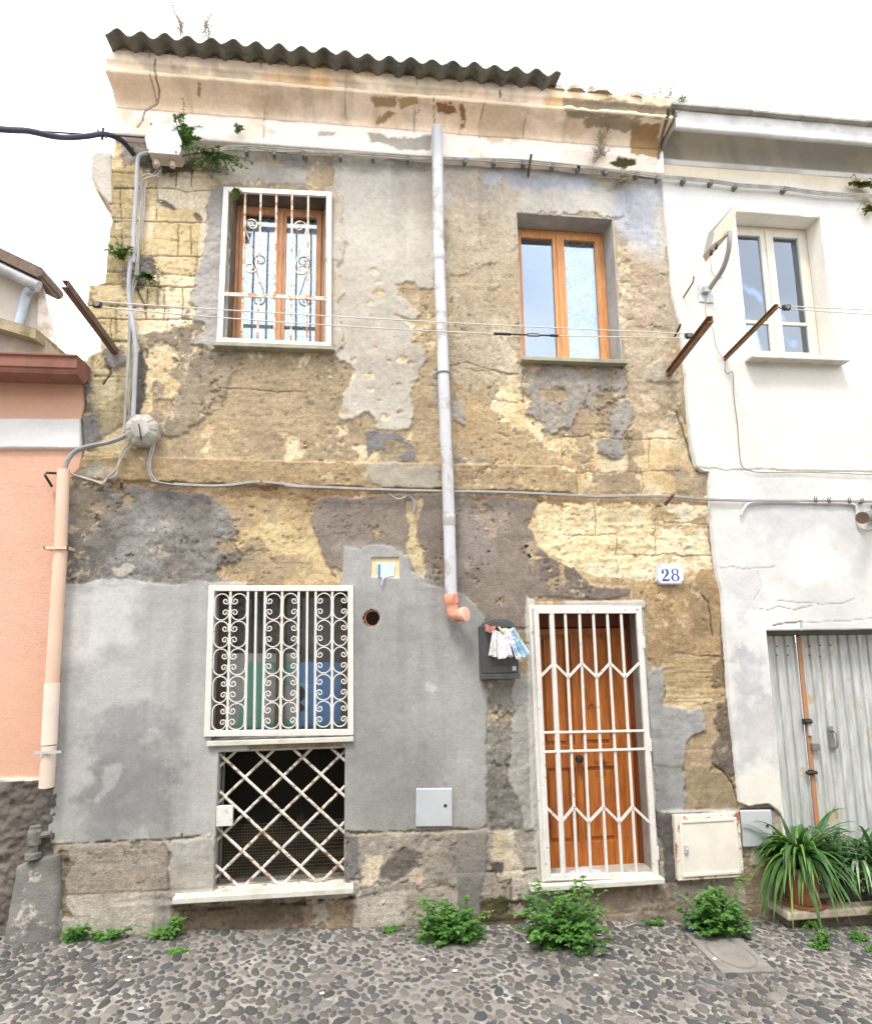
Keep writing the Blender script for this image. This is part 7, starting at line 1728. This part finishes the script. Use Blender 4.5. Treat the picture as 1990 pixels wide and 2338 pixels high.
weed('moss patch on the wall at the far right under the cables', onwall('C', 1680, 690, -.08), .14, .10, .06, 26, 20, ls=.026, m=M_MOSS, kinds=M_MOSS, hang=.6, name='moss_tuft')
weed('lower moss patch on the wall at the far right edge', onwall('C', 1740, 830, -.08), .12, .14, .06, 26, 21, ls=.026, m=M_MOSS, kinds=M_MOSS, hang=.5, name='moss_tuft')
# dry roof weeds: thin branching stalks
def twigs(label, k, x, y, Y, tips, seed, m=M_DRY, lm=None):
    b = a1(k, x, y, Y); t = thing('roof_weed', label, 'weed', b); R = random.Random(seed); mb = MB(); lf = MB()
    for (tx, ty) in tips:
        e = a1(k, tx, ty, Y+(R.random()-.5)*.1); p = [b+Vector(((R.random()-.5)*.04, 0, 0)), b.lerp(e, .4)+Vector(((R.random()-.5)*.06, 0, 0)), b.lerp(e, .75)+Vector(((R.random()-.5)*.04, 0, 0)), e]; c_ = cat(p, 4); mb.tube(c_, .0045, 5)
        for i in range(1, len(c_)):
            for q_ in range(3):
                d = Vector((R.random()-.5, R.random()-.5, R.random()-.1)).normalized(); l_ = .02+.04*R.random(); mb.tube([c_[i], c_[i]+d*l_], .0012, 4)
                leaf(lf, c_[i]+d*l_, d, Vector((0, -1, .2)).normalized(), .014+.012*R.random(), .009, .1, 2)
    part(mb, 'stem', m, t); part(lf, 'foliage', lm or M_DRYL, t)
M_DRYL = leafmat('pale_dry_leaf', (.34,.34,.26), (.22,.22,.16), .9)
twigs('dry weed on the roof edge above the left window, left stalk', 'A', 1045, 205, -.40, ((990,10), (1010,80), (1040,140)), 1)
twigs('dry weed on the roof edge, right stalk', 'A', 1185, 225, -.40, ((1218,80), (1185,120), (1180,150)), 2)
twigs('bushy dry weed on the broken cornice beside the white house', 'C', 560, 240, -.20, ((415,150), (470,180), (540,140), (610,150), (628,65), (590,210)), 3, lm=leafmat('olive_dry', (.24,.27,.17), (.14,.16,.09), .9))
twigs('small green weed on the corner of the white coping', 'C', 640, 222, -.30, ((670,205), (700,205), (690,195), (640,290)), 4, lm=M_LEAF)
twigs('thin dry creeper hanging over the right end of the cornice', 'C', 200, 480, -.16, ((160,560), (230,520), (215,400), (260,330), (170,500)), 5)
twigs('thin dry creeper dangling below the right cornice', 'C', 340, 650, -.10, ((285,690), (330,680), (360,640), (150,635)), 6)

# ------------------------------------------------------------------ planter slab, pot and strap leaved plants
def strap(mb, b, d, L_, W_, arch, droop, n=9):
    s = d.cross(Vector((0, 0, 1))).normalized(); k = len(mb.v); p = b.copy()
    for i in range(n+1):
        t = i/n; z_ = arch*L_*t-droop*L_*t*t*1.25; c = b+d*(L_*t*(1-.15*t))+Vector((0, 0, z_)); w = W_*.5*(min(1, .35+t*2.2))*(1-t**3.2)+.0006
        mb.v += [tuple(c-s*w), tuple(c+Vector((0, 0, -w*.35))), tuple(c+s*w)]
    for i in range(n): a = k+3*i; mb.f += [(a, a+1, a+4, a+3), (a+1, a+2, a+5, a+4)]
def pots():
    sl = [a1('L', *p, -.26) for p in ((1275,975),(1715,935))]
    zt = a1('L', 1280, 968, -.26).z; x0 = sl[0].x
    t = thing('stone_slab', 'thick pale stone slab step carrying the flower pot at the garage', 'slab', (x0, -.2, zt))
    mb = MB(); mb.box(x0, x0+1.3, -.27, .15, zt-.055, zt); part(mb, 'slab', mat('pale_stone_slab', cl(190,180,164,1.05), col2=cl(160,150,134,1.05), rough=.9, vscale=6, bump=(60, .4)), t, bevel=.012)
    mb = MB(); mb.box(x0+.04, x0+1.3, -.20, .15, zt-.6, zt-.056); part(mb, 'base', mat('slab_base', cl(120,110,98,1.0), col2=cl(90,84,76,1.0), rough=.95, vscale=7, bump=(50, .6)), t)
    Yp = -.13; c = a1('L', 1365, 900, Yp); r1 = .125; r0 = .095; h = .27; c = Vector((a1('L', 1367, 850, Yp).x, Yp, zt+.001))
    t = thing('terracotta_pot', 'terracotta pot on the stone slab under the strap leaved plant', 'flower pot', c)
    prof = [(.10, .0), (r0+.035, 0), (r0+.045, .018), (r0+.035, .022)]
    mb = MB(); n = 32
    def lathe(prof):
        mb = MB()
        for r, z_ in prof:
            for i in range(n): mb.v.append((c.x+r*math.cos(2*math.pi*i/n), c.y+r*math.sin(2*math.pi*i/n), c.z+z_))
        for j in range(len(prof)-1):
            for i in range(n): mb.f.append((j*n+i, j*n+(i+1) % n, (j+1)*n+(i+1) % n, (j+1)*n+i))
        mb.f.append(tuple(reversed(range(n)))); mb.f.append(tuple((len(prof)-1)*n+i for i in range(n))); return mb
    M_T = mat('weathered_terracotta', cl(176,118,84,1.0), col2=cl(140,96,70,1.0), rough=.85, vscale=7, var=.1, dirt=(cl(190,170,140,1.0), 6, -.06))
    part(lathe([(.12, 0), (.15, .0), (.158, .02), (.150, .022), (.146, .012), (.10, .012)]), 'saucer', M_T, t, smooth=True)
    part(lathe([(.09, .014), (r0, .016), (r1, h-.04), (r1+.012, h-.04), (r1+.014, h), (r1-.002, h), (r1-.008, h-.03)]), 'pot', M_T, t, smooth=True)
    # plant: a tuft of strap leaves, fresh green and yellow green
    b = c+Vector((0, 0, h-.03)); tp = thing('strap_leaf_plant', 'bushy strap leaved plant with yellow green arching leaves in the terracotta pot', 'plant', b); R = random.Random(21)
    mats = (('leaf', M_LEAFD, 95, .42, .038), ('leaf', M_LEAFG, 120, .38, .028), ('leaf', M_LEAFY, 95, .34, .018))
    for nm, m_, cnt, L_, W_ in mats:
        for i in range(cnt):
            a = R.random()*6.283; d = Vector((math.cos(a), math.sin(a)*.8-.12, 0)).normalized(); mb = MB() if i == 0 else mb
            strap(mb, b+Vector(((R.random()-.5)*.12, (R.random()-.5)*.09, .10*R.random())), d, L_*(.6+.75*R.random()), W_*(.7+.6*R.random()), .45+1.15*R.random()**1.3, .55+.55*R.random())
        part(mb, 'foliage', m_, tp, smooth=True)
    mb = MB()
    for (tx, ty, Yt, W_) in ((1235,395,-.30,.038), (1350,690,-.42,.040), (1700,615,-.38,.034), (1655,745,-.45,.030), (1640,462,-.2,.030), (1560,345,-.15,.05), (1215,700,-.36,.025), (1764,660,-.30,.03), (1480,960,-.40,.02)):
        e = a1('L', tx, ty, Yt); n_ = 10; k = len(mb.v); mid = b.lerp(e, .5)+Vector((0, 0, .16 if ty > 450 else .03)); s = (e-b).cross(Vector((0, 0, 1))).normalized() if abs((e-b).normalized().z) < .95 else Vector((1, 0, 0))
        s = (s*.6+Vector((.6, 0, 0)) if ty > 600 and tx < 1400 else s).normalized()
        for i in range(n_+1):
            t_ = i/n_; p = b*(1-t_)**2+mid*2*t_*(1-t_)+e*t_*t_; w = W_*.5*min(1, .4+t_*2)*(1-t_**4)+.001; mb.v += [tuple(p-s*w), tuple(p+Vector((0, 0, -w*.3))), tuple(p+s*w)]
        for i in range(n_): a = k+3*i; mb.f += [(a, a+1, a+4, a+3), (a+1, a+2, a+5, a+4)]
    part(mb, 'long_leaf', leafmat('blue_green_strap', (.16,.30,.15), (.07,.16,.07), .35), tp, smooth=True)
    # second darker plant behind, to the right, in a dark trough
    b2 = Vector((b.x+.52, -.10, zt+.26)); tt = thing('plastic_trough', 'dark plastic trough behind the terracotta pot at the right edge', 'planter', (b2.x, -.1, zt)); 
    mb = MB(); x, y = b2.x, -.06
    mb.hexa([(x-.20, y-.10, zt), (x+.5, y-.10, zt), (x+.5, y+.10, zt), (x-.20, y+.10, zt)], [(x-.24, y-.13, zt+.24), (x+.54, y-.13, zt+.24), (x+.54, y+.13, zt+.24), (x-.24, y+.13, zt+.24)]); part(mb, 'trough', mat('dark_plastic', cl(64,62,62,1.0), rough=.5, bump=None), tt, bevel=.01)
    tq = thing('dark_leaf_plant', 'dark green strap leaved plant in the trough at the right edge', 'plant', b2); mb = MB(); R = random.Random(5)
    for i in range(190):
        a = R.random()*6.283; d = Vector((math.cos(a), math.sin(a)*.8, 0)).normalized(); strap(mb, b2+Vector(((R.random()-.4)*.45, (R.random()-.5)*.15, -.02)), d, .30*(.6+.9*R.random()), .026*(.7+.6*R.random()), .5+1.1*R.random(), .6+.6*R.random())
    part(mb, 'foliage', M_LEAFD, tq, smooth=True)
    mb = MB(); 
    for i in range(10):
        a = R.random()*6.283; d = Vector((math.cos(a), math.sin(a)*.8-.3, 0)).normalized(); strap(mb, b2+Vector(((R.random()-.3)*.3, -.05, -.0)), d, .34, .020, .9, 1.0)
    part(mb, 'pale_leaf', leafmat('pale_leaf', (.42,.50,.38), (.25,.34,.2), .5), tq, smooth=True)
    weed('feathery light green weed spilling over the slab at the right edge', Vector((b.x+.62, -.26, zt+.16)), .30, .34, .18, 60, 31, ls=.040, m=M_LEAFY, hang=.75, kinds=M_LEAFL)
pots()
